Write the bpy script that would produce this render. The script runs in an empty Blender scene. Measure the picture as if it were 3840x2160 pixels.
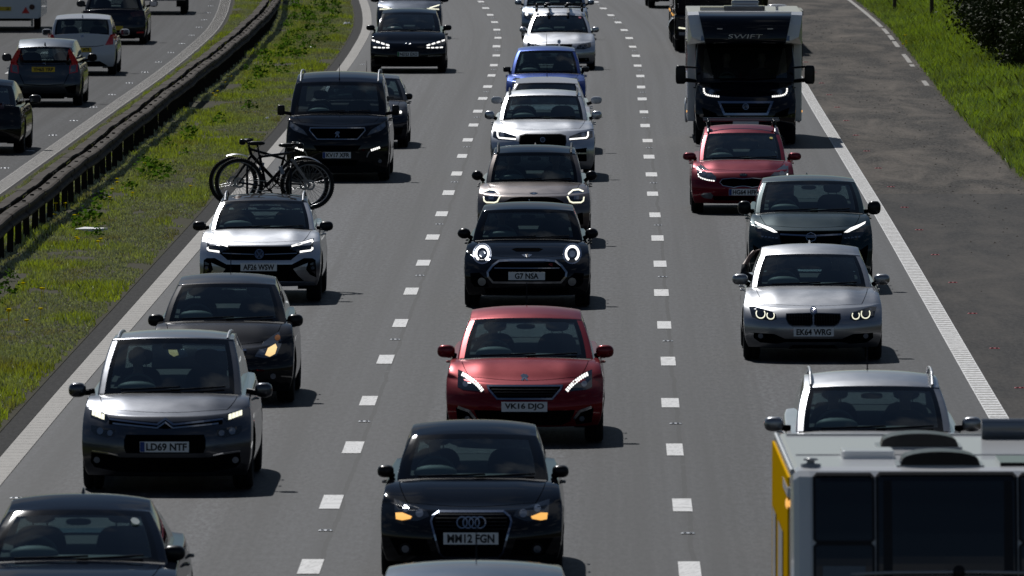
import bpy, math, random
import numpy as np
from mathutils import Vector, Matrix
from mathutils.bvhtree import BVHTree
R = math.radians
random.seed(7); rng = np.random.default_rng(7)
scn = bpy.context.scene
col = scn.collection

# ---------------------------------------------------------------- camera, sky, sun, exposure
cam = bpy.data.cameras.new('camera'); camo = bpy.data.objects.new('camera', cam); col.objects.link(camo)
camo.location = (0, 0, 7.8); camo.rotation_euler = (R(90 - 2.8), 0, 0)
cam.sensor_width = 36; cam.lens = 380.8; cam.clip_start = 1; cam.clip_end = 9000
cam.dof.use_dof = True; cam.dof.focus_distance = 168; cam.dof.aperture_fstop = 11
scn.camera = camo
SUN_AZ, SUN_EL = -14.9, 42.0                       # degrees from +Y (left of the view), elevation
w = bpy.data.worlds.new('World'); scn.world = w; w.use_nodes = True
nt = w.node_tree; bg = nt.nodes['Background']
sky = nt.nodes.new('ShaderNodeTexSky'); sky.sky_type = 'NISHITA'; sky.sun_disc = False
sky.sun_elevation = R(SUN_EL); sky.sun_rotation = R(SUN_AZ); sky.dust_density = .04; sky.air_density = 1.0; sky.ozone_density = 2.0
tcw = nt.nodes.new('ShaderNodeTexCoord'); mpw = nt.nodes.new('ShaderNodeMapping'); mpw.inputs['Scale'].default_value = (1, 1, 2.6); nt.links.new(tcw.outputs['Generated'], mpw.inputs['Vector'])
nzw = nt.nodes.new('ShaderNodeTexNoise'); nzw.inputs['Scale'].default_value = 3.4; nzw.inputs['Detail'].default_value = 6; nzw.inputs['Roughness'].default_value = .55; nt.links.new(mpw.outputs[0], nzw.inputs['Vector'])
rpw = nt.nodes.new('ShaderNodeValToRGB'); rpw.color_ramp.elements[0].position = .54; rpw.color_ramp.elements[1].position = .66; rpw.color_ramp.elements[0].color = (0, 0, 0, 1); rpw.color_ramp.elements[1].color = (.85, .85, .85, 1); nt.links.new(nzw.outputs['Fac'], rpw.inputs[0])
mxw = nt.nodes.new('ShaderNodeMix'); mxw.data_type = 'RGBA'; nt.links.new(rpw.outputs[0], mxw.inputs[0]); nt.links.new(sky.outputs[0], mxw.inputs[6]); mxw.inputs[7].default_value = (6.4, 6.9, 7.9, 1)
nt.links.new(mxw.outputs[2], bg.inputs[0]); bg.inputs[1].default_value = 0.05
sl = bpy.data.lights.new('sun', 'SUN'); slo = bpy.data.objects.new('sun', sl); col.objects.link(slo)
sl.energy = 5.0; sl.angle = R(0.55); sl.color = (1, .98, .955)
sd = Vector((math.sin(R(SUN_AZ)) * math.cos(R(SUN_EL)), math.cos(R(SUN_AZ)) * math.cos(R(SUN_EL)), math.sin(R(SUN_EL))))
slo.rotation_euler = sd.to_track_quat('Z', 'Y').to_euler(); slo.location = (0, 0, 60)
vs = scn.view_settings; vs.view_transform = 'Standard'; vs.look = 'None'; vs.exposure = -0.8; vs.gamma = 1
try: vs.use_curve_mapping = False
except Exception: pass
scn.cycles.max_bounces = 8; scn.cycles.transparent_max_bounces = 16
scn.cycles.sample_clamp_indirect = 4

# ---------------------------------------------------------------- node helpers and materials
MAT = {}
def newmat(key):
    m = bpy.data.materials.new(key); m.use_nodes = True; MAT[key] = m
    return m, m.node_tree, m.node_tree.nodes['Principled BSDF']
def simple(key, colr, rough=.5, metal=0, spec=.5, coat=0, emis=None, es=0):
    m, t, b = newmat(key)
    b.inputs['Base Color'].default_value = (*colr, 1); b.inputs['Roughness'].default_value = rough
    b.inputs['Metallic'].default_value = metal; b.inputs['Specular IOR Level'].default_value = spec
    b.inputs['Coat Weight'].default_value = coat; b.inputs['Coat Roughness'].default_value = .03
    if emis: b.inputs['Emission Color'].default_value = (*emis, 1); b.inputs['Emission Strength'].default_value = es
    return m
def N(t, kind, **k):
    n = t.nodes.new(kind)
    for a, v in k.items(): setattr(n, a, v)
    return n
def math_(t, op, a, b=None, c=None, clamp=False):
    n = t.nodes.new('ShaderNodeMath'); n.operation = op; n.use_clamp = clamp
    for i, x in enumerate((a, b, c)):
        if x is None: continue
        if isinstance(x, (int, float)): n.inputs[i].default_value = x
        else: t.links.new(x, n.inputs[i])
    return n.outputs[0]
def mixc(t, fac, a, b, mode='MIX'):
    n = t.nodes.new('ShaderNodeMix'); n.data_type = 'RGBA'; n.blend_type = mode; n.clamp_factor = True
    for idx, x in ((0, fac), (6, a), (7, b)):
        if isinstance(x, (int, float)): n.inputs[idx].default_value = x
        elif isinstance(x, tuple): n.inputs[idx].default_value = (*x, 1) if len(x) == 3 else x
        else: t.links.new(x, n.inputs[idx])
    return n.outputs[2]
def noise(t, vec, scale, detail=3, rough=.55, dist=0):
    n = t.nodes.new('ShaderNodeTexNoise'); n.inputs['Scale'].default_value = scale; n.inputs['Detail'].default_value = detail
    n.inputs['Roughness'].default_value = rough; n.inputs['Distortion'].default_value = dist
    if vec is not None: t.links.new(vec, n.inputs['Vector'])
    return n.outputs['Fac']
def ramp(t, fac, *stops):
    n = t.nodes.new('ShaderNodeValToRGB'); e = n.color_ramp.elements
    while len(e) < len(stops): e.new(.5)
    for el, (p, c) in zip(e, stops): el.position = p; el.color = (*c, 1) if len(c) == 3 else c
    t.links.new(fac, n.inputs[0]); return n.outputs[0]
def mapping(t, src, scale=(1, 1, 1), loc=(0, 0, 0)):
    n = t.nodes.new('ShaderNodeMapping'); n.inputs['Scale'].default_value = scale; n.inputs['Location'].default_value = loc
    t.links.new(src, n.inputs['Vector']); return n.outputs[0]
def paint(key, colr, metal=.55, rough=.46, flake=.18):
    m, t, b = newmat('paint_' + key)
    tc = N(t, 'ShaderNodeTexCoord').outputs['Object']
    f = noise(t, tc, 900, 1)
    c2 = tuple(min(1, x * (1 + flake)) for x in colr); c1 = tuple(x * (1 - flake) for x in colr)
    base = ramp(t, f, (.35, c1), (.65, c2))
    dirt = noise(t, tc, 3.2, 5, .6)
    zs = N(t, 'ShaderNodeSeparateXYZ'); t.links.new(tc, zs.inputs[0])
    low = math_(t, 'MULTIPLY', math_(t, 'SUBTRACT', .75, zs.outputs[2], clamp=True), math_(t, 'MULTIPLY', dirt, .75))
    base = mixc(t, math_(t, 'MULTIPLY', low, .35), base, (.10, .09, .08))
    t.links.new(base, b.inputs['Base Color'])
    b.inputs['Metallic'].default_value = metal; b.inputs['Specular IOR Level'].default_value = 0
    rr = math_(t, 'MULTIPLY_ADD', dirt, .12, rough - .05); t.links.new(rr, b.inputs['Roughness'])
    b.inputs['Coat Weight'].default_value = .6 if key.startswith('red') else .9; b.inputs['Coat IOR'].default_value = 1.48
    cr = math_(t, 'MULTIPLY_ADD', dirt, .08, .0); t.links.new(cr, b.inputs['Coat Roughness'])
    return m
for k, c, me, ro in (('grey', (.080, .087, .104), 1, .29), ('grey2', (.055, .064, .078), 1, .32), ('dkgrey', (.004, .004, .006), .2, .40), ('dkgrey2', (.006, .008, .014), 0, .40),
        ('silver', (.58, .595, .625), 1, .32), ('silver2', (.35, .36, .38), 1, .32), ('white', (.66, .67, .70), .0, .5), ('black', (.0025, .003, .005), 0, .5), ('navy', (.008, .010, .018), .0, .5), ('navyblack', (.003, .004, .008), 0, .5),
        ('dkblue', (.010, .014, .024), .6, .36), ('bluegrey', (.03, .042, .066), .9, .32), ('red', (.20, .002, .008), .5, .33), ('red2', (.175, .001, .014), .5, .33),
        ('bronze', (.17, .145, .135), 1, .31), ('blue', (.010, .055, .30), .7, .33), ('paleblue', (.28, .34, .42), 1, .32), ('green', (.0015, .019, .024), .4, .36)):
    paint(k, c, me, ro)
simple('bk', (.009, .009, .011), .28, spec=.22); simple('gr', (.004, .004, .0045), .6, spec=0); simple('frit', (.003, .003, .0035), .04, spec=.4); simple('ch', (.55, .56, .58), .12, 1); simple('chb', (.30, .34, .42), .16, 1)
simple('sv', (.42, .43, .45), .3, .9); simple('hl', (.012, .013, .016), .05, spec=.6, coat=1); simple('hc', (.16, .17, .19), .12, .5, coat=1); simple('lens', (.25, .28, .33), .08, .6, coat=1)
simple('le', (.9, .9, .9), .3, emis=(1, .98, .93), es=2.6); simple('ly', (.9, .9, .8), .3, emis=(1, .98, .74), es=1.9); simple('am', (.8, .4, .1), .3, emis=(1, .50, .12), es=1.7); simple('amw', (.8, .6, .3), .3, emis=(1, .68, .30), es=1.7); simple('amo', (.5, .16, .02), .3)
simple('rdb', (.35, .02, .03), .3); simple('rdl', (.16, .006, .010), .12, coat=1, emis=(1, .03, .04), es=.04); simple('rdd', (.05, .004, .006), .12, coat=1); simple('gl', (.005, .006, .008), .04, spec=.5, coat=.3); simple('dome', (.005, .006, .009), .22, spec=.3)
simple('bluep', (.01, .06, .3), .3); simple('rubber', (.010, .010, .011), .75, spec=.25); simple('alloy', (.28, .285, .295), .32, .85); simple('interior', (.016, .016, .017), .7, spec=.2); simple('liner', (.035, .035, .034), .9, spec=.1); simple('cloth', (.022, .022, .024), .85, spec=.1); simple('dash', (.13, .145, .14), .6)
simple('dash_sunlit', (.26, .30, .28), .6); simple('plate_w', (.84, .85, .85), .35); simple('plate_y', (.78, .52, .02), .35); simple('plate_k', (.008, .008, .01), .5); simple('band_b', (.01, .05, .25), .4); simple('band_g', (.02, .22, .07), .4)
simple('mirror_glass', (.12, .13, .15), .05, 1); simple('steel', (.33, .34, .35), .38, .9); simple('skin', (.36, .22, .17), .55); simple('hair', (.03, .02, .015), .6); simple('shirt_dark', (.02, .022, .03), .8); simple('shirt_pale', (.35, .36, .38), .8)
simple('white_shell', (.80, .805, .81), .25, coat=.5); simple('grey_shell', (.30, .31, .33), .3, coat=.5); simple('yellow_paint', (.78, .44, .005), .7, spec=0); simple('sticker_pink', (.5, .04, .13), .5); simple('sticker_yellow', (.6, .5, .03), .5); simple('sticker_pale', (.20, .28, .30), .5)
simple('bluegrey_film', (.09, .12, .15), .2); simple('beige', (.30, .26, .22), .5)
simple('litter_white', (.7, .71, .72), .5); simple('flower', (.85, .66, .0), .8, spec=0); simple('timber', (.055, .042, .032), .85); simple('soil', (.05, .04, .03), .95)
# window glass: thin pane, Fresnel gloss over a tinted clear sheet
def glassmat(key, tint, film=.0):
    m, t, b = newmat(key); t.nodes.remove(b)
    tr = N(t, 'ShaderNodeBsdfTransparent'); tr.inputs[0].default_value = (*tint, 1)
    g = N(t, 'ShaderNodeBsdfGlossy'); g.inputs['Roughness'].default_value = .015; g.inputs[0].default_value = (.95, 1, 1, 1)
    d = N(t, 'ShaderNodeBsdfDiffuse'); d.inputs[0].default_value = (.50, .56, .56, 1)
    tc = N(t, 'ShaderNodeTexCoord').outputs['Object']; oi = N(t, 'ShaderNodeObjectInfo').outputs['Random']
    sp = N(t, 'ShaderNodeSeparateXYZ'); t.links.new(tc, sp.inputs[0])
    # dust left outside the sweep of the wipers, streaks within it
    dx = math_(t, 'ADD', sp.outputs[0], .16); dz = math_(t, 'MULTIPLY', math_(t, 'SUBTRACT', sp.outputs[2], .96), 1.5)
    rad = math_(t, 'SQRT', math_(t, 'ADD', math_(t, 'MULTIPLY', dx, dx), math_(t, 'MULTIPLY', dz, dz)))
    mask = math_(t, 'MULTIPLY', math_(t, 'SUBTRACT', rad, .56), 9, clamp=True)
    arcs = N(t, 'ShaderNodeTexNoise'); arcs.noise_dimensions = '1D'; arcs.inputs['Scale'].default_value = 26; t.links.new(math_(t, 'ADD', rad, math_(t, 'MULTIPLY', oi, 9)), arcs.inputs['W'])
    n1 = noise(t, mapping(t, tc, (1, 1, 1)), 3.3, 6, .7)
    f = math_(t, 'MULTIPLY', math_(t, 'ADD', math_(t, 'MULTIPLY', mask, 1.6), math_(t, 'MULTIPLY', arcs.outputs['Fac'], .55)), math_(t, 'MULTIPLY', n1, film))
    mx0 = N(t, 'ShaderNodeMixShader'); t.links.new(f, mx0.inputs[0]); t.links.new(tr.outputs[0], mx0.inputs[1]); t.links.new(d.outputs[0], mx0.inputs[2])
    ge = N(t, 'ShaderNodeNewGeometry'); dp = N(t, 'ShaderNodeVectorMath', operation='DOT_PRODUCT'); t.links.new(ge.outputs['Normal'], dp.inputs[0]); t.links.new(ge.outputs['Incoming'], dp.inputs[1])
    fr = math_(t, 'MULTIPLY_ADD', math_(t, 'POWER', math_(t, 'SUBTRACT', 1.0, math_(t, 'ABSOLUTE', dp.outputs['Value'])), 5.0), .88, .11)
    mx = N(t, 'ShaderNodeMixShader'); t.links.new(fr, mx.inputs[0]); t.links.new(mx0.outputs[0], mx.inputs[1]); t.links.new(g.outputs[0], mx.inputs[2])
    t.links.new(mx.outputs[0], t.nodes['Material Output'].inputs[0])
    return m
glassmat('glass', (.38, .48, .49), .010); glassmat('glass_tint', (.25, .28, .29), .008)

# ---------------------------------------------------------------- mesh helpers
def mesh_obj(name, V, F, mats, parent=None, tags=None, smooth=False, loc=None, edges=()):
    me = bpy.data.meshes.new(name)
    me.from_pydata([tuple(v) for v in V], list(edges), [tuple(int(i) for i in f) for f in F])
    if not isinstance(mats, (list, tuple)): mats = [mats]
    for m in mats: me.materials.append(MAT[m] if isinstance(m, str) else m)
    if tags is not None: me.polygons.foreach_set('material_index', np.asarray(tags, dtype=np.int32))
    if smooth: me.polygons.foreach_set('use_smooth', np.ones(len(me.polygons), dtype=bool))
    me.update()
    o = bpy.data.objects.new(name, me); col.objects.link(o)
    if parent: o.parent = parent
    if loc: o.location = loc
    return o
def share(o, parent=None, loc=None, rot=None, scale=None):
    c = o.copy(); col.objects.link(c); c.parent = parent
    if loc is not None: c.location = loc
    if rot is not None: c.rotation_euler = rot
    if scale is not None: c.scale = scale
    return c
def tag(o, label=None, cat=None, group=None, kind=None):
    if label: o['label'] = label
    if cat: o['category'] = cat
    if group: o['group'] = group
    if kind: o['kind'] = kind
    return o
def empty(name, loc, rz=0):
    o = bpy.data.objects.new(name, None); o.empty_display_size = .2; col.objects.link(o)
    o.location = loc; o.rotation_euler = (0, 0, rz); return o
class MB:
    def __init__(s): s.V = []; s.F = []
    def add(s, V, F):
        n = len(s.V); s.V += [tuple(v) for v in V]; s.F += [tuple(i + n for i in f) for f in F]; return s
    def box(s, c, d, rz=0, rx=0, ry=0):
        M = Matrix.Rotation(rz, 3, 'Z') @ Matrix.Rotation(ry, 3, 'Y') @ Matrix.Rotation(rx, 3, 'X')
        P = [Vector(c) + M @ Vector((x * d[0] / 2, y * d[1] / 2, z * d[2] / 2)) for x in (-1, 1) for y in (-1, 1) for z in (-1, 1)]
        return s.add(P, [(0, 1, 3, 2), (4, 6, 7, 5), (0, 4, 5, 1), (2, 3, 7, 6), (0, 2, 6, 4), (1, 5, 7, 3)])
    def tube(s, pts, r, n=8, caps=True):
        pts = [Vector(p) for p in pts]; rs = r if isinstance(r, (list, tuple)) else [r] * len(pts); V = []; F = []
        for i, p in enumerate(pts):
            d = (pts[min(i + 1, len(pts) - 1)] - pts[max(i - 1, 0)]).normalized()
            a = Vector((0, 0, 1)) if abs(d.z) < .9 else Vector((1, 0, 0))
            e1 = d.cross(a).normalized(); e2 = d.cross(e1)
            V += [p + rs[i] * (math.cos(2 * math.pi * k / n) * e1 + math.sin(2 * math.pi * k / n) * e2) for k in range(n)]
        for i in range(len(pts) - 1):
            for k in range(n):
                k2 = (k + 1) % n; F.append((i * n + k, i * n + k2, (i + 1) * n + k2, (i + 1) * n + k))
        if caps: F += [tuple(range(n)), tuple(range((len(pts) - 1) * n, len(pts) * n))]
        return s.add(V, F)
    def lathe(s, prof, axis='x', c=(0, 0, 0), n=28, closed=False):
        """prof: list of (along axis, radius)"""
        V = []; F = []; m = len(prof)
        for k in range(n):
            a = 2 * math.pi * k / n
            for h, r in prof:
                v = {'x': (h, r * math.cos(a), r * math.sin(a)), 'y': (r * math.cos(a), h, r * math.sin(a)), 'z': (r * math.cos(a), r * math.sin(a), h)}[axis]
                V.append((v[0] + c[0], v[1] + c[1], v[2] + c[2]))
        for k in range(n):
            k2 = (k + 1) % n
            for j in range(m - (0 if closed else 1)):
                j2 = (j + 1) % m
                F.append((k * m + j, k2 * m + j, k2 * m + j2, k * m + j2))
        return s.add(V, F)
    def loft(s, rings, closed=True, caps=True):
        n = len(rings[0]); V = [p for r in rings for p in r]; F = []
        for i in range(len(rings) - 1):
            for k in range(n if closed else n - 1):
                k2 = (k + 1) % n; F.append((i * n + k, i * n + k2, (i + 1) * n + k2, (i + 1) * n + k))
        if caps: F += [tuple(range(n))[::-1], tuple(range((len(rings) - 1) * n, len(rings) * n))]
        return s.add(V, F)
    def ell(s, c, r, p=2.0, nu=16, nv=10):
        """superellipsoid"""
        V = []; F = []; f = lambda x: math.copysign(abs(x) ** (2 / p), x)
        for j in range(nv + 1):
            b = -math.pi / 2 + math.pi * j / nv
            for i in range(nu):
                a = 2 * math.pi * i / nu
                V.append((c[0] + r[0] * f(math.cos(b)) * f(math.cos(a)), c[1] + r[1] * f(math.cos(b)) * f(math.sin(a)), c[2] + r[2] * f(math.sin(b))))
        for j in range(nv):
            for i in range(nu):
                i2 = (i + 1) % nu; F.append((j * nu + i, j * nu + i2, (j + 1) * nu + i2, (j + 1) * nu + i))
        return s.add(V, F)
    def build(s, name, mats, parent=None, smooth=False, loc=None):
        return mesh_obj(name, s.V, s.F, mats, parent, None, smooth, loc)
def catmull(V, F, T):
    """one Catmull-Clark step of a quad mesh; T = tags per face, inherited"""
    V = np.asarray(V, float); F = np.asarray(F, int); nV = len(V); nF = len(F)
    fp = V[F].mean(1)
    E = np.stack([F, np.roll(F, -1, 1)], 2).reshape(-1, 2); Es = np.sort(E, 1)
    U, inv = np.unique(Es, axis=0, return_inverse=True); inv = inv.reshape(-1); nE = len(U)
    cnt = np.bincount(inv, minlength=nE); fsum = np.zeros((nE, 3)); np.add.at(fsum, inv, np.repeat(fp, 4, 0))
    mid = V[U].mean(1); ep = np.where((cnt == 2)[:, None], (V[U].sum(1) + fsum) / 4, mid)
    val = np.bincount(U.reshape(-1), minlength=nV).astype(float)[:, None]
    Rm = np.zeros((nV, 3)); np.add.at(Rm, U[:, 0], mid); np.add.at(Rm, U[:, 1], mid); Rm /= np.maximum(val, 1)
    Q = np.zeros((nV, 3)); nq = np.zeros((nV, 1)); np.add.at(Q, F.reshape(-1), np.repeat(fp, 4, 0)); np.add.at(nq, F.reshape(-1), 1); Q /= np.maximum(nq, 1)
    nv = (Q + 2 * Rm + (val - 3) * V) / np.maximum(val, 1)
    b = cnt == 1
    if b.any():
        bm = np.zeros((nV, 3)); bc = np.zeros((nV, 1))
        for k in (0, 1): np.add.at(bm, U[b, k], mid[b]); np.add.at(bc, U[b, k], 1)
        on = bc[:, 0] > 0; nv[on] = (bm[on] / bc[on] + V[on]) / 2
    NV = np.vstack([nv, fp, ep]); e = inv.reshape(nF, 4) + nV + nF; f = np.arange(nF) + nV
    NF = np.concatenate([np.stack([F[:, k], e[:, k], f, e[:, k - 1]], 1) for k in range(4)])
    return NV, NF, np.concatenate([T] * 4)
def lattice(S, T, Q, fn):
    """surface of a box lattice; fn(s,t,q) -> xyz; face tags: (side, i, j) side 0 front 1 rear 2 left 3 right 4 top 5 bottom"""
    idx = {}; V = []; F = []; G = []
    def v(i, j, k):
        if (i, j, k) not in idx: idx[(i, j, k)] = len(V); V.append(fn(S[i], T[j], Q[k]))
        return idx[(i, j, k)]
    nS, nT, nQ = len(S) - 1, len(T) - 1, len(Q) - 1
    for i in range(nS):
        for k in range(nQ):
            F.append((v(i, 0, k), v(i + 1, 0, k), v(i + 1, 0, k + 1), v(i, 0, k + 1))); G.append((0, i, k))
            F.append((v(i + 1, nT, k), v(i, nT, k), v(i, nT, k + 1), v(i + 1, nT, k + 1))); G.append((1, i, k))
    for j in range(nT):
        for k in range(nQ):
            F.append((v(0, j + 1, k), v(0, j, k), v(0, j, k + 1), v(0, j + 1, k + 1))); G.append((2, j, k))
            F.append((v(nS, j, k), v(nS, j + 1, k), v(nS, j + 1, k + 1), v(nS, j, k + 1))); G.append((3, j, k))
    for i in range(nS):
        for j in range(nT):
            F.append((v(i, j, nQ), v(i + 1, j, nQ), v(i + 1, j + 1, nQ), v(i, j + 1, nQ))); G.append((4, i, j))
            F.append((v(i, j + 1, 0), v(i + 1, j + 1, 0), v(i + 1, j, 0), v(i, j, 0))); G.append((5, i, j))
    return np.array(V, float), np.array(F), G
def submesh(name, V, F, keep, mats, parent, smooth=True, tags=None):
    F2 = F[keep]; u, inv = np.unique(F2, return_inverse=True)
    return mesh_obj(name, V[u], inv.reshape(F2.shape), mats, parent, None if tags is None else tags[keep], smooth)
def text_mesh(text, w, h, bold=.012, depth=0):
    """letters as a flat mesh of width w, height h centred on 0; returns (V,F) in the x,z plane"""
    cu = bpy.data.curves.new('txt', 'FONT'); cu.body = text; cu.offset = bold; cu.resolution_u = 3
    ob = bpy.data.objects.new('txt', cu); me = bpy.data.meshes.new_from_object(ob)
    V = np.array([v.co[:] for v in me.vertices]); F = [tuple(p.vertices) for p in me.polygons]
    bpy.data.objects.remove(ob); bpy.data.curves.remove(cu); bpy.data.meshes.remove(me)
    lo, hi = V.min(0), V.max(0)
    X = (V[:, 0] - (lo[0] + hi[0]) / 2) * w / (hi[0] - lo[0]); Z = (V[:, 1] - (lo[1] + hi[1]) / 2) * h / (hi[1] - lo[1])
    return np.stack([X, np.zeros(len(X)), Z], 1), F
# ---------------------------------------------------------------- the road
_CY = [40, 60, 105, 131, 159, 186, 212, 240, 269, 291, 311, 331, 345, 400, 500, 700]
_CX = [-2.50, -2.33, -1.95, -1.735, -1.46, -1.2, -.98, -.75, -.5, -.41, -.43, -.68, -.95, -2.5, -7.0, -22]
_m = np.gradient(np.array(_CX), np.array(_CY))
def XA(y):
    """plan position of the left lane line (world x at distance y)"""
    y = np.clip(np.asarray(y, float), 40, 699.9); i = np.clip(np.searchsorted(_CY, y, 'right') - 1, 0, len(_CY) - 2)
    Y = np.array(_CY); X = np.array(_CX); h = Y[i + 1] - Y[i]; t = (y - Y[i]) / h
    return (2*t**3-3*t**2+1)*X[i] + (t**3-2*t**2+t)*h*_m[i] + (-2*t**3+3*t**2)*X[i+1] + (t**3-t**2)*h*_m[i+1]
def yaw_at(y): return -math.atan((float(XA(y + 6)) - float(XA(y - 1))) / 7)
def strip(name, l0, l1, y0, y1, z, mats, parent=None, dy=3., nl=1, zf=None, off=None, kind=None):
    ys = np.arange(y0, y1 + dy * .5, dy); ls = np.linspace(0, 1, nl + 1); V = []; UV = []
    for y in ys:
        a = l0(y) if callable(l0) else l0; b = l1(y) if callable(l1) else l1
        for s in ls:
            l = a + (b - a) * s; V.append((float(XA(y)) + l, y, z + (zf(l, y) if zf else 0))); UV.append((l, y))
    n = nl + 1; F = [(i*n+k, i*n+k+1, (i+1)*n+k+1, (i+1)*n+k) for i in range(len(ys)-1) for k in range(nl)]
    o = mesh_obj(name, V, F, mats, parent, None, True)
    uv = o.data.uv_layers.new(name='road'); UV = np.array(UV)
    li = np.empty(len(o.data.loops), dtype=np.int32); o.data.loops.foreach_get('vertex_index', li)
    uv.data.foreach_set('uv', UV[li].reshape(-1))
    if kind: tag(o, kind=kind)
    return o
def asphalt(key, c0, c1, rough, lanes=True, dusty=0, joint=None, spec=.35):
    m, t, b = newmat(key)
    uv = N(t, 'ShaderNodeUVMap', uv_map='road').outputs[0]
    sp = N(t, 'ShaderNodeSeparateXYZ'); t.links.new(uv, sp.inputs[0]); U, Vv = sp.outputs[0], sp.outputs[1]
    grain = noise(t, mapping(t, uv, (42, 6.5, 1)), 1.0, 2, .6)
    g2 = noise(t, mapping(t, uv, (17, 2.4, 1)), 1.0, 2, .6)
    base = ramp(t, math_(t, 'MULTIPLY_ADD', g2, .6, math_(t, 'MULTIPLY', grain, .4)), (.37, c0), (.63, c1))
    blot = noise(t, mapping(t, uv, (.55, .05, 1)), 1.0, 4, .6)
    base = mixc(t, math_(t, 'MULTIPLY', blot, .30), base, tuple(x * .45 for x in c0))
    if lanes:
        cs = math_(t, 'COSINE', math_(t, 'MULTIPLY', U, 2 * math.pi / 3.65))
        base = mixc(t, math_(t, 'MULTIPLY_ADD', cs, .27, .27, clamp=True), base, tuple(x * .35 for x in c0))
        tr = math_(t, 'COSINE', math_(t, 'MULTIPLY', U, 4 * math.pi / 3.65))
        base = mixc(t, math_(t, 'MULTIPLY_ADD', tr, .07, .03, clamp=True), base, tuple(x * 1.5 for x in c1))
        st = noise(t, mapping(t, uv, (3.2, .014, 1)), 1.0, 4, .6)
        base = mixc(t, math_(t, 'MULTIPLY', ramp(t, st, (.42, (0, 0, 0)), (.66, (1, 1, 1))), .7), base, tuple(x * .55 for x in c0))
        oil = math_(t, 'MULTIPLY', noise(t, mapping(t, uv, (2.2, .09, 1)), 1.0, 5, .7), math_(t, 'MULTIPLY_ADD', cs, -.5, .5))
        base = mixc(t, math_(t, 'MULTIPLY', ramp(t, oil, (.45, (0, 0, 0)), (.62, (1, 1, 1))), .35), base, (.014, .014, .014))
        wob = noise(t, mapping(t, uv, (0, .22, 1)), 1.0, 5, .65)
        fine = noise(t, mapping(t, uv, (9, 1.6, 1)), 1.0, 3)
        for l, k in ((.10, .8), (3.72, .8)):
            d = math_(t, 'ABSOLUTE', math_(t, 'SUBTRACT', math_(t, 'SUBTRACT', U, l), math_(t, 'MULTIPLY_ADD', wob, .16, -.08)))
            cr = math_(t, 'MULTIPLY', math_(t, 'LESS_THAN', d, .026), math_(t, 'GREATER_THAN', fine, .35))
            base = mixc(t, math_(t, 'MULTIPLY', cr, k), base, (.008, .008, .008))
    if dusty:
        du = noise(t, mapping(t, uv, (.9, .13, 1)), 1.0, 6, .68, .4)
        base = mixc(t, math_(t, 'MULTIPLY', ramp(t, du, (.42, (0, 0, 0)), (.80, (1, 1, 1))), dusty), base, (.25, .215, .18))
        sk = noise(t, mapping(t, uv, (1.4, 2.2, 1)), 1.0, 5, .7)
        base = mixc(t, math_(t, 'MULTIPLY', ramp(t, sk, (.48, (0, 0, 0)), (.78, (1, 1, 1))), .28), base, (.03, .027, .024))
        if joint:      # a newer length of surfacing nearer than the transverse joint
            base = mixc(t, math_(t, 'MULTIPLY', math_(t, 'LESS_THAN', Vv, joint), .55), base, (.055, .056, .058))
    t.links.new(base, b.inputs['Base Color'])
    b.inputs['Roughness'].default_value = rough; b.inputs['Specular IOR Level'].default_value = spec
    bp = N(t, 'ShaderNodeBump'); bp.inputs['Strength'].default_value = .35; bp.inputs['Distance'].default_value = .004
    t.links.new(noise(t, mapping(t, uv, (60, 25, 1)), 1.0, 2), bp.inputs['Height']); t.links.new(bp.outputs[0], b.inputs['Normal'])
    return m
asphalt('asphalt', (.019, .0198, .0218), (.116, .1205, .132), .62, spec=.15)
asphalt('asphalt_far', (.013, .0134, .0145), (.072, .074, .080), .66, spec=.08)
asphalt('asphalt_shoulder', (.028, .0262, .0245), (.122, .114, .105), .85, False, .9, 194, .05)
asphalt('asphalt_edge', (.008, .008, .008), (.036, .035, .034), .85, False, spec=.1)
def linepaint(key, c, wear):
    m, t, b = newmat(key)
    uv = N(t, 'ShaderNodeUVMap', uv_map='road').outputs[0]
    n1 = noise(t, mapping(t, uv, (14, 3, 1)), 1.0, 4, .7); n2 = noise(t, mapping(t, uv, (2, .4, 1)), 1.0, 3)
    base = mixc(t, math_(t, 'MULTIPLY', ramp(t, n1, (.46, (0, 0, 0)), (.68, (1, 1, 1))), wear), c, tuple(x * .35 for x in c))
    base = mixc(t, math_(t, 'MULTIPLY', n2, .35), base, tuple(x * .55 for x in c))
    t.links.new(base, b.inputs['Base Color']); b.inputs['Roughness'].default_value = .6
linepaint('line_white', (.84, .835, .82), .75); linepaint('line_dirty', (.25, .228, .195), .7); linepaint('line_grey', (.27, .25, .22), .8)

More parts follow.
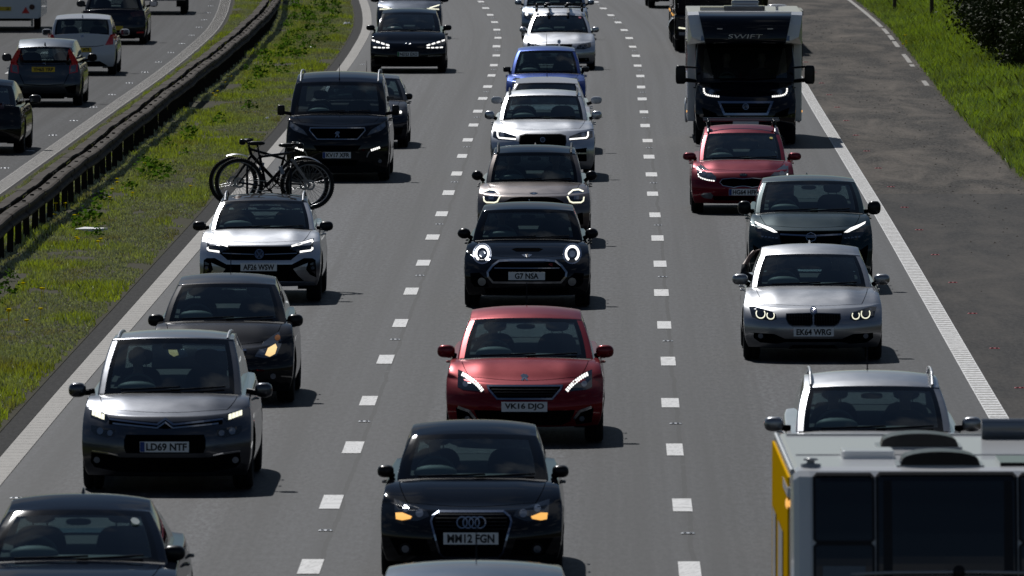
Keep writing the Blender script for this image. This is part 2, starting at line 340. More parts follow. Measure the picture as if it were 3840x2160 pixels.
road = strip('road', -4.35, 7.75, -160, 640, 0, 'asphalt', nl=4, kind='structure')
GE = lambda y: 10.50 + 1.6 * (max(0, y - 220) / 130) ** 2 + .025 * math.sin(y * 1.7) + .02 * math.sin(y * 4.3)
shoulder = strip('hard_shoulder', 7.63, lambda y: GE(y) + .12, -160, 640, 0.004, 'asphalt_shoulder', nl=3, kind='structure', dy=1.5)
edge = strip('road_edge_strip', -4.42, -3.9, -160, 640, .004, 'asphalt_edge', parent=road)
opp = strip('opposite_road', -30, -7.68, -160, 640, 0, 'asphalt_far', nl=4, kind='structure')
def ribbed(name, l0, l1, y0, y1, mat, parent, pitch, ribmat):
    o = strip(name, l0, l1, y0, y1, .008, mat, parent, dy=1.5)
    V = []; F = []; y = max(y0, 84.)
    while y < min(y1, 352):                                       # raised ribs across the line
        x = float(XA(y)); n = len(V); e = .016 + .006 * random.random()
        V += [(x+l0+.015, y-e, .009), (x+l1-.015, y-e, .009), (x+l0+.015, y, .0155), (x+l1-.015, y, .0155), (x+l0+.015, y+e, .009), (x+l1-.015, y+e, .009)]
        F += [(n, n+1, n+3, n+2), (n+2, n+3, n+5, n+4)]; y += pitch
    r = mesh_obj('line_ribs', V, F, ribmat, parent); tag(r, kind='stuff')
    return o
ribbed('edge_line', -3.89, -3.63, -160, 640, 'line_dirty', road, .5, 'line_grey')
ribbed('edge_line', 7.40, 7.64, -160, 640, 'line_white', road, .5, 'line_dirty')
ribbed('edge_line', -8.36, -8.03, -160, 640, 'line_grey', opp, .5, 'asphalt_edge')
strip('opposite_edge_strip', -8.03, -7.86, -160, 640, .004, 'asphalt_edge', parent=opp)
# outer line of the hard shoulder, worn into pieces
for a, b in ((258, 262), (274, 276.5), (277.5, 286), (292.5, 299), (300, 305), (306.5, 313), (314.5, 420)):
    f = lambda y: 10.42 + 1.6 * (max(0, y - 220) / 130) ** 2
    strip('shoulder_line', lambda y: f(y) - .14, lambda y: f(y) - .02, a, b, .010, 'line_dirty', shoulder, dy=1.0)
def dash(l, y, ln=2.0, wd=.20, parent=None, name='lane_dash'):
    ln += random.uniform(-.12, .12); wd += random.uniform(-.015, .015); l += random.uniform(-.015, .015)
    x0, x1 = float(XA(y)), float(XA(y + ln))
    V = [(x0 + l - wd/2, y, .006), (x0 + l + wd/2, y, .006), (x1 + l + wd/2, y + ln, .006), (x1 + l - wd/2, y + ln, .006)]
    o = mesh_obj(name, V, [(0, 1, 2, 3)], 'line_white', parent)
    uv = o.data.uv_layers.new(name='road')
    for k, p in enumerate(((0, y), (wd, y), (wd, y + ln), (0, y + ln))): uv.data[k].uv = (p[0] + l + random.random(), p[1])
    return o
for k in range(-6, 40):
    dash(0, 103.4 + 9 * k, parent=road); dash(3.66, 103.0 + 9 * k, parent=road)
    dash(-8.2 - 3.75, 106 + 9 * k, parent=opp)
# ---------------------------------------------------------------- ground, verges
def groundmat(key, cols, sc=1.0):
    m, t, b = newmat(key)
    tc = N(t, 'ShaderNodeTexCoord').outputs['Object']
    f = noise(t, mapping(t, tc, (1, .35, 1)), 1.6 * sc, 6, .65); g = noise(t, mapping(t, tc, (1, .5, 1)), 22 * sc, 3, .7)
    base = ramp(t, f, (.3, cols[0]), (.5, cols[1]), (.7, cols[2])); base = mixc(t, math_(t, 'MULTIPLY', g, .6), base, cols[3])
    t.links.new(base, b.inputs['Base Color']); b.inputs['Roughness'].default_value = .9; b.inputs['Specular IOR Level'].default_value = .1
groundmat('turf', ((.06, .055, .032), (.075, .07, .04), (.06, .07, .025), (.035, .03, .02)))
groundmat('field', ((.05, .075, .02), (.06, .09, .02), (.08, .09, .035), (.04, .05, .02)), .02)
gs = 4200
ground = mesh_obj('ground', [(-gs, -gs, -.35), (gs, -gs, -.35), (gs, gs, -.35), (-gs, gs, -.35)], [(0, 1, 2, 3)], 'field'); tag(ground, kind='structure')
def hash2(l, y):
    return .5 * math.sin(l * 2.3 + y * .37) + .3 * math.sin(l * 4.1 - y * .71 + 1.3) + .2 * math.sin(l * 1.1 + y * 1.3 + .4)
def mz(l, y): 
    e = min(1, max(0, (l + 7.95) / .25), max(0, (-4.14 - l) / .35)); e = max(0, e)
    return e * (.04 + .035 * hash2(l, y))
def vz(l, y):
    d = max(0, l - GE(y)); return min(.08, d * .5) + max(0, d - .6) * .16 + .05 * min(1, d) * hash2(l, y)
verge = strip('grass_verge', -7.95, -4.14, -160, 640, .012, 'turf', nl=14, zf=mz, dy=1.2, kind='structure')
bank = strip('grass_bank', GE, 60, -160, 640, .006, 'turf', nl=46, zf=vz, dy=3.0, kind='structure')
# ---------------------------------------------------------------- cars
import bmesh
CACHE = {}
def smooth_interp(x, xs, ys):
    x = min(max(x, xs[0]), xs[-1])
    for i in range(len(xs) - 1):
        if x <= xs[i + 1]:
            t = (x - xs[i]) / (xs[i + 1] - xs[i]); t = t * t * (3 - 2 * t) * .4 + t * .6
            return ys[i] + (ys[i + 1] - ys[i]) * t
    return ys[-1]
def vnormals(V, F):
    fn = np.cross(V[F[:, 2]] - V[F[:, 0]], V[F[:, 3]] - V[F[:, 1]]); n = np.zeros_like(V)
    for k in range(4): np.add.at(n, F[:, k], fn)
    return n / np.maximum(np.linalg.norm(n, axis=1, keepdims=True), 1e-9)
def wheel(parent, x, y, r, tw, side):
    key = ('wheel', round(r, 3), round(tw, 3))
    if key not in CACHE:
        h = tw / 2
        prof = [(-h*.75, r*.66), (-h, r*.78), (-h*.98, r*.9), (-h*.8, r*.985), (-h*.35, r), (-.012, r), (-.010, r-.008), (.010, r-.008), (.012, r), (h*.35, r), (h*.8, r*.985), (h*.98, r*.9), (h, r*.78), (h*.75, r*.66)]
        t = MB().lathe(prof, 'x', n=30).build('wheel', 'rubber', None, True)
        mb = MB().lathe([(-h*.7, r*.67), (-h*.85, r*.66), (-h*.8, r*.60), (h*.8, r*.60), (h*.85, r*.66), (h*.7, r*.67)], 'x', n=30)
        for sgn in (-1, 1):
            mb.lathe([(sgn*h*.55, 0.001), (sgn*h*.62, r*.14), (sgn*h*.5, r*.2)], 'x', n=14)
            for k in range(5):
                a = 2*math.pi*k/5
                for da in (-.17, .17):
                    p0 = (sgn*h*.5, math.cos(a+da*.5)*r*.1, math.sin(a+da*.5)*r*.1); p1 = (sgn*h*.68, math.cos(a+da)*r*.64, math.sin(a+da)*r*.64)
                    mb.tube([p0, p1], r*.045, 5)
        rm = mb.build('rim', 'alloy', None, True)
        bk = MB().lathe([(0, .001), (0, r*.6)], 'x', n=20).build('brake_disc', 'gr', None)
        CACHE[key] = [o.data for o in (t, rm, bk)]
        for o in (t, rm, bk): bpy.data.objects.remove(o)
    o = bpy.data.objects.new('wheel', CACHE[key][0]); col.objects.link(o); o.parent = parent; o.location = (x, y, r)
    for nm, me in (('rim', CACHE[key][1]), ('brake_disc', CACHE[key][2])):
        c = bpy.data.objects.new(nm, me); col.objects.link(c); c.parent = o
    return o
def cached(key, fn):
    if key not in CACHE:
        o = fn(); CACHE[key] = o.data; bpy.data.objects.remove(o)
    return CACHE[key]
def inst(name, me, parent, loc=(0, 0, 0), rot=(0, 0, 0), sc=(1, 1, 1)):
    o = bpy.data.objects.new(name, me); col.objects.link(o); o.parent = parent; o.location = loc; o.rotation_euler = rot; o.scale = sc
    return o
def seat_mesh():
    mb = MB(); mb.ell((0, .05, -.12), (.235, .09, .30), 3.6, 18, 12)
    return mb.build('seat', 'cloth', None, True)
def headrest_mesh():
    mb = MB(); mb.ell((0, 0, 0), (.135, .05, .085), 3.2, 16, 10); mb.tube([(-.06, .01, -.05), (-.06, .02, -.16)], .007, 6); mb.tube([(.06, .01, -.05), (.06, .02, -.16)], .007, 6)
    return mb.build('headrest', 'cloth', None, True)
def torus(R0, r0, n=28, m=8):
    V = []; F = []
    for i in range(n):
        a = 2*math.pi*i/n
        for j in range(m):
            b = 2*math.pi*j/m; V.append(((R0+r0*math.cos(b))*math.cos(a), r0*math.sin(b), (R0+r0*math.cos(b))*math.sin(a)))
    for i in range(n):
        for j in range(m): F.append((i*m+j, i*m+(j+1) % m, ((i+1) % n)*m+(j+1) % m, ((i+1) % n)*m+j))
    return V, F
def steering_mesh():
    mb = MB(); mb.add(*torus(.185, .016)); mb.ell((0, 0, 0), (.075, .03, .06), 2.6, 12, 8)
    for a in (0, math.pi, -math.pi/2): mb.tube([(0, 0, 0), (.18*math.cos(a), 0, .18*math.sin(a))], .016, 6)
    return mb.build('steering_wheel', 'dash', None, True)
def resample(pts, closed, step=.06):
    P = [Vector((p[0], p[1])) for p in pts]; out = []
    n = len(P)
    for i in range(n if closed else n - 1):
        a, b = P[i], P[(i + 1) % n]; k = max(1, int((b - a).length / step))
        out += [a.lerp(b, j / k) for j in range(k)]
    if not closed: out.append(P[-1])
    return out
def stroke_quads(pts, wd, closed):
    P = resample(pts, closed); n = len(P); L = []; Rr = []
    for i in range(n):
        if closed: d0 = P[i] - P[i - 1]; d1 = P[(i + 1) % n] - P[i]
        else: d0 = P[i] - P[max(i - 1, 0)]; d1 = P[min(i + 1, n - 1)] - P[i]
        if d0.length < 1e-9: d0 = d1
        if d1.length < 1e-9: d1 = d0
        d0 = d0.normalized(); d1 = d1.normalized(); m = d0 + d1
        m = m.normalized() if m.length > 1e-6 else d0
        nrm = Vector((-m.y, m.x)); k = max(.5, nrm.dot(Vector((-d0.y, d0.x))))
        L.append(P[i] + nrm * (wd / 2 / k)); Rr.append(P[i] - nrm * (wd / 2 / k))
    V = [(p.x, p.y) for p in L + Rr]; F = []
    for i in range(n if closed else n - 1):
        j = (i + 1) % n; F.append((i, j, n + j, n + i))
    return V, F
def poly_mesh(pts):
    bm = bmesh.new(); vs_ = [bm.verts.new((p[0], 0, p[1])) for p in pts]
    bm.faces.new(vs_)
    xs = [p[0] for p in pts]; zs = [p[1] for p in pts]
    for lo, hi, ax in ((min(xs), max(xs), 0), (min(zs), max(zs), 2)):
        n = int((hi - lo) / .055)
        for k in range(1, n + 1):
            co = [0, 0, 0]; no = [0, 0, 0]; co[ax] = lo + (hi - lo) * k / (n + 1); no[ax] = 1
            bmesh.ops.bisect_plane(bm, geom=bm.verts[:] + bm.edges[:] + bm.faces[:], plane_co=co, plane_no=no)
    bm.verts.index_update(); V = [(v.co.x, v.co.z) for v in bm.verts]; F = [tuple(v.index for v in f.verts) for f in bm.faces]
    bm.free(); return V, F
class Shell:
    """a body surface that details can be laid on"""
    def __init__(s, V, F, rear=False):
        s.b = BVHTree.FromPolygons([Vector(v) for v in V], [tuple(int(i) for i in f) for f in F]); s.rear = rear
    def hit(s, x, z):
        for k in range(14):
            f = 1 - k * .02
            if s.rear: h = s.b.ray_cast(Vector((x * f, 20, z)), Vector((0, -1, 0)))
            else: h = s.b.ray_cast(Vector((x * f, -5, z)), Vector((0, 1, 0)))
            if h[0] is not None: return h[0].y
        return None
    def lay(s, name, mat, V2, F, proud, parent, depth=.018):
        sg = 1 if s.rear else -1
        V = []; last = 0
        for x, z in V2:
            h = s.hit(x, z)
            if h is None: h = last
            last = h; V.append((x, h + sg * proud, z))
        cnt = {}
        for f in F:
            for i in range(len(f)):
                e = (f[i], f[(i + 1) % len(f)]); cnt[tuple(sorted(e))] = cnt.get(tuple(sorted(e)), []) + [e]
        F = list(F); n0 = len(V); back = {}
        for e, l in cnt.items():
            if len(l) == 1:
                a, b = l[0]
                for q in (a, b):
                    if q not in back: back[q] = len(V); V.append((V[q][0], V[q][1] - sg * (depth + proud), V[q][2]))
                F.append((b, a, back[a], back[b]))
        return mesh_obj(name, V, F, mat, parent)
def person(label, x, y, z, rz=0, shirt='shirt_dark', arm=None, sc=1.0, cat='person'):
    """seated upper body: pelvis at (x,y,z); one continuous skin-modifier-free loft with arms reaching forward (-y)"""
    root = empty('person', (x, y, z), rz); root.scale = (sc, sc, sc); tag(root, label, cat, 'people in the vehicles')
    def ring(cx, cy, cz, rx, ry, n=14): return [(cx + rx*math.cos(2*math.pi*k/n), cy + ry*math.sin(2*math.pi*k/n), cz) for k in range(n)]
    def body():
        mb = MB()
        mb.loft([ring(0, .02, 0, .15, .11), ring(0, .02, .12, .155, .115), ring(0, .03, .28, .175, .12), ring(0, .03, .40, .19, .11), ring(0, .02, .47, .15, .085), ring(0, .01, .50, .07, .06), ring(0, 0, .54, .052, .055), ring(0, -.01, .585, .055, .06),
                 ring(0, -.025, .61, .062, .078), ring(0, -.02, .66, .073, .092), ring(0, -.01, .71, .078, .098), ring(0, 0, .76, .072, .092), ring(0, .005, .79, .05, .066), ring(0, .005, .803, .015, .02)])
        mb.ell((0, -.115, .675), (.014, .02, .024), 2, 8, 6)
        for s_ in (-1, 1): mb.ell((s_*.079, .0, .68), (.01, .02, .03), 2, 8, 6)
        return mb.build('body', 'skin', None, True)
    def shirt_m():
        mb = MB()
        mb.loft([ring(0, .02, -.02, .165, .125), ring(0, .02, .12, .17, .13), ring(0, .03, .28, .19, .135), ring(0, .03, .40, .205, .125), ring(0, .02, .475, .165, .10), ring(0, .012, .505, .085, .072)], caps=False)
        for s_ in (-1, 1): mb.tube([(s_*.175, .03, .43), (s_*.235, -.02, .33), (s_*.255, -.10, .20), (s_*.22, -.24, .17)], [.06, .056, .05, .044], 10)
        return mb.build('shirt', 'shirt_dark', None, True)
    def arms():
        mb = MB()
        for s_ in (-1, 1):
            mb.tube([(s_*.22, -.23, .17), (s_*.185, -.36, .22), (s_*.175, -.43, .25)], [.04, .03, .034], 8)
            for k in range(4): mb.tube([(s_*(.16+.012*k), -.43, .265-.01*k), (s_*(.155+.012*k), -.475, .265-.012*k), (s_*(.16+.012*k), -.47, .235-.01*k)], .009, 6)
        return mb.build('forearms', 'skin', None, True)
    def hair_m():
        mb = MB(); mb.ell((0, .022, .725), (.088, .10, .092), 2, 16, 10); return mb.build('hair', 'hair', None, True)
    inst('body', cached('p_body', body), root); inst('forearms', cached('p_arms', arms), root)
    s = inst('shirt', cached('p_shirt', shirt_m), root); inst('hair', cached('p_hair', hair_m), root)
    if shirt != 'shirt_dark':
        me = s.data.copy(); me.materials[0] = MAT[shirt]; s.data = me
    return root
def build_car(d):
    W, L = d['W'], d['L']; w = W / 2; rear = d.get('rear', 0)
    zg = min(max(d['zg'], .16), .42); zh, yh, zc, yc = d['zh'], d['yh'], d['zc'], d['yc']
    sedan, van = d.get('sedan', 0), d.get('van', 0)
    yrb = L - d.get('yrbo', .72 if sedan else .06 if van else .14); yrt = L - d.get('yrto', 1.35 if sedan else .25 if van else .62)
    zrb = d.get('zrb', zc + .06); zpk, ypk = d['zpk'], d['ypk']; zrt = d.get('zrt', zpk - .07)
    pm = 'paint_' + d['paint']; rm = 'paint_' + d.get('roof', d['paint'])
    y = d['y'] + (L if rear else 0); rz = yaw_at(d['y']) + (math.pi if rear else 0)
    root = empty(d['name'], (d['x'], y, 0), rz)
    tag(root, d['label'], d['name'].replace('_', ' ').replace('people carrier', 'people carrier'), 'vehicles on the opposite carriageway' if rear else 'vehicles in the queue of traffic')
    ztl = zrb if sedan else zrb
    Rp, pp = d.get('Rp', .34), d.get('pp', 3.0); cre = d.get('crease', .4)
    def ztop(s, yy):
        if yy < yc:
            u = min(1, max(0, (yy - yh) / (yc - yh))); z = zh + (zc - .02 - zh) * (1 - (1 - u) ** 1.55)
            a = abs(s); z -= .075 * (1 - .45 * u) * a ** 2.4
            z += cre * .016 * math.exp(-((a - .56) / .13) ** 2) * min(1, u * 3) + cre * .010 * math.exp(-((a - .93) / .08) ** 2)
            return z
        u = (yy - yc) / max(.01, L - yc); z = zc - .02 + (zrb + .01 - zc) * u - .041 * abs(s) ** 2.4
        return z
    zq = zc
    def hwid(yy, z):
        f = smooth_interp((z - zg) / (zq - zg), [0, .14, .4, .65, .85, 1.05], [.93, .985, 1.0, .99, .955, .90])
        if yy < 1.1: f *= 1 - .05 * (1 - yy / 1.1) ** 2
        if yy > L - 1.1: f *= 1 - .06 * (1 - (L - yy) / 1.1) ** 2
        return w * 1.012 * f
    zm = .52 * zh + .08
    def prof(z):
        if z < zm: return .07 * ((zm - z) / (zm - zg)) ** 2
        return yh * min(1.2, (z - zm) / (zh - zm)) ** 2.0
    def rprof(z): return .05 + .10 * max(0, (z - .55) / (zrb - .55)) ** 2 if z > .55 else .05 * ((.55 - z) / .35) ** 2
    def fn(s, yy, q):
        fade = max(0, 1 - yy / 1.3) ** 2; rf = max(0, 1 - (L - yy) / .9) ** 2
        a = abs(s) ** pp * Rp
        y0 = yy + (a + yh) * fade
        zt = ztop(s, y0); z = zg + (zt - zg) * q
        y1 = yy + (a + prof(z)) * fade - (abs(s) ** 4 * .16 + rprof(z)) * rf
        return (s * hwid(y1, z), y1, z)
    hS = [0, .2, .4, .56, .7, .84, .93, .975, 1]; S = [-x for x in hS[:0:-1]] + hS
    T = [0, .03, .09, .2, .36, .56, .78] + list(np.linspace(1.05, L - .85, 8)) + [L - .55, L - .3, L - .12, L - .04, L]
    Q = [0, .03, .1, .25, .42, .58, .74, .88, .96, 1]
    V, F, G = lattice(S, T, Q, fn); sides = np.array([g[0] for g in G])
    V, F, sides = catmull(V, F, sides)
    if not (rear or d['y'] > 280): V, F, sides = catmull(V, F, sides)
    # wheel arches: cut the sides round the wheels and snap the lip to a circle
    ar = d['r'] + .055; C = V[F].mean(1); cut = np.zeros(len(F), bool); wy = [d['oh'], d['oh'] + d['wb']]
    for yy in wy:
        cut |= (np.hypot(C[:, 1] - yy, C[:, 2] - d['r']) < ar) & (np.abs(C[:, 0]) > w - .30)
    used = np.zeros(len(V), bool); used[F[cut].reshape(-1)] = True; keepv = np.zeros(len(V), bool); keepv[F[~cut].reshape(-1)] = True
    lip = used & keepv & (np.abs(V[:, 0]) > w - .2)
    for yy in wy:
        dy_, dz_ = V[:, 1] - yy, V[:, 2] - d['r']; rr = np.hypot(dy_, dz_); m_ = lip & (rr < ar * 1.5) & (rr > .05)
        V[m_, 1] = yy + dy_[m_] / rr[m_] * ar; V[m_, 2] = d['r'] + dz_[m_] / rr[m_] * ar
    shell = Shell(V, F, rear)
    gb = d['wcb'] / .90; gt = d['wwt'] / .90; gbr = d.get('rwb', d['wcb'] * .96) / .9; gtr = d.get('rwt', d['wwt'] * .95) / .9
    C = V[F].mean(1); tg = np.zeros(len(F), int)
    tg[sides == 5] = 2
    gw = gb + (gbr - gb) * np.clip((C[:, 1] - yc) / (yrb - yc), 0, 1)
    tg[(sides == 4) & (C[:, 1] > yc + .04) & (C[:, 1] < yrb - .03) & (np.abs(C[:, 0]) < gw - .03)] = 1
    submesh('body', V, F, ~cut, [pm, 'interior', 'bk'], root, True, tg)
    for yy in wy:
        for sx in (-1, 1):
            mb = MB(); n = 16; ring0 = []; 
            for xx in (w * .985 - .03, w - .34):
                ring0.append([(sx * xx, yy + (ar + .004) * math.cos(math.pi * (k / n * 1.24 - .12)), d['r'] + (ar + .004) * math.sin(math.pi * (k / n * 1.24 - .12))) for k in range(n + 1)])
            mb.loft(ring0, closed=False, caps=False); mb.build('wheel_arch', 'bk', root, True)
            wheel(root, sx * (w - .115), yy, d['r'], .215, sx)
    MB().box((0, L / 2, zg + .1), (W - .62, L - .7, .12)).build('underbody', 'bk', root)
    # cabin
    yw, zw = d['ywt'] + .05, d['zwt'] + .022
    def roofz(yy):
        if yy < ypk: u = (ypk - yy) / (ypk - yw); return zpk - (zpk - zw) * u ** 1.8
        u = (yy - ypk) / max(.05, yrt - ypk); return zpk - (zpk - zrt) * u ** 2
    up = .3 if d.get('upright') else 1
    def gfn(s, t, q):
        a = abs(s); yb = yc + (yrb - yc) * t; yt = yw + (yrt - yw) * t
        zb = zc - .06 + (zrb - zc) * t; zt = roofz(yt) - .05 * a ** 2.6 * (.4 + .6 * min(1, 8 * t * (1 - t) + .25))
        qq = q
        yy = yb + (yt - yb) * qq + (.17 - .06 * q) * a ** 2.3 * (1 - t) ** 4 - .10 * a ** 2.5 * t ** 4 - .02 * math.sin(math.pi * q) * (1 - t) ** 6
        z = zb + (zt - zb) * q + .012 * math.sin(math.pi * q) * (1 - t) ** 6
        x = s * ((gb + (gbr - gb) * t) * (1 - q) + (gt + (gtr - gt) * t) * q + .022 * math.sin(math.pi * q))
        return (x, yy, z)
    hS = [0, .3, .6, .875, .90, .95, 1]; S = [-x for x in hS[:0:-1]] + hS
    T = [0, .03, .065, .085, .28, .46, .475, .525, .54, .75, .90, .92, .965, 1]; Q = [0, .05, .10, .35, .65, .925, .95, .985, 1]
    V, F, G = lattice(S, T, Q, gfn)
    nS, nT, nQ = len(S) - 1, len(T) - 1, len(Q) - 1; tags = []
    for sd_, i, j in G:           # 0 shell 1 trim 2 windscreen 3 rear 4..7 side panes 8 roof 9 bottom
        if sd_ == 5: tags.append(9); continue
        if sd_ == 4: tags.append(8); continue
        if sd_ in (0, 1):
            e = min(i, nS - 1 - i); row = j
            if row >= 6: tags.append(8 if row >= 7 or sd_ == 1 else 1)
            elif e < 2: tags.append(0)
            elif row < 2: tags.append(1)
            elif e == 2 or row >= 5: tags.append(1)
            else: tags.append(2 if sd_ == 0 else 3)
        else:
            row = j
            if row >= 6 or row < 1: tags.append(0)
            elif i < 2 or i >= nT - 2: tags.append(0)
            elif row < 2 or row >= 5 or i in (2, 5, 6, 7, nT - 3): tags.append(1)
            else: tags.append((4 if i < 6 else 5) + (0 if sd_ == 2 else 2))
    tags = np.array(tags); V, F, tags = catmull(V, F, tags)
    if not (rear or d['y'] > 280): V, F, tags = catmull(V, F, tags)
    submesh('cabin_frame', V, F, (tags == 0) | (tags == 1), [pm, 'frit'], root, True, np.where(tags == 1, 1, 0))
    submesh('roof', V, F, tags == 8, rm, root)
    nn = vnormals(V, F); Vi = V - nn * .022
    submesh('headliner', Vi, F[:, ::-1], (tags == 0) | (tags == 1) | (tags == 8), 'liner', root)
    submesh('windscreen', V, F, tags == 2, 'glass', root)
    submesh('rear_window', V, F, tags == 3, 'glass_tint' if rear or van else 'glass', root)
    for k in (4, 5, 6, 7):
        if not (van and k in (5, 7) and False): submesh('side_window', V, F, tags == k, 'glass_tint' if van else 'glass', root)
    # inside
    MB().ell((0, yc + .36, zc - .045), (gb * .86, .30, .05), 2.6, 20, 8).build('dashboard', 'dash', root, True)
    MB().ell((-.36, yc + .38, zc + .01), (.21, .14, .075), 2.2, 16, 10).build('instrument_hood', 'dash_sunlit', root, True)  # colour paler than the dashboard, sunlight on the hood painted in
    inst('steering_wheel', cached('steer', steering_mesh), root, (-.36, yc + .63, zc - .03), (R(-25), 0, 0))
    for sx in (-1, 1):
        s_ = inst('seat', cached('seat', seat_mesh), root, (sx * .36, yc + 1.28, zc + .02), (R(-12), 0, 0)); inst('headrest', cached('hrest', headrest_mesh), s_, (0, .06, .29))
    for sx in (-1, 0, 1):
        if yc + 2.15 < yrb - .15 and not d.get('cargo'):
            s_ = inst('rear_seat', cached('seat', seat_mesh), root, (sx * .43, min(yc + 2.2, yrb - .3), zc - .16), (R(-12), 0, 0))
            if sx or d.get('mid'): inst('headrest', cached('hrest', headrest_mesh), s_, (0, .06, .24), (0, 0, 0), (.85, 1, .75))
    mb = MB(); mb.ell((0, d['ywt'] + .03, d['zwt'] - .085), (.11, .018, .03), 3, 14, 8); mb.tube([(0, d['ywt'] + .03, d['zwt'] - .07), (0, d['ywt'] + .08, d['zwt'] - .01)], .010, 6)
    mb.build('interior_mirror', 'interior', root, True)
    # door mirrors, wipers, handles
    mx, mz_, mw, mh, kind, mm, ym = d['mir']; p = {'e': 2.7, 'b': 5, 'r': 2.0}[kind]
    for sx in (-1, 1):
        mb = MB(); mb.ell((0, 0, 0), (mw, .085, mh), p, 18, 12)
        o = mb.build('door_mirror', (pm if mm == 'paint' else mm), root, True, (sx * mx, ym, mz_))
        lowv = MB().tube([(-sx * mw * .55, .02, -mh * .45), (-sx * (mx - hwid(ym, zc) * .97), .05, zc - .03 - mz_)], [.028, .035], 8).build('mirror_arm', 'bk', o, True)
        MB().box((0, .083, 0), (mw * 1.5, .006, mh * 1.4)).build('mirror_glass', 'mirror_glass', o)
        for k, yy in enumerate((yc + 1.15, yc + 2.15)):
            if yy < yrb - .3: MB().tube([(sx * (hwid(yy, zc * .86) - .005), yy, zc * .86), (sx * (hwid(yy, zc * .86) + .035), yy + .02, zc * .86), (sx * (hwid(yy, zc * .86) + .035), yy + .16, zc * .86), (sx * (hwid(yy, zc * .86) - .005), yy + .18, zc * .86)], .012, 6).build('door_handle', pm if not van else 'bk', root, True)
    for x0, x1 in ((-.52, .12), (.02, .60)):
        pts = []
        for k in range(6):
            xx = x0 + (x1 - x0) * k / 5; s_ = xx / gb; g = gfn(s_, 0, .09 + .05 * k / 5); pts.append((g[0], g[1] - .02, g[2] + .012))
        MB().tube(pts, .010, 6).build('wiper', 'bk', root)
    # shut lines round the bonnet
    if not rear and d['y'] < 260:
        P3 = []
        for k in range(9): P3.append((-.80 * w + .10 * w * (k / 8) ** 2, yc - .02 - (yc - yh - .30) * k / 8))
        for k in range(1, 12): P3.append((-.70 * w + 1.40 * w * k / 12, yh + .28 - .16 * math.sin(math.pi * k / 12)))
        P3 += [(-a_, b_) for a_, b_ in P3[8::-1]]; V2, F2 = stroke_quads(P3, .007, False); V3 = []
        for x_, y_ in V2:
            h_ = shell.b.ray_cast(Vector((x_, y_, 4)), Vector((0, 0, -1))); V3.append((x_, y_, (h_[0].z if h_[0] is not None else zh) + .0015))
        mesh_obj('bonnet_gap', V3, F2, 'gr', root)
    # roof equipment
    if d.get('rails'):
        rmat = {'silver': 'sv', 'black': 'bk', 'short': 'sv', 'flush': 'sv'}[d['rails']]; k1 = 8; hr = .012 if d['rails'] == 'flush' else .055
        for sx in (-1, 1):
            pts = []
            for k in range(k1 + 1):
                yy = yw + .10 + (yrt - .08 - yw - .10) * k / k1; xx = gt * .90
                pts.append((sx * xx, yy, roofz(yy) - .035 + (.0 if k in (0, k1) else hr)))
            MB().tube(pts, .016, 8).build('roof_rail', rmat, root, True)
    if d.get('bars'):
        for yy in (yw + .35, yw + 1.15):
            zb_ = roofz(yy) + .10; mb = MB(); mb.tube([(-.66, yy, zb_), (.66, yy, zb_)], .016, 8)
            o = mb.build('roof_bar', 'steel' if d['bars'] == 'plain' else 'bk', root, True)
            for sx in (-1, 1): MB().ell((sx * gt * .88, yy, zb_ - .06), (.035, .06, .06), 3, 10, 8).build('bar_foot', 'bk', o, True)
        if d['bars'] == 'bike':
            for xx in (-.28, .24):
                mb = MB(); mb.box((xx, yw + .75, roofz(yw + .75) + .135), (.07, 1.3, .025)); mb.ell((xx, yw + .40, roofz(yw + .4) + .17), (.09, .10, .045), 3, 10, 8); mb.ell((xx - .06, yw + .3, roofz(yw + .3) + .15), (.05, .05, .04), 3, 8, 6)
                mb.build('cycle_mount', 'bk', root, True)
    a = d.get('ant', 0)
    if a in (1, 2):
        ya = yw + .12 if a == 2 else yrt - .12
        MB().tube([(0, ya, roofz(ya) - .005), (0, ya, roofz(ya) + .02), (0, ya + (.02 if a == 2 else .12), roofz(ya) + .28)], [.018, .008, .004], 6).build('aerial', 'bk', root)
    elif a == 3:
        ya = yrt - .15; z0 = roofz(ya) - .01
        MB().loft([[(-.02, ya - .10, z0), (.02, ya - .10, z0), (.02, ya + .06, z0), (-.02, ya + .06, z0)], [(-.006, ya + .01, z0 + .055), (.006, ya + .01, z0 + .055), (.008, ya + .05, z0 + .06), (-.008, ya + .05, z0 + .06)]]).build('aerial_fin', pm, root)
    for s0, q0, ds, dq, mt in d.get('stick', ()):
        pts = []; n_ = 12
        for k in range(n_):
            g = gfn(s0 + ds * math.cos(2 * math.pi * k / n_) * 1.1, 0, q0 + dq * math.sin(2 * math.pi * k / n_) * 1.1); pts.append((g[0], g[1] - .012, g[2] + .006))
        mesh_obj('window_sticker', pts, [tuple(range(n_))], mt, root)
    # front or rear details laid on the body
    last = {}
    for name, mat, kind, pts, proud, mir_, par, extra, closed in d['feats']:
        if mat == 'paint': mat = pm
        if kind == 't':
            (x0, z0), (x1, z1) = pts; TV, TF = text_mesh(extra, x1 - x0, z0 - z1); cx_, cz_ = (x0 + x1) / 2, (z0 + z1) / 2
            h = shell.hit(cx_, cz_) or 0
            mesh_obj(name, [(v[0] + cx_, h - proud / 1000 - .004, v[2] + cz_) for v in TV], TF, mat, root); continue
        if kind == 'p': V2, F2 = poly_mesh(pts)
        else: V2, F2 = stroke_quads(pts, extra, closed)
        flips = (False, True) if mir_ else (False,)
        for fl in flips:
            sgn = -1 if fl else 1
            if rear: sgn = -sgn
            VV = [(sgn * x, z) for x, z in V2]; pr = last.get((par, fl)) or last.get((par, False)) if par else root
            o = shell.lay(name, mat, VV, F2, proud / 1000, pr or root)
            if not par: last[(name, fl)] = o
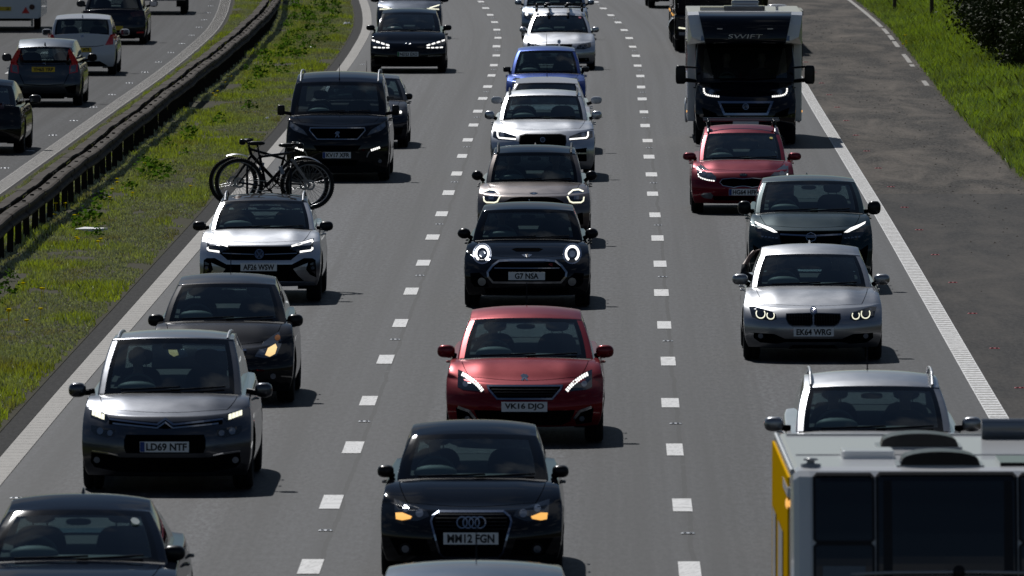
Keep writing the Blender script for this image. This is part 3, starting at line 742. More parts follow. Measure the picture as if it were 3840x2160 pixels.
    if d.get('plate'):
        px_, pz_, pw, ph, text, band, colr = d['plate']; pw, ph = .52, .112
        ys_ = [shell.hit(px_ + a_ * pw / 2, pz_ + b_ * ph / 2) for a_ in (-1, -.5, 0, .5, 1) for b_ in (-1, 1)]; ys_ = [v for v in ys_ if v is not None]
        sg = 1 if rear else -1; yp = (max(ys_) if rear else min(ys_)) + sg * .008
        o = MB().box((px_, yp, pz_), (pw, .012, ph)).build('number_plate', 'plate_' + colr, root)
        x0 = 0
        if band:
            MB().box((px_ - pw / 2 + .026, yp + sg * .008, pz_), (.046, .006, ph - .008)).build('plate_band', 'band_' + band, o); x0 = .022
        if text.strip():
            tx = text.strip(); nch = len(tx); full = len(text) > nch
            tw_ = min(.452 if not band else .43, .0545 * nch + .01)
            if full: x0 = .13
            TV, TF = text_mesh(tx, tw_, .082, .032)
            if rear: TV = TV * np.array([-1, 1, 1]); x0 = -x0
            mesh_obj('plate_lettering', [(v[0] + px_ + x0, yp + sg * .0085, v[2] + pz_) for v in TV], TF, 'plate_k', o)
    return root
# measured vehicles: sizes in metres, details as outlines on the front or rear surface
SPECS = [
{'name':'people_carrier','label':'grey people carrier with number plate LD69 NTF beside the grass verge','W':1.826,'L':4.6,'paint':'grey','feats':[['headlight','hl','p',[[-0.814,0.877],[-0.65,0.836],[-0.609,0.785],[-0.644,0.751],[-0.814,0.792]],4,1,'',0,0],['daytime_light','ly','p',[[-0.798,0.863],[-0.768,0.855],[-0.768,0.806],[-0.801,0.814]],9,1,'headlight',0,0],['daytime_light','ly','p',[[-0.762,0.854],[-0.732,0.845],[-0.732,0.795],[-0.765,0.803]],9,1,'headlight',0,0],['daytime_light','ly','p',[[-0.727,0.844],[-0.697,0.836],[-0.697,0.784],[-0.73,0.792]],9,1,'headlight',0,0],['daytime_light','ly','p',[[-0.691,0.834],[-0.661,0.826],[-0.661,0.773],[-0.694,0.781]],9,1,'headlight',0,0],['grille','gr','p',[[-0.609,0.799],[-0.076,0.751],[-0.005,0.789],[0.068,0.751],[0.6,0.799],[0.599,0.73],[0.074,0.696],[-0.005,0.689],[-0.076,0.696],[-0.609,0.73]],3,0,'',0,0],['chrome_strip','chb','s',[[-0.609,0.785],[-0.09,0.734],[-0.005,0.792],[0.08,0.734],[0.6,0.785]],8,0,'grille',0.019,0],['chrome_strip','ch','s',[[-0.568,0.74],[-0.09,0.699],[-0.005,0.756],[0.08,0.699],[0.558,0.74]],8,0,'grille',0.016,0],['headlight','hl','p',[[-0.804,0.713],[-0.541,0.68],[-0.552,0.614],[-0.63,0.593],[-0.767,0.621],[-0.801,0.655]],4,1,'',0,0],['lens','lens','p',[[-0.667,0.658],[-0.669,0.669],[-0.674,0.679],[-0.682,0.687],[-0.692,0.692],[-0.703,0.693],[-0.713,0.692],[-0.723,0.687],[-0.731,0.679],[-0.736,0.669],[-0.738,0.658],[-0.736,0.647],[-0.731,0.637],[-0.724,0.629],[-0.714,0.624],[-0.703,0.622],[-0.692,0.624],[-0.682,0.629],[-0.674,0.637],[-0.669,0.647]],8,1,'headlight',0,0],['lens','lens','p',[[-0.563,0.641],[-0.565,0.651],[-0.569,0.659],[-0.575,0.666],[-0.584,0.67],[-0.593,0.671],[-0.602,0.67],[-0.611,0.666],[-0.618,0.659],[-0.622,0.651],[-0.623,0.641],[-0.622,0.632],[-0.618,0.624],[-0.611,0.617],[-0.603,0.613],[-0.593,0.611],[-0.584,0.613],[-0.576,0.617],[-0.569,0.624],[-0.565,0.632]],8,1,'headlight',0,0],['grille','gr','p',[[-0.418,0.628],[0.408,0.628],[0.427,0.573],[0.427,0.491],[0.402,0.433],[-0.419,0.433],[-0.44,0.491],[-0.44,0.573]],4,0,'',0,0],['air_intake','gr','p',[[-0.795,0.429],[-0.569,0.408],[-0.487,0.386],[0.476,0.386],[0.558,0.408],[0.784,0.429],[0.792,0.326],[0.744,0.271],[0.47,0.227],[-0.487,0.227],[-0.761,0.271],[-0.804,0.326]],4,0,'',0,0],['chrome_strip','ch','s',[[-0.788,0.447],[-0.61,0.43],[-0.507,0.408]],10,1,'',0.012,0],['fog_light','lens','p',[[-0.703,0.349],[-0.705,0.36],[-0.71,0.37],[-0.717,0.377],[-0.727,0.382],[-0.737,0.384],[-0.748,0.382],[-0.757,0.377],[-0.765,0.37],[-0.77,0.36],[-0.772,0.349],[-0.77,0.339],[-0.765,0.329],[-0.757,0.322],[-0.748,0.317],[-0.737,0.315],[-0.727,0.317],[-0.717,0.322],[-0.71,0.329],[-0.705,0.339]],9,1,'',0,0]],'oh':0.92,'wb':2.84,'r':0.335,'rails':'flush','H':1.64,'yc':0.98,'zc':1.037,'ywt':2,'zwt':1.538,'ypk':2.7,'zpk':1.601,'wcb':0.697,'wwt':0.591,'yh':0.22,'zh':0.814,'zg':0.181,'mir':[1,1.024,0.095,0.079,'e','paint',1.43],'plate':[-0.009,0.502,0.529,0.126,'LD69 NTF','b','w'],'x':-3.679,'y':114.7},
{'name':'hatchback','label':'dark grey small hatchback with one amber front lamp showing','W':1.737,'L':4,'paint':'dkgrey','feats':[['headlight','hc','p',[[0.398,0.588],[0.496,0.748],[0.677,0.864],[0.713,0.722],[0.656,0.593],[0.522,0.567]],4,1,'',0,0],['lens','amw','p',[[0.522,0.604],[0.553,0.681],[0.641,0.727],[0.661,0.686],[0.64,0.614],[0.579,0.583]],8,1,'headlight',0,0],['lens','amo','p',[[0.695,0.794],[0.693,0.805],[0.688,0.814],[0.681,0.822],[0.672,0.826],[0.661,0.828],[0.651,0.826],[0.642,0.822],[0.634,0.814],[0.629,0.805],[0.628,0.794],[0.629,0.784],[0.634,0.775],[0.642,0.767],[0.651,0.763],[0.661,0.761],[0.672,0.763],[0.681,0.767],[0.688,0.775],[0.693,0.784]],8,1,'headlight',0,0],['lens','lens','p',[[0.522,0.635],[0.52,0.646],[0.515,0.656],[0.507,0.664],[0.497,0.669],[0.486,0.671],[0.475,0.669],[0.465,0.664],[0.457,0.656],[0.452,0.646],[0.45,0.635],[0.452,0.623],[0.457,0.613],[0.465,0.605],[0.475,0.6],[0.486,0.598],[0.497,0.6],[0.507,0.605],[0.515,0.613],[0.52,0.623]],8,1,'headlight',0,0],['grille','gr','p',[[-0.302,0.658],[0.295,0.658],[0.239,0.542],[-0.246,0.542]],4,0,'',0,0],['chrome_strip','chb','s',[[-0.302,0.665],[0.295,0.665]],9,0,'grille',0.023,0],['air_intake','gr','p',[[-0.354,0.438],[0.347,0.438],[0.393,0.271],[-0.4,0.271]],4,0,'',0,0],['fog_light','lens','p',[[0.653,0.348],[0.651,0.359],[0.647,0.368],[0.639,0.375],[0.63,0.38],[0.62,0.382],[0.609,0.38],[0.6,0.375],[0.592,0.368],[0.588,0.359],[0.586,0.348],[0.588,0.338],[0.592,0.328],[0.6,0.321],[0.609,0.316],[0.62,0.315],[0.63,0.316],[0.639,0.321],[0.647,0.328],[0.651,0.338]],6,1,'',0,0]],'oh':0.8,'wb':2.51,'r':0.31,'H':1.49,'ant':1,'yc':1,'zc':0.997,'ywt':1.75,'zwt':1.376,'ypk':2.5,'zpk':1.484,'wcb':0.679,'wwt':0.534,'yh':0.22,'zh':0.676,'zg':0.16,'mir':[0.849,0.958,0.097,0.075,'e','bk',1.45],'x':-3.505,'y':130.4},
{'name':'crossover','label':'silver crossover with number plate AF26 WSW carrying two bicycles behind','W':1.757,'L':4.27,'paint':'silver','feats':[['headlight','hl','p',[[-0.769,0.907],[-0.735,0.908],[-0.454,0.827],[-0.434,0.774],[-0.546,0.726],[-0.754,0.73]],4,1,'',0,0],['daytime_light','le','s',[[-0.457,0.815],[-0.741,0.886],[-0.753,0.863],[-0.753,0.768],[-0.729,0.749],[-0.577,0.736]],9,1,'headlight',0.024,0],['grille','gr','p',[[-0.444,0.815],[0.442,0.815],[0.479,0.768],[0.574,0.717],[0.454,0.622],[-0.457,0.622],[-0.577,0.717],[-0.482,0.768]],4,0,'',0,0],['chrome_strip','ch','s',[[-0.533,0.716],[-0.077,0.703]],9,1,'grille',0.011,0],['badge','hl','p',[[0.064,0.708],[0.061,0.729],[0.052,0.747],[0.037,0.762],[0.019,0.771],[-0.001,0.774],[-0.022,0.771],[-0.04,0.762],[-0.055,0.747],[-0.064,0.729],[-0.067,0.708],[-0.064,0.688],[-0.055,0.67],[-0.04,0.655],[-0.022,0.646],[-0.002,0.642],[0.019,0.646],[0.037,0.655],[0.052,0.67],[0.061,0.688]],7,0,'grille',0,0],['badge_ring','chb','s',[[0.061,0.708],[0.058,0.724],[0.052,0.739],[0.042,0.752],[0.03,0.762],[0.015,0.768],[-0.001,0.77],[-0.017,0.768],[-0.032,0.762],[-0.045,0.752],[-0.055,0.739],[-0.061,0.724],[-0.063,0.708],[-0.061,0.692],[-0.055,0.677],[-0.045,0.664],[-0.033,0.655],[-0.018,0.648],[-0.002,0.646],[0.015,0.648],[0.029,0.655],[0.042,0.664],[0.052,0.677],[0.058,0.692]],11,0,'grille',0.011,1],['badge_letter','chb','s',[[-0.039,0.755],[-0.001,0.701],[0.037,0.755]],11,0,'grille',0.011,0],['badge_letter','chb','s',[[-0.057,0.729],[-0.029,0.663],[-0.001,0.708],[0.026,0.663],[0.054,0.729]],11,0,'grille',0.011,0],['air_intake','gr','p',[[-0.805,0.61],[-0.761,0.64],[-0.641,0.645],[-0.47,0.559],[0.467,0.559],[0.637,0.645],[0.758,0.64],[0.802,0.61],[0.811,0.356],[0.757,0.316],[-0.761,0.316],[-0.814,0.356]],4,0,'',0,0],['bumper_blade','paint','p',[[0.485,0.496],[0.694,0.578],[0.666,0.483],[0.72,0.407],[0.806,0.363],[0.783,0.316],[0.631,0.321],[0.558,0.394]],16,1,'',0,0],['fog_light','hl','p',[[0.726,0.565],[0.789,0.591],[0.798,0.407],[0.73,0.464]],9,1,'',0,0],['lens','lens','p',[[0.788,0.502],[0.787,0.51],[0.783,0.517],[0.778,0.522],[0.77,0.526],[0.763,0.527],[0.755,0.526],[0.748,0.522],[0.742,0.517],[0.739,0.51],[0.737,0.502],[0.739,0.494],[0.742,0.487],[0.748,0.481],[0.755,0.478],[0.763,0.477],[0.77,0.478],[0.777,0.481],[0.783,0.487],[0.787,0.494]],12,1,'fog_light',0,0],['bumper_lip','paint','s',[[-0.78,0.274],[-0.331,0.293],[0.327,0.293],[0.776,0.274]],8,0,'',0.033,0]],'oh':0.84,'wb':2.55,'r':0.33,'rails':'silver','H':1.52,'roof':'dkgrey','crease':1,'yc':1.2,'zc':1.042,'ywt':2,'zwt':1.382,'ypk':2.7,'zpk':1.473,'wcb':0.682,'wwt':0.564,'yh':0.22,'zh':0.838,'zg':0.241,'mir':[0.918,1.042,0.099,0.07,'e','bk',1.65],'plate':[-0.006,0.523,0.529,0.127,'AF26 WSW','','w'],'x':-3.62,'y':154.9},
{'name':'passenger_van','label':'black passenger van with number plate KV17 XFR and short silver roof rails','W':1.92,'L':5.3,'paint':'black','feats':[['headlight','hc','p',[[0.546,0.849],[0.624,0.95],[0.877,1.097],[0.888,1.007],[0.804,0.934],[0.624,0.877]],4,1,'',0,0],['lens','lens','p',[[0.791,0.975],[0.789,0.986],[0.784,0.996],[0.776,1.004],[0.766,1.009],[0.755,1.011],[0.744,1.009],[0.734,1.004],[0.726,0.996],[0.721,0.986],[0.719,0.975],[0.721,0.964],[0.726,0.954],[0.734,0.946],[0.744,0.941],[0.755,0.939],[0.766,0.941],[0.776,0.946],[0.784,0.954],[0.789,0.964]],8,1,'headlight',0,0],['lens','lens','p',[[0.865,1.024],[0.864,1.033],[0.86,1.041],[0.853,1.047],[0.845,1.052],[0.836,1.053],[0.827,1.052],[0.819,1.047],[0.812,1.041],[0.808,1.033],[0.807,1.024],[0.808,1.015],[0.812,1.006],[0.819,1],[0.827,0.996],[0.836,0.994],[0.845,0.996],[0.853,1],[0.86,1.006],[0.864,1.015]],8,1,'headlight',0,0],['grille','gr','p',[[-0.499,0.991],[0.501,0.991],[0.514,0.942],[0.372,0.787],[-0.369,0.787],[-0.512,0.942]],4,0,'',0,0],['grille_frame','ch','s',[[-0.499,0.991],[0.501,0.991],[0.514,0.942],[0.372,0.787],[-0.369,0.787],[-0.512,0.942]],10,0,'grille',0.018,1],['badge','ch','p',[[-0.035,0.905],[-0.007,0.931],[0.038,0.924],[0.048,0.902],[0.022,0.882],[0.046,0.827],[0.022,0.823],[0.002,0.866],[-0.02,0.823],[-0.04,0.823],[-0.014,0.875],[-0.046,0.885]],14,0,'grille',0,0],['daytime_light','le','s',[[0.624,0.58],[0.648,0.587]],9,1,'',0.039,0],['daytime_light','le','s',[[0.658,0.591],[0.682,0.598]],9,1,'',0.039,0],['daytime_light','le','s',[[0.692,0.601],[0.716,0.609]],9,1,'',0.039,0],['daytime_light','le','s',[[0.726,0.612],[0.75,0.62]],9,1,'',0.039,0],['daytime_light','le','s',[[0.76,0.623],[0.784,0.63]],9,1,'',0.039,0],['chrome_strip','sv','s',[[0.608,0.568],[0.575,0.527],[0.546,0.452]],9,1,'',0.021,0],['fog_light','lens','p',[[0.821,0.375],[0.819,0.386],[0.815,0.395],[0.807,0.403],[0.797,0.408],[0.787,0.41],[0.776,0.408],[0.767,0.403],[0.759,0.395],[0.754,0.386],[0.753,0.375],[0.754,0.365],[0.759,0.355],[0.767,0.348],[0.776,0.343],[0.787,0.341],[0.797,0.343],[0.807,0.348],[0.815,0.355],[0.819,0.365]],6,1,'',0,0],['air_intake','gr','p',[[-0.442,0.673],[0.444,0.673],[0.364,0.568],[-0.363,0.568]],4,0,'',0,0],['air_intake','gr','p',[[-0.385,0.405],[0.386,0.405],[0.347,0.299],[-0.346,0.299]],4,0,'',0,0]],'oh':0.93,'wb':3.275,'r':0.335,'rails':'short','H':1.9,'van':1,'ant':2,'roof':'navy','yc':0.85,'zc':1.246,'ywt':1.7,'zwt':1.778,'ypk':2.6,'zpk':1.956,'wcb':0.809,'wwt':0.722,'yh':0.2,'zh':1.008,'zg':0.16,'mir':[1.062,1.292,0.07,0.096,'b','bk',1.05],'plate':[-0.006,0.494,0.522,0.119,'KV17 XFR','b','w'],'x':-3.224,'y':199.5},
{'name':'hatchback','label':'dark hatchback half hidden behind the black passenger van','W':1.8,'L':4.3,'paint':'dkblue','feats':[['headlight','hl','p',[[0.595,0.608],[0.618,0.685],[0.784,0.756],[0.777,0.643]],4,1,'',0,0],['lens','le','p',[[0.774,0.717],[0.772,0.726],[0.768,0.734],[0.762,0.74],[0.754,0.744],[0.745,0.745],[0.737,0.744],[0.729,0.74],[0.722,0.734],[0.718,0.726],[0.717,0.717],[0.718,0.708],[0.722,0.701],[0.729,0.694],[0.736,0.69],[0.745,0.689],[0.754,0.69],[0.762,0.694],[0.768,0.701],[0.772,0.708]],8,1,'headlight',0,0],['air_intake','gr','p',[[0.621,0.39],[0.798,0.408],[0.763,0.275],[0.639,0.257]],5,1,'',0,0],['grille','gr','p',[[-0.368,0.629],[0.37,0.629],[0.321,0.505],[-0.319,0.505]],4,0,'',0,0]],'oh':0.85,'wb':2.63,'r':0.32,'H':1.46,'ant':1,'yc':1.1,'zc':0.968,'ywt':1.9,'zwt':1.344,'ypk':2.6,'zpk':1.431,'wcb':0.79,'wwt':0.624,'yh':0.22,'zh':0.73,'zg':0.16,'mir':[0.875,0.994,0.095,0.067,'e','bk',1.55],'x':-2.984,'y':216.6},
{'name':'crossover','label':'black electric crossover with slim split lights and number plate ND23 EXO','W':1.89,'L':4.68,'paint':'black','feats':[['headlight','hl','p',[[-0.934,0.833],[-0.712,0.768],[-0.428,0.69],[-0.439,0.608],[-0.849,0.614],[-0.918,0.762]],4,1,'',0,0],['daytime_light','le','s',[[-0.915,0.813],[-0.83,0.788]],9,1,'headlight',0.033,0],['daytime_light','le','s',[[-0.794,0.777],[-0.709,0.752]],9,1,'headlight',0.033,0],['daytime_light','le','s',[[-0.672,0.742],[-0.587,0.718]],9,1,'headlight',0.033,0],['daytime_light','le','s',[[-0.551,0.708],[-0.465,0.684]],9,1,'headlight',0.033,0],['daytime_light','le','s',[[-0.861,0.638],[-0.786,0.635]],9,1,'headlight',0.027,0],['daytime_light','le','s',[[-0.754,0.634],[-0.679,0.631]],9,1,'headlight',0.027,0],['daytime_light','le','s',[[-0.647,0.63],[-0.572,0.632]],9,1,'headlight',0.027,0],['daytime_light','le','s',[[-0.54,0.633],[-0.465,0.635]],9,1,'headlight',0.027,0],['air_intake','gr','p',[[-0.849,0.399],[0.853,0.399],[0.82,0.221],[-0.817,0.221]],4,0,'',0,0],['chrome_strip','sv','s',[[-0.842,0.436],[-0.494,0.425]],9,1,'',0.011,0],['badge','ch','s',[[-0.087,0.712],[-0.087,0.74],[-0.049,0.72],[-0.049,0.74],[-0.017,0.74],[0.01,0.712],[0.038,0.74]],9,0,'',0.009,0],['badge','ch','s',[[0.035,0.712],[0.062,0.737],[0.084,0.712]],9,0,'',0.009,0]],'oh':0.85,'wb':2.9,'r':0.36,'H':1.55,'yc':1.15,'zc':1.043,'ywt':2.15,'zwt':1.438,'ypk':2.9,'zpk':1.549,'wcb':0.714,'wwt':0.607,'yh':0.22,'zh':0.737,'zg':0.16,'mir':[0.957,1.092,0.108,0.07,'e','bk',1.6],'plate':[-0.002,0.476,0.544,0.122,'ND23 EXO','g','w'],'x':-2.579,'y':268.4},
{'name':'hatchback','label':'blue-grey hatchback with yellowish triangular lights behind the black electric crossover','W':1.82,'L':4.4,'paint':'bluegrey','feats':[['headlight','hl','p',[[0.486,0.858],[0.847,0.966],[0.842,0.812],[0.67,0.824]],4,1,'',0,0],['daytime_light','ly','s',[[0.504,0.849],[0.83,0.938],[0.82,0.824]],9,1,'headlight',0.025,1]],'oh':0.88,'wb':2.68,'r':0.33,'H':1.5,'yc':1.15,'zc':1.095,'ywt':1.95,'zwt':1.556,'ypk':2.6,'zpk':1.682,'wcb':0.786,'wwt':0.617,'yh':0.22,'zh':0.855,'zg':0.16,'mir':[0.968,1.07,0.123,0.077,'e','paint',1.6],'x':-2.857,'y':301},
{'name':'family_car','label':'blue-grey car roof at the bottom edge in front of the black hatchback','W':1.84,'L':4.4,'paint':'bluegrey','feats':[],'oh':0.85,'wb':2.65,'r':0.34,'H':1.63,'ant':1,'yc':1.1,'zc':0.97,'ywt':1.9,'zwt':1.385,'ypk':2.7,'zpk':1.47,'wcb':0.74,'wwt':0.63,'yh':0.25,'zh':0.8,'zg':0.2,'mir':[1,0.99,0.12,0.08,'e','paint',1.5],'x':-0.316,'y':82.5},
{'name':'hatchback','label':'black hatchback with four-ring badge, amber lamps and number plate MM12 FGN','W':1.74,'L':3.95,'paint':'black','feats':[['headlight','hl','p',[[-0.74,0.765],[-0.625,0.733],[-0.423,0.674],[-0.397,0.626],[-0.509,0.584],[-0.721,0.584]],4,1,'',0,0],['indicator','am','p',[[-0.723,0.648],[-0.657,0.653],[-0.564,0.623],[-0.578,0.602],[-0.657,0.585],[-0.716,0.593]],9,1,'headlight',0,0],['lens','lens','p',[[-0.456,0.653],[-0.458,0.664],[-0.463,0.674],[-0.471,0.682],[-0.481,0.687],[-0.493,0.689],[-0.504,0.687],[-0.514,0.682],[-0.522,0.674],[-0.527,0.664],[-0.529,0.653],[-0.527,0.642],[-0.522,0.632],[-0.514,0.624],[-0.504,0.619],[-0.493,0.617],[-0.481,0.619],[-0.471,0.624],[-0.463,0.632],[-0.458,0.642]],7,1,'headlight',0,0],['lens','lens','p',[[-0.593,0.69],[-0.595,0.7],[-0.6,0.709],[-0.607,0.716],[-0.615,0.721],[-0.625,0.722],[-0.635,0.721],[-0.644,0.716],[-0.651,0.709],[-0.656,0.7],[-0.657,0.69],[-0.656,0.68],[-0.651,0.672],[-0.644,0.664],[-0.635,0.66],[-0.625,0.658],[-0.615,0.66],[-0.607,0.664],[-0.6,0.672],[-0.595,0.68]],7,1,'headlight',0,0],['grille','gr','p',[[-0.307,0.674],[0.305,0.674],[0.365,0.63],[0.38,0.584],[0.299,0.291],[0.256,0.244],[-0.258,0.244],[-0.3,0.291],[-0.381,0.584],[-0.366,0.63]],3,0,'',0,0],['grille_frame','chb','s',[[-0.307,0.674],[0.305,0.674],[0.365,0.63],[0.38,0.584],[0.299,0.291],[0.256,0.244],[-0.258,0.244],[-0.3,0.291],[-0.381,0.584],[-0.366,0.63]],12,0,'grille',0.018,1],['grille_bar','bk','s',[[-0.339,0.648],[0.337,0.648]],6,0,'grille',0.008,0],['grille_bar','bk','s',[[-0.339,0.615],[0.337,0.615]],6,0,'grille',0.008,0],['grille_bar','bk','s',[[-0.339,0.582],[0.337,0.582]],6,0,'grille',0.008,0],['grille_bar','bk','s',[[-0.339,0.549],[0.337,0.549]],6,0,'grille',0.008,0],['grille_bar','bk','s',[[-0.339,0.516],[0.337,0.516]],6,0,'grille',0.008,0],['badge_ring','ch','s',[[-0.037,0.576],[-0.039,0.589],[-0.043,0.601],[-0.051,0.611],[-0.061,0.619],[-0.073,0.624],[-0.086,0.625],[-0.098,0.624],[-0.11,0.619],[-0.12,0.611],[-0.128,0.601],[-0.133,0.589],[-0.135,0.576],[-0.133,0.564],[-0.128,0.552],[-0.12,0.542],[-0.11,0.534],[-0.098,0.529],[-0.086,0.527],[-0.073,0.529],[-0.061,0.534],[-0.051,0.542],[-0.043,0.552],[-0.039,0.564]],14,0,'grille',0.012,1],['badge_ring','ch','s',[[0.021,0.576],[0.019,0.589],[0.014,0.601],[0.006,0.611],[-0.004,0.619],[-0.016,0.624],[-0.028,0.625],[-0.041,0.624],[-0.053,0.619],[-0.063,0.611],[-0.071,0.601],[-0.076,0.589],[-0.077,0.576],[-0.076,0.564],[-0.071,0.552],[-0.063,0.542],[-0.053,0.534],[-0.041,0.529],[-0.028,0.527],[-0.016,0.529],[-0.004,0.534],[0.006,0.542],[0.014,0.552],[0.019,0.564]],14,0,'grille',0.012,1],['badge_ring','ch','s',[[0.077,0.576],[0.075,0.589],[0.07,0.601],[0.063,0.611],[0.052,0.619],[0.041,0.624],[0.028,0.625],[0.015,0.624],[0.004,0.619],[-0.007,0.611],[-0.014,0.601],[-0.019,0.589],[-0.021,0.576],[-0.019,0.564],[-0.014,0.552],[-0.007,0.542],[0.004,0.534],[0.015,0.529],[0.028,0.527],[0.041,0.529],[0.052,0.534],[0.062,0.542],[0.07,0.552],[0.075,0.564]],14,0,'grille',0.012,1],['badge_ring','ch','s',[[0.135,0.576],[0.134,0.589],[0.129,0.601],[0.121,0.611],[0.111,0.619],[0.099,0.624],[0.086,0.625],[0.074,0.624],[0.062,0.619],[0.052,0.611],[0.044,0.601],[0.039,0.589],[0.038,0.576],[0.039,0.564],[0.044,0.552],[0.052,0.542],[0.062,0.534],[0.074,0.529],[0.086,0.527],[0.099,0.529],[0.111,0.534],[0.121,0.542],[0.129,0.552],[0.134,0.564]],14,0,'grille',0.012,1],['fog_surround','bk','s',[[-0.574,0.318],[-0.576,0.331],[-0.581,0.343],[-0.589,0.354],[-0.6,0.362],[-0.612,0.367],[-0.625,0.369],[-0.639,0.367],[-0.651,0.362],[-0.662,0.354],[-0.67,0.343],[-0.675,0.331],[-0.676,0.318],[-0.675,0.304],[-0.67,0.292],[-0.662,0.281],[-0.651,0.273],[-0.639,0.268],[-0.626,0.267],[-0.612,0.268],[-0.6,0.273],[-0.589,0.281],[-0.581,0.292],[-0.576,0.304]],8,1,'',0.01,1],['fog_light','lens','p',[[-0.589,0.318],[-0.591,0.329],[-0.596,0.339],[-0.604,0.347],[-0.614,0.352],[-0.625,0.354],[-0.637,0.352],[-0.647,0.347],[-0.655,0.339],[-0.66,0.329],[-0.662,0.318],[-0.66,0.306],[-0.655,0.296],[-0.647,0.288],[-0.637,0.283],[-0.626,0.281],[-0.614,0.283],[-0.604,0.288],[-0.596,0.296],[-0.591,0.306]],6,1,'',0,0],['air_intake','gr','p',[[-0.779,0.419],[-0.424,0.419],[-0.365,0.259],[-0.689,0.254]],3,1,'',0,0]],'oh':0.82,'wb':2.469,'r':0.315,'H':1.416,'crease':0.6,'yc':1.12,'zc':0.944,'ywt':1.85,'zwt':1.282,'ypk':2.5,'zpk':1.399,'wcb':0.655,'wwt':0.546,'yh':0.22,'zh':0.677,'zg':0.188,'mir':[0.839,0.964,0.08,0.06,'e','bk',1.57],'plate':[-0.002,0.429,0.524,0.125,'MM12 FGN','','w'],'x':-0.387,'y':102.2},
{'name':'hatchback','label':'red hatchback with dotted light strips and number plate VK16 DJO','W':1.804,'L':4.25,'paint':'red','feats':[['headlight','hl','p',[[-0.765,0.836],[-0.687,0.808],[-0.561,0.735],[-0.48,0.66],[-0.457,0.606],[-0.561,0.619],[-0.699,0.626],[-0.765,0.652]],4,1,'',0,0],['daytime_light','le','s',[[-0.717,0.793],[-0.7,0.785]],9,1,'headlight',0.039,0],['daytime_light','le','s',[[-0.692,0.782],[-0.674,0.773]],9,1,'headlight',0.039,0],['daytime_light','le','s',[[-0.667,0.77],[-0.65,0.761]],9,1,'headlight',0.039,0],['daytime_light','le','s',[[-0.642,0.757],[-0.626,0.747]],9,1,'headlight',0.039,0],['daytime_light','le','s',[[-0.619,0.742],[-0.603,0.732]],9,1,'headlight',0.039,0],['daytime_light','le','s',[[-0.595,0.728],[-0.579,0.717]],9,1,'headlight',0.039,0],['daytime_light','le','s',[[-0.572,0.713],[-0.556,0.702]],9,1,'headlight',0.039,0],['daytime_light','le','s',[[-0.55,0.696],[-0.535,0.683]],9,1,'headlight',0.039,0],['daytime_light','le','s',[[-0.529,0.678],[-0.515,0.665]],9,1,'headlight',0.039,0],['daytime_light','le','s',[[-0.508,0.659],[-0.497,0.644]],9,1,'headlight',0.039,0],['daytime_light','le','s',[[-0.491,0.637],[-0.479,0.622]],9,1,'headlight',0.039,0],['lens','lens','p',[[-0.643,0.691],[-0.645,0.701],[-0.65,0.71],[-0.657,0.717],[-0.666,0.721],[-0.676,0.723],[-0.686,0.721],[-0.695,0.717],[-0.702,0.71],[-0.706,0.701],[-0.708,0.691],[-0.706,0.681],[-0.702,0.672],[-0.695,0.665],[-0.686,0.66],[-0.676,0.659],[-0.666,0.66],[-0.657,0.665],[-0.65,0.672],[-0.645,0.681]],7,1,'headlight',0,0],['grille','gr','p',[[-0.423,0.679],[0.423,0.679],[0.407,0.64],[0.313,0.537],[-0.312,0.537],[-0.407,0.64]],3,0,'',0,0],['grille_frame','chb','s',[[-0.423,0.679],[0.423,0.679],[0.407,0.64],[0.313,0.537],[-0.312,0.537],[-0.407,0.64]],12,0,'grille',0.019,1],['grille_bar','bk','s',[[-0.377,0.64],[0.377,0.64]],7,0,'grille',0.008,0],['grille_bar','bk','s',[[-0.354,0.61],[0.354,0.61]],7,0,'grille',0.008,0],['grille_bar','bk','s',[[-0.331,0.58],[0.331,0.58]],7,0,'grille',0.008,0],['badge','ch','p',[[-0.049,0.783],[-0.025,0.798],[0.02,0.792],[0.039,0.778],[0.035,0.76],[0.02,0.767],[0.039,0.732],[0.02,0.729],[0,0.748],[-0.023,0.729],[-0.046,0.735],[-0.03,0.755]],10,0,'',0,0],['air_intake','gr','p',[[-0.577,0.406],[0.577,0.406],[0.52,0.28],[0.416,0.233],[-0.416,0.233],[-0.519,0.28]],4,0,'',0,0],['fog_pocket','gr','p',[[-0.785,0.429],[-0.641,0.401],[-0.566,0.309],[-0.589,0.237],[-0.762,0.257]],4,1,'',0,0],['chrome_strip','ch','s',[[-0.762,0.433],[-0.63,0.391],[-0.561,0.303]],12,1,'fog_pocket',0.031,0],['fog_light','lens','p',[[-0.621,0.303],[-0.622,0.312],[-0.626,0.321],[-0.633,0.328],[-0.642,0.332],[-0.652,0.334],[-0.661,0.332],[-0.67,0.328],[-0.677,0.321],[-0.681,0.312],[-0.683,0.303],[-0.681,0.293],[-0.677,0.285],[-0.67,0.278],[-0.661,0.273],[-0.652,0.272],[-0.642,0.273],[-0.633,0.278],[-0.626,0.285],[-0.622,0.293]],9,1,'fog_pocket',0,0]],'oh':0.87,'wb':2.62,'r':0.325,'H':1.457,'ant':1,'crease':0.8,'yc':1.05,'zc':0.972,'ywt':1.95,'zwt':1.343,'ypk':2.6,'zpk':1.461,'wcb':0.701,'wwt':0.577,'yh':0.22,'zh':0.694,'zg':0.215,'mir':[0.911,0.999,0.103,0.074,'e','paint',1.5],'plate':[-0.002,0.449,0.513,0.113,'VK16 DJO','','w'],'x':0.142,'y':122.7},
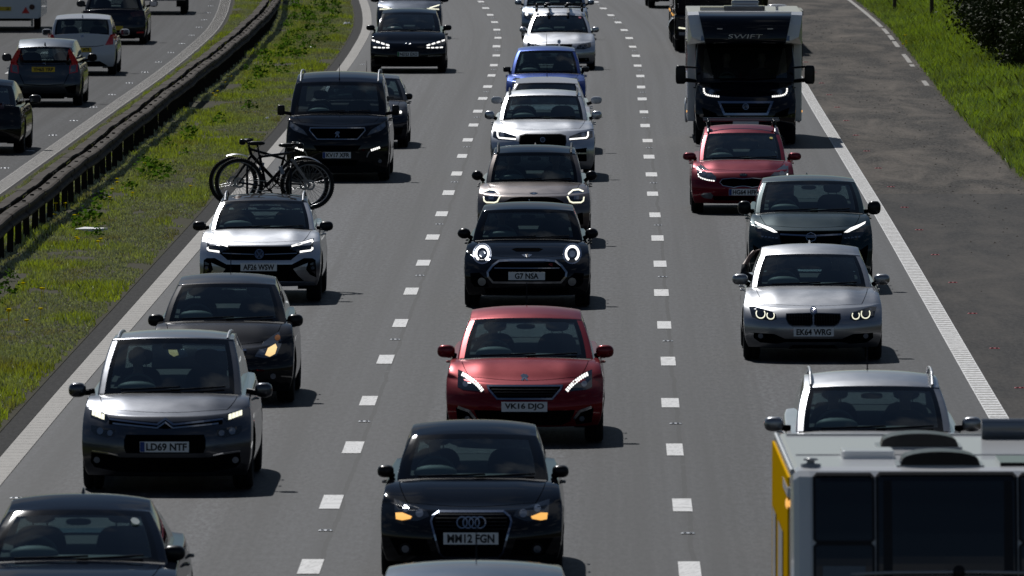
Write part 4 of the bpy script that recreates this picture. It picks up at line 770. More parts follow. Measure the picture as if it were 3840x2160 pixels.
{'name':'estate_car','label':'black round-lamped estate car with number plate G7 NSA and chrome grille','W':1.8,'L':4.25,'paint':'black','feats':[['headlight','hl','p',[[-0.512,0.759],[-0.518,0.799],[-0.537,0.835],[-0.565,0.863],[-0.601,0.881],[-0.641,0.888],[-0.681,0.881],[-0.716,0.863],[-0.745,0.835],[-0.763,0.799],[-0.769,0.759],[-0.763,0.719],[-0.745,0.683],[-0.716,0.655],[-0.681,0.636],[-0.641,0.63],[-0.601,0.636],[-0.565,0.655],[-0.537,0.683],[-0.518,0.719]],4,1,'',0,0],['headlight_ring','chb','s',[[-0.517,0.759],[-0.521,0.791],[-0.533,0.821],[-0.553,0.847],[-0.579,0.866],[-0.609,0.879],[-0.641,0.883],[-0.673,0.879],[-0.703,0.866],[-0.729,0.847],[-0.748,0.821],[-0.761,0.791],[-0.765,0.759],[-0.761,0.727],[-0.748,0.697],[-0.729,0.671],[-0.703,0.651],[-0.673,0.639],[-0.641,0.635],[-0.609,0.639],[-0.579,0.651],[-0.553,0.671],[-0.533,0.697],[-0.521,0.727]],10,1,'headlight',0.019,1],['daytime_light','le','s',[[-0.596,0.685],[-0.58,0.696],[-0.567,0.711],[-0.558,0.728],[-0.553,0.747],[-0.551,0.766],[-0.554,0.786],[-0.561,0.804],[-0.572,0.82],[-0.586,0.833],[-0.603,0.844],[-0.621,0.85],[-0.641,0.852],[-0.66,0.85],[-0.679,0.844],[-0.695,0.833],[-0.709,0.82],[-0.72,0.804],[-0.727,0.786],[-0.73,0.766],[-0.729,0.747],[-0.724,0.728],[-0.714,0.711],[-0.701,0.696],[-0.686,0.685]],10,1,'headlight',0.03,0],['lens','lens','p',[[-0.599,0.759],[-0.602,0.772],[-0.607,0.783],[-0.617,0.792],[-0.628,0.798],[-0.641,0.8],[-0.654,0.798],[-0.665,0.792],[-0.674,0.783],[-0.68,0.772],[-0.682,0.759],[-0.68,0.746],[-0.674,0.735],[-0.665,0.725],[-0.654,0.719],[-0.641,0.717],[-0.628,0.719],[-0.617,0.725],[-0.607,0.735],[-0.602,0.746]],9,1,'headlight',0,0],['fog_pocket','gr','p',[[-0.807,0.494],[-0.675,0.506],[-0.595,0.431],[-0.538,0.305],[-0.744,0.302],[-0.796,0.362]],3,1,'',0,0],['fog_light','sv','p',[[-0.583,0.379],[-0.586,0.397],[-0.594,0.413],[-0.607,0.426],[-0.623,0.434],[-0.641,0.437],[-0.659,0.434],[-0.675,0.426],[-0.687,0.413],[-0.696,0.397],[-0.698,0.379],[-0.696,0.362],[-0.687,0.346],[-0.675,0.333],[-0.659,0.325],[-0.641,0.322],[-0.623,0.325],[-0.607,0.333],[-0.594,0.346],[-0.586,0.362]],10,1,'fog_pocket',0,0],['grille','gr','p',[[-0.4,0.673],[-0.239,0.684],[0.239,0.684],[0.4,0.673],[0.492,0.606],[0.561,0.517],[0.551,0.454],[0.48,0.374],[-0.48,0.374],[-0.551,0.454],[-0.56,0.517],[-0.492,0.606]],3,0,'',0,0],['grille_frame','ch','s',[[-0.4,0.673],[-0.239,0.684],[0.239,0.684],[0.4,0.673],[0.492,0.606],[0.561,0.517],[0.551,0.454],[0.48,0.374],[-0.48,0.374],[-0.551,0.454],[-0.56,0.517],[-0.492,0.606]],14,0,'grille',0.028,1],['grille_bar','ch','s',[[-0.463,0.576],[0.463,0.576]],8,0,'grille',0.011,0],['badge_letter','rdb','t',[[0.307,0.64],[0.368,0.59]],9,0,'','S',0],['bonnet_scoop','gr','p',[[-0.225,0.822],[-0.158,0.836],[0.163,0.836],[0.228,0.822],[0.163,0.79],[-0.158,0.79]],5,0,'',0,0],['badge','chb','p',[[-0.08,0.751],[-0.032,0.758],[0.032,0.758],[0.074,0.751],[0.031,0.723],[-0.034,0.723]],8,0,'',0,0],['badge_disc','bk','p',[[0.022,0.74],[0.021,0.748],[0.018,0.754],[0.012,0.759],[0.006,0.762],[-0.001,0.763],[-0.008,0.762],[-0.015,0.759],[-0.02,0.754],[-0.023,0.748],[-0.024,0.74],[-0.023,0.733],[-0.02,0.727],[-0.015,0.722],[-0.008,0.719],[-0.001,0.717],[0.006,0.719],[0.012,0.722],[0.018,0.727],[0.021,0.733]],11,0,'badge',0,0],['air_intake','gr','p',[[-0.606,0.293],[0.607,0.293],[0.588,0.207],[-0.588,0.207]],3,0,'',0,0]],'oh':0.8,'wb':2.67,'r':0.325,'H':1.44,'ant':3,'upright':1,'yc':1.2,'zc':0.96,'ywt':1.75,'zwt':1.321,'ypk':2.6,'zpk':1.414,'wcb':0.708,'wwt':0.587,'yh':0.22,'zh':0.687,'zg':0.183,'mir':[0.914,1,0.095,0.077,'r','bk',1.65],'plate':[-0.003,0.467,0.519,0.112,'G7 NSA','','w'],'x':0.211,'y':153.4},
{'name':'crossover','label':'bronze crossover with black roof and glowing ringed headlights','W':1.822,'L':4.3,'paint':'bronze','feats':[['headlight','hl','p',[[-0.802,0.79],[-0.787,0.879],[-0.716,0.906],[-0.628,0.899],[-0.558,0.849],[-0.541,0.808],[-0.581,0.732],[-0.628,0.714],[-0.757,0.714],[-0.793,0.738]],4,1,'',0,0],['daytime_light','ly','s',[[-0.802,0.79],[-0.787,0.879],[-0.716,0.906],[-0.628,0.899],[-0.558,0.849],[-0.541,0.808],[-0.581,0.732],[-0.628,0.714],[-0.757,0.714],[-0.793,0.738]],10,1,'headlight',0.021,1],['lens','lens','p',[[-0.728,0.863],[-0.64,0.861],[-0.642,0.761],[-0.722,0.761]],8,1,'headlight',0,0],['grille','gr','p',[[-0.476,0.726],[-0.358,0.786],[-0.217,0.805],[0.217,0.805],[0.358,0.786],[0.476,0.726],[0.452,0.544],[-0.452,0.544]],4,0,'',0,0],['badge','hl','p',[[-0.069,0.861],[-0.023,0.87],[0.024,0.87],[0.072,0.861],[0.029,0.84],[-0.027,0.84]],8,0,'',0,0],['badge_disc','ch','p',[[0.016,0.855],[0.016,0.86],[0.013,0.865],[0.01,0.868],[0.005,0.871],[0,0.872],[-0.005,0.871],[-0.01,0.868],[-0.013,0.865],[-0.016,0.86],[-0.016,0.855],[-0.016,0.85],[-0.013,0.845],[-0.01,0.842],[-0.005,0.839],[0,0.839],[0.005,0.839],[0.01,0.842],[0.013,0.845],[0.016,0.85]],11,0,'badge',0,0],['air_intake','gr','p',[[0.708,0.541],[0.783,0.555],[0.793,0.367],[0.718,0.353]],5,1,'',0,0],['air_intake','gr','p',[[-0.382,0.473],[0.382,0.473],[0.347,0.367],[-0.346,0.367]],4,0,'',0,0]],'oh':0.82,'wb':2.67,'r':0.34,'H':1.56,'rails':'black','roof':'black','ant':3,'upright':1,'yc':1.2,'zc':1.032,'ywt':1.78,'zwt':1.439,'ypk':2.6,'zpk':1.552,'wcb':0.698,'wwt':0.593,'yh':0.22,'zh':0.818,'zg':0.26,'mir':[0.919,1.091,0.092,0.08,'r','bk',1.65],'x':0.344,'y':172.6},
{'name':'crossover','label':'silver crossover with wide black mesh grille and J-shaped lights','W':1.936,'L':4.73,'paint':'silver','feats':[['headlight','hl','p',[[-0.92,0.909],[-0.85,0.906],[-0.691,0.889],[-0.496,0.821],[-0.486,0.751],[-0.826,0.759],[-0.924,0.8]],4,1,'',0,0],['daytime_light','le','s',[[-0.84,0.898],[-0.836,0.825],[-0.807,0.791],[-0.496,0.772]],9,1,'headlight',0.027,0],['lens','lens','p',[[-0.713,0.846],[-0.715,0.858],[-0.721,0.869],[-0.729,0.877],[-0.74,0.883],[-0.752,0.885],[-0.764,0.883],[-0.775,0.877],[-0.784,0.869],[-0.79,0.858],[-0.792,0.846],[-0.79,0.834],[-0.784,0.823],[-0.775,0.814],[-0.764,0.808],[-0.752,0.807],[-0.74,0.808],[-0.729,0.814],[-0.721,0.823],[-0.715,0.834]],7,1,'headlight',0,0],['grille','gr','p',[[-0.422,0.833],[-0.324,0.862],[0.324,0.862],[0.422,0.833],[0.434,0.729],[0.397,0.589],[-0.398,0.589],[-0.434,0.729]],3,0,'',0,0],['grille_frame','bk','s',[[-0.422,0.833],[-0.324,0.862],[0.324,0.862],[0.422,0.833],[0.434,0.729],[0.397,0.589],[-0.398,0.589],[-0.434,0.729]],9,0,'grille',0.016,1],['badge_ring','ch','s',[[0.041,0.764],[0.04,0.774],[0.036,0.784],[0.029,0.793],[0.021,0.8],[0.011,0.804],[-0,0.805],[-0.011,0.804],[-0.021,0.8],[-0.03,0.793],[-0.036,0.784],[-0.04,0.774],[-0.042,0.764],[-0.04,0.753],[-0.036,0.743],[-0.03,0.734],[-0.021,0.728],[-0.011,0.724],[-0,0.722],[0.011,0.724],[0.021,0.728],[0.029,0.734],[0.036,0.743],[0.04,0.753]],11,0,'grille',0.01,1],['badge','hl','p',[[0.034,0.764],[0.032,0.774],[0.028,0.784],[0.02,0.791],[0.01,0.796],[-0,0.798],[-0.011,0.796],[-0.02,0.791],[-0.028,0.784],[-0.033,0.774],[-0.034,0.764],[-0.033,0.753],[-0.028,0.744],[-0.02,0.736],[-0.011,0.731],[-0,0.729],[0.01,0.731],[0.02,0.736],[0.028,0.744],[0.032,0.753]],9,0,'grille',0,0],['air_intake','gr','p',[[0.563,0.589],[0.816,0.613],[0.831,0.411],[0.806,0.36],[0.654,0.362]],4,1,'',0,0],['intake_bar','paint','s',[[0.581,0.513],[0.816,0.509]],9,1,'air_intake',0.027,0],['bumper_blade','sv','p',[[0.806,0.597],[0.848,0.576],[0.87,0.442],[0.816,0.362]],10,1,'air_intake',0,0]],'oh':0.85,'wb':2.874,'r':0.37,'H':1.65,'rails':'black','crease':1,'yc':1.45,'zc':1.122,'ywt':2.3,'zwt':1.505,'ypk':3,'zpk':1.607,'wcb':0.745,'wwt':0.633,'yh':0.4,'zh':0.917,'zg':0.208,'mir':[0.997,1.159,0.095,0.082,'e','paint',1.9],'x':0.565,'y':199.8},
{'name':'family_car','label':'white family car squeezed between the silver crossover and the blue car','W':1.8,'L':4.5,'paint':'white','feats':[],'oh':0.88,'wb':2.65,'r':0.33,'H':1.47,'ant':1,'yc':1.2,'zc':0.97,'ywt':2,'zwt':1.341,'ypk':2.7,'zpk':1.45,'wcb':0.7,'wwt':0.556,'yh':0.25,'zh':0.78,'zg':0.2,'mir':[0.99,1.02,0.11,0.075,'e','paint',1.6],'x':0.671,'y':213.4},
{'name':'family_car','label':'blue car with black mirrors and pale headlights','W':1.75,'L':4.4,'paint':'blue','feats':[['headlight','hc','p',[[-0.722,0.834],[-0.647,0.86],[-0.558,0.852],[-0.597,0.705],[-0.734,0.676]],4,1,'',0,0],['grille','gr','p',[[-0.274,0.705],[0.273,0.705],[0.244,0.619],[-0.245,0.619]],4,0,'',0,0]],'oh':0.85,'wb':2.6,'r':0.31,'H':1.5,'ant':1,'yc':1.15,'zc':0.965,'ywt':1.9,'zwt':1.404,'ypk':2.6,'zpk':1.501,'wcb':0.693,'wwt':0.565,'yh':0.22,'zh':0.773,'zg':0.23,'mir':[0.855,1.012,0.084,0.058,'b','bk',1.6],'x':0.731,'y':235},
{'name':'estate_car','label':'silver estate car carrying black roof bars with cycle mounts','W':1.817,'L':4.52,'paint':'silver','feats':[['headlight','hl','p',[[0.417,0.539],[0.491,0.649],[0.793,0.693],[0.802,0.582],[0.624,0.528]],4,1,'',0,0],['lens_ring','sv','s',[[0.577,0.605],[0.576,0.617],[0.571,0.628],[0.564,0.637],[0.555,0.644],[0.544,0.649],[0.532,0.65],[0.521,0.649],[0.51,0.644],[0.501,0.637],[0.494,0.628],[0.489,0.617],[0.488,0.605],[0.489,0.594],[0.494,0.583],[0.501,0.574],[0.51,0.567],[0.521,0.562],[0.533,0.561],[0.544,0.562],[0.555,0.567],[0.564,0.574],[0.571,0.583],[0.576,0.594]],9,1,'headlight',0.011,1],['lens_ring','sv','s',[[0.71,0.619],[0.708,0.632],[0.703,0.644],[0.695,0.654],[0.685,0.662],[0.673,0.667],[0.66,0.668],[0.647,0.667],[0.635,0.662],[0.625,0.654],[0.617,0.644],[0.612,0.632],[0.61,0.619],[0.612,0.606],[0.617,0.594],[0.625,0.584],[0.635,0.576],[0.647,0.571],[0.66,0.569],[0.673,0.571],[0.685,0.576],[0.695,0.584],[0.703,0.594],[0.708,0.606]],9,1,'headlight',0.011,1],['grille','gr','p',[[-0.334,0.655],[-0.022,0.66],[-0.022,0.549],[-0.296,0.544]],5,1,'',0,0],['badge','hl','p',[[0.041,0.715],[0.038,0.728],[0.032,0.74],[0.023,0.75],[0.011,0.756],[-0.003,0.758],[-0.016,0.756],[-0.028,0.75],[-0.037,0.74],[-0.044,0.728],[-0.046,0.715],[-0.044,0.701],[-0.037,0.689],[-0.028,0.68],[-0.016,0.674],[-0.003,0.672],[0.011,0.674],[0.023,0.68],[0.032,0.689],[0.038,0.701]],8,0,'',0,0],['badge_ring','ch','s',[[0.037,0.715],[0.036,0.725],[0.032,0.735],[0.026,0.743],[0.017,0.749],[0.008,0.753],[-0.003,0.755],[-0.013,0.753],[-0.022,0.749],[-0.031,0.743],[-0.037,0.735],[-0.041,0.725],[-0.042,0.715],[-0.041,0.705],[-0.037,0.695],[-0.031,0.687],[-0.022,0.68],[-0.013,0.676],[-0.003,0.675],[0.008,0.676],[0.017,0.68],[0.026,0.687],[0.032,0.695],[0.036,0.705]],11,0,'',0.011,1],['air_intake','gr','p',[[0.45,0.304],[0.74,0.314],[0.753,0.221],[0.475,0.208]],5,1,'',0,0],['fog_light','lens','p',[[0.697,0.271],[0.695,0.278],[0.692,0.284],[0.687,0.29],[0.681,0.293],[0.673,0.294],[0.666,0.293],[0.66,0.29],[0.655,0.284],[0.651,0.278],[0.65,0.271],[0.651,0.264],[0.655,0.257],[0.66,0.252],[0.666,0.249],[0.673,0.248],[0.681,0.249],[0.687,0.252],[0.692,0.257],[0.695,0.264]],9,1,'air_intake',0,0],['air_intake','gr','p',[[-0.321,0.337],[0.319,0.337],[0.292,0.221],[-0.294,0.221]],4,0,'',0,0]],'oh':0.77,'wb':2.76,'r':0.325,'H':1.42,'bars':'bike','crease':0.8,'stick':[[0.76,0.86,0.045,0.045,'sticker_pink']],'yc':1.4,'zc':0.947,'ywt':2.2,'zwt':1.317,'ypk':3.4,'zpk':1.5,'wcb':0.732,'wwt':0.585,'yh':0.22,'zh':0.673,'zg':0.16,'mir':[0.913,0.976,0.091,0.071,'e','paint',1.85],'x':1.179,'y':270.8},
{'name':'crossover','label':'pale blue crossover at the top edge with one bright headlight','W':1.86,'L':4.5,'paint':'paleblue','feats':[['headlight','hc','p',[[-0.874,0.758],[-0.823,0.802],[-0.607,0.652],[-0.618,0.601],[-0.75,0.549],[-0.851,0.612]],4,1,'',0,0],['lens','le','p',[[-0.739,0.716],[-0.741,0.73],[-0.747,0.742],[-0.757,0.752],[-0.769,0.758],[-0.783,0.76],[-0.796,0.758],[-0.809,0.752],[-0.818,0.742],[-0.825,0.73],[-0.827,0.716],[-0.825,0.703],[-0.818,0.69],[-0.809,0.681],[-0.796,0.674],[-0.783,0.672],[-0.769,0.674],[-0.757,0.681],[-0.747,0.69],[-0.741,0.703]],8,1,'headlight',0,0],['grille','gr','p',[[-0.383,0.56],[0.381,0.56],[0.351,0.377],[-0.346,0.377]],4,0,'',0,0]],'oh':0.9,'wb':2.69,'r':0.35,'H':1.68,'yc':1.1,'zc':0.955,'ywt':1.9,'zwt':1.513,'ypk':2.6,'zpk':1.683,'wcb':0.782,'wwt':0.646,'yh':0.22,'zh':0.759,'zg':0.16,'mir':[1.012,1.009,0.097,0.069,'e','paint',1.55],'x':1.187,'y':300},
{'name':'crossover','label':'silver crossover with roof rails directly behind the white caravan','W':1.84,'L':4.49,'paint':'silver2','feats':[],'oh':0.9,'wb':2.68,'r':0.35,'H':1.65,'rails':'silver','ant':1,'yc':1.1,'zc':1.167,'ywt':1.9,'zwt':1.529,'ypk':2.6,'zpk':1.652,'wcb':0.694,'wwt':0.608,'yh':0.22,'zh':0.876,'zg':0.16,'mir':[0.984,1.185,0.098,0.074,'e','paint',1.55],'x':3.576,'y':106},
{'name':'saloon_car','label':'silver saloon with glowing ringed headlights and number plate EK64 WRG','W':1.811,'L':4.62,'paint':'silver2','feats':[['headlight','hl','p',[[-0.828,0.696],[-0.747,0.699],[-0.533,0.646],[-0.485,0.615],[-0.471,0.556],[-0.532,0.534],[-0.711,0.544],[-0.792,0.571]],4,1,'',0,0],['daytime_light','ly','s',[[-0.727,0.65],[-0.733,0.64],[-0.736,0.628],[-0.737,0.615],[-0.735,0.603],[-0.731,0.591],[-0.724,0.581],[-0.715,0.572],[-0.704,0.566],[-0.692,0.562],[-0.68,0.561],[-0.668,0.562],[-0.656,0.566],[-0.645,0.572],[-0.636,0.581],[-0.629,0.591],[-0.625,0.603],[-0.623,0.615],[-0.624,0.628],[-0.627,0.64],[-0.633,0.65]],9,1,'headlight',0.011,0],['daytime_light','ly','s',[[-0.59,0.628],[-0.595,0.619],[-0.598,0.609],[-0.599,0.599],[-0.597,0.589],[-0.594,0.579],[-0.588,0.57],[-0.58,0.563],[-0.572,0.558],[-0.562,0.555],[-0.551,0.553],[-0.541,0.555],[-0.531,0.558],[-0.522,0.563],[-0.515,0.57],[-0.509,0.579],[-0.506,0.589],[-0.504,0.599],[-0.505,0.609],[-0.508,0.619],[-0.513,0.628]],9,1,'headlight',0.011,0],['grille','gr','p',[[-0.347,0.622],[-0.039,0.631],[-0.011,0.611],[-0.011,0.496],[-0.039,0.47],[-0.271,0.47],[-0.324,0.503],[-0.354,0.565]],4,1,'',0,0],['grille_frame','hl','s',[[-0.347,0.622],[-0.039,0.631],[-0.011,0.611],[-0.011,0.496],[-0.039,0.47],[-0.271,0.47],[-0.324,0.503],[-0.354,0.565]],9,1,'grille',0.011,1],['grille_bar','bk','s',[[-0.312,0.613],[-0.309,0.482]],7,1,'grille',0.008,0],['grille_bar','bk','s',[[-0.278,0.613],[-0.275,0.482]],7,1,'grille',0.008,0],['grille_bar','bk','s',[[-0.243,0.613],[-0.242,0.482]],7,1,'grille',0.008,0],['grille_bar','bk','s',[[-0.209,0.613],[-0.209,0.482]],7,1,'grille',0.008,0],['grille_bar','bk','s',[[-0.174,0.613],[-0.175,0.482]],7,1,'grille',0.008,0],['grille_bar','bk','s',[[-0.14,0.613],[-0.142,0.482]],7,1,'grille',0.008,0],['grille_bar','bk','s',[[-0.105,0.613],[-0.109,0.482]],7,1,'grille',0.008,0],['grille_bar','bk','s',[[-0.071,0.613],[-0.075,0.482]],7,1,'grille',0.008,0],['grille_bar','bk','s',[[-0.036,0.613],[-0.042,0.482]],7,1,'grille',0.008,0],['badge','hl','p',[[0.046,0.667],[0.044,0.68],[0.037,0.692],[0.028,0.701],[0.016,0.707],[0.003,0.709],[-0.01,0.707],[-0.022,0.701],[-0.032,0.692],[-0.038,0.68],[-0.04,0.667],[-0.038,0.653],[-0.032,0.641],[-0.022,0.632],[-0.01,0.626],[0.003,0.624],[0.016,0.626],[0.028,0.632],[0.037,0.641],[0.044,0.653]],7,0,'',0,0],['badge_ring','ch','s',[[0.042,0.667],[0.041,0.677],[0.037,0.686],[0.031,0.694],[0.022,0.701],[0.013,0.705],[0.003,0.706],[-0.007,0.705],[-0.017,0.701],[-0.025,0.694],[-0.031,0.686],[-0.035,0.677],[-0.036,0.667],[-0.035,0.656],[-0.031,0.647],[-0.025,0.639],[-0.017,0.632],[-0.007,0.629],[0.003,0.627],[0.013,0.629],[0.022,0.632],[0.031,0.639],[0.037,0.647],[0.041,0.656]],11,0,'badge',0.009,1],['badge_quarter','bluep','p',[[0.003,0.667],[0.003,0.698],[-0.019,0.688],[-0.028,0.667]],10,0,'badge',0,0],['badge_quarter','bluep','p',[[0.003,0.667],[0.003,0.636],[0.024,0.645],[0.034,0.667]],10,0,'badge',0,0],['badge_quarter','sv','p',[[0.003,0.667],[0.034,0.667],[0.024,0.688],[0.003,0.698]],10,0,'badge',0,0],['badge_quarter','sv','p',[[0.003,0.667],[-0.028,0.667],[-0.019,0.645],[0.003,0.636]],10,0,'badge',0,0],['air_intake','gr','p',[[-0.77,0.372],[-0.508,0.363],[-0.366,0.301],[0.372,0.301],[0.515,0.363],[0.777,0.372],[0.779,0.303],[0.693,0.246],[0.479,0.236],[0.372,0.26],[-0.365,0.26],[-0.473,0.236],[-0.687,0.246],[-0.77,0.303]],4,0,'',0,0],['fog_light','lens','p',[[-0.648,0.333],[-0.649,0.343],[-0.654,0.353],[-0.661,0.36],[-0.671,0.365],[-0.681,0.366],[-0.691,0.365],[-0.7,0.36],[-0.708,0.353],[-0.713,0.343],[-0.714,0.333],[-0.713,0.323],[-0.708,0.313],[-0.7,0.306],[-0.691,0.301],[-0.681,0.3],[-0.671,0.301],[-0.661,0.306],[-0.654,0.313],[-0.649,0.323]],9,1,'',0,0],['air_intake','gr','p',[[-0.264,0.22],[0.271,0.22],[0.325,0.175],[-0.318,0.175]],4,0,'',0,0]],'oh':0.78,'wb':2.81,'r':0.325,'H':1.43,'crease':0.9,'ant':3,'sedan':1,'yc':1.4,'zc':0.945,'ywt':2.2,'zwt':1.287,'ypk':2.9,'zpk':1.416,'wcb':0.711,'wwt':0.586,'yh':0.25,'zh':0.688,'zg':0.181,'mir':[0.927,0.986,0.105,0.073,'e','paint',1.85],'plate':[0.004,0.393,0.52,0.112,'EK64 WRG','','w'],'x':3.896,'y':139.8},
{'name':'crossover','label':'dark green crossover with slim light blades above the silver saloon','W':1.835,'L':4.425,'paint':'green','feats':[['headlight','hl','p',[[-0.828,1.037],[-0.721,0.994],[-0.574,0.946],[-0.475,0.876],[-0.45,0.831],[-0.472,0.782],[-0.63,0.777],[-0.755,0.828],[-0.811,0.924]],3,1,'',0,0],['daytime_light','le','p',[[-0.814,1.023],[-0.721,0.986],[-0.574,0.937],[-0.486,0.881],[-0.54,0.878],[-0.687,0.937],[-0.8,0.994]],9,1,'headlight',0,0],['lens','lens','p',[[-0.721,0.828],[-0.687,0.825],[-0.693,0.805],[-0.726,0.807]],8,1,'headlight',0,0],['lens','lens','p',[[-0.67,0.823],[-0.636,0.821],[-0.642,0.802],[-0.676,0.804]],8,1,'headlight',0,0],['lens','lens','p',[[-0.619,0.819],[-0.585,0.816],[-0.591,0.798],[-0.625,0.8]],8,1,'headlight',0,0],['lens','lens','p',[[-0.568,0.814],[-0.535,0.812],[-0.54,0.795],[-0.574,0.797]],8,1,'headlight',0,0],['lens','lens','p',[[-0.518,0.81],[-0.484,0.807],[-0.489,0.791],[-0.523,0.794]],8,1,'headlight',0,0],['grille','gr','p',[[-0.495,0.901],[0.498,0.901],[0.464,0.845],[0.408,0.607],[-0.405,0.607],[-0.461,0.845]],4,0,'',0,0],['chrome_strip','chb','s',[[-0.45,0.854],[-0.072,0.838],[0.075,0.838],[0.453,0.854]],8,0,'grille',0.022,0],['badge','ch','s',[[-0.055,0.856],[0.001,0.881],[0.058,0.856],[0.076,0.816],[0.058,0.777],[0.001,0.754],[-0.055,0.777],[-0.073,0.816]],12,0,'grille',0.01,1],['badge','ch','s',[[-0.061,0.816],[0.063,0.816]],12,0,'grille',0.018,0],['air_intake','gr','p',[[-0.845,0.698],[-0.698,0.607],[-0.641,0.359],[-0.799,0.336]],4,1,'',0,0],['air_intake','gr','p',[[-0.54,0.472],[0.544,0.472],[0.499,0.325],[-0.494,0.325]],4,0,'',0,0]],'oh':0.88,'wb':2.665,'r':0.35,'H':1.62,'ant':3,'crease':0.6,'yc':1.1,'zc':1.161,'ywt':2,'zwt':1.549,'ypk':2.7,'zpk':1.624,'wcb':0.733,'wwt':0.617,'yh':0.22,'zh':0.908,'zg':0.222,'mir':[0.956,1.186,0.098,0.101,'e','bk',1.55],'x':4.364,'y':157.9},
{'name':'hatchback','label':'red hatchback with roof bars and number plate HG64 HFK','W':1.78,'L':4.31,'paint':'red2','feats':[['headlight','hc','p',[[-0.785,0.834],[-0.754,0.855],[-0.584,0.75],[-0.457,0.642],[-0.462,0.564],[-0.644,0.576],[-0.752,0.621],[-0.783,0.708]],4,1,'',0,0],['daytime_light','le','s',[[-0.767,0.687],[-0.764,0.661]],9,1,'headlight',0.02,0],['daytime_light','le','s',[[-0.762,0.649],[-0.744,0.633]],9,1,'headlight',0.02,0],['daytime_light','le','s',[[-0.734,0.628],[-0.71,0.616]],9,1,'headlight',0.02,0],['daytime_light','le','s',[[-0.7,0.611],[-0.674,0.604]],9,1,'headlight',0.02,0],['daytime_light','le','s',[[-0.663,0.601],[-0.637,0.594]],9,1,'headlight',0.02,0],['daytime_light','le','s',[[-0.626,0.591],[-0.6,0.585]],9,1,'headlight',0.02,0],['daytime_light','le','s',[[-0.589,0.584],[-0.563,0.581]],9,1,'headlight',0.02,0],['daytime_light','le','s',[[-0.551,0.579],[-0.525,0.576]],9,1,'headlight',0.02,0],['daytime_light','le','s',[[-0.513,0.575],[-0.487,0.571]],9,1,'headlight',0.02,0],['lens','lens','p',[[-0.627,0.69],[-0.629,0.704],[-0.635,0.716],[-0.645,0.725],[-0.657,0.731],[-0.67,0.733],[-0.684,0.731],[-0.696,0.725],[-0.705,0.716],[-0.711,0.704],[-0.713,0.69],[-0.711,0.677],[-0.705,0.665],[-0.696,0.655],[-0.684,0.649],[-0.67,0.647],[-0.657,0.649],[-0.645,0.655],[-0.635,0.665],[-0.629,0.677]],7,1,'headlight',0,0],['lens','lens','p',[[-0.553,0.654],[-0.555,0.664],[-0.559,0.673],[-0.566,0.679],[-0.575,0.684],[-0.584,0.685],[-0.594,0.684],[-0.602,0.679],[-0.609,0.673],[-0.614,0.664],[-0.615,0.654],[-0.614,0.645],[-0.609,0.636],[-0.602,0.629],[-0.594,0.625],[-0.584,0.623],[-0.574,0.625],[-0.566,0.629],[-0.559,0.636],[-0.555,0.645]],7,1,'headlight',0,0],['grille','gr','p',[[-0.397,0.549],[-0.357,0.604],[-0.165,0.624],[-0.081,0.616],[-0,0.609],[0.081,0.616],[0.165,0.624],[0.357,0.604],[0.397,0.549],[0.344,0.496],[0.158,0.465],[0.081,0.482],[0,0.489],[-0.081,0.482],[-0.158,0.465],[-0.345,0.496]],3,0,'',0,0],['grille_frame','ch','s',[[-0.397,0.549],[-0.357,0.604],[-0.165,0.624],[-0.081,0.616],[-0,0.609],[0.081,0.616],[0.165,0.624],[0.357,0.604],[0.397,0.549],[0.344,0.496],[0.158,0.465],[0.081,0.482],[0,0.489],[-0.081,0.482],[-0.158,0.465],[-0.345,0.496]],10,0,'grille',0.009,1],['badge','hl','p',[[0.078,0.677],[0.074,0.684],[0.064,0.691],[0.049,0.696],[0.03,0.7],[0.008,0.701],[-0.013,0.7],[-0.033,0.696],[-0.048,0.691],[-0.058,0.684],[-0.061,0.677],[-0.058,0.67],[-0.048,0.663],[-0.033,0.658],[-0.013,0.654],[0.008,0.653],[0.03,0.654],[0.049,0.658],[0.064,0.663],[0.074,0.67]],6,0,'',0,0],['badge_letter','ch','t',[[-0.048,0.695],[0.067,0.659]],10,0,'','KIA',0],['fog_light','hc','p',[[-0.724,0.319],[-0.68,0.362],[-0.548,0.369],[-0.505,0.319],[-0.541,0.257],[-0.668,0.276]],6,1,'',0,0],['lens','lens','p',[[-0.586,0.319],[-0.588,0.329],[-0.593,0.339],[-0.6,0.346],[-0.609,0.351],[-0.62,0.352],[-0.63,0.351],[-0.639,0.346],[-0.647,0.339],[-0.652,0.329],[-0.653,0.319],[-0.652,0.309],[-0.647,0.299],[-0.639,0.292],[-0.63,0.287],[-0.62,0.285],[-0.609,0.287],[-0.6,0.292],[-0.593,0.299],[-0.588,0.309]],9,1,'fog_light',0,0],['air_intake','gr','p',[[-0.524,0.313],[0.524,0.313],[0.493,0.241],[-0.493,0.241]],4,0,'',0,0]],'oh':0.88,'wb':2.65,'r':0.32,'H':1.47,'rails':'silver','bars':'plain','crease':0.7,'stick':[[0.75,0.8,0.04,0.035,'sticker_yellow']],'yc':1,'zc':0.929,'ywt':1.95,'zwt':1.32,'ypk':2.6,'zpk':1.458,'wcb':0.673,'wwt':0.58,'yh':0.22,'zh':0.711,'zg':0.184,'mir':[0.907,0.944,0.114,0.068,'e','paint',1.45],'plate':[0.017,0.385,0.525,0.107,'HG64 HFK','b','w'],'x':3.953,'y':185.2},
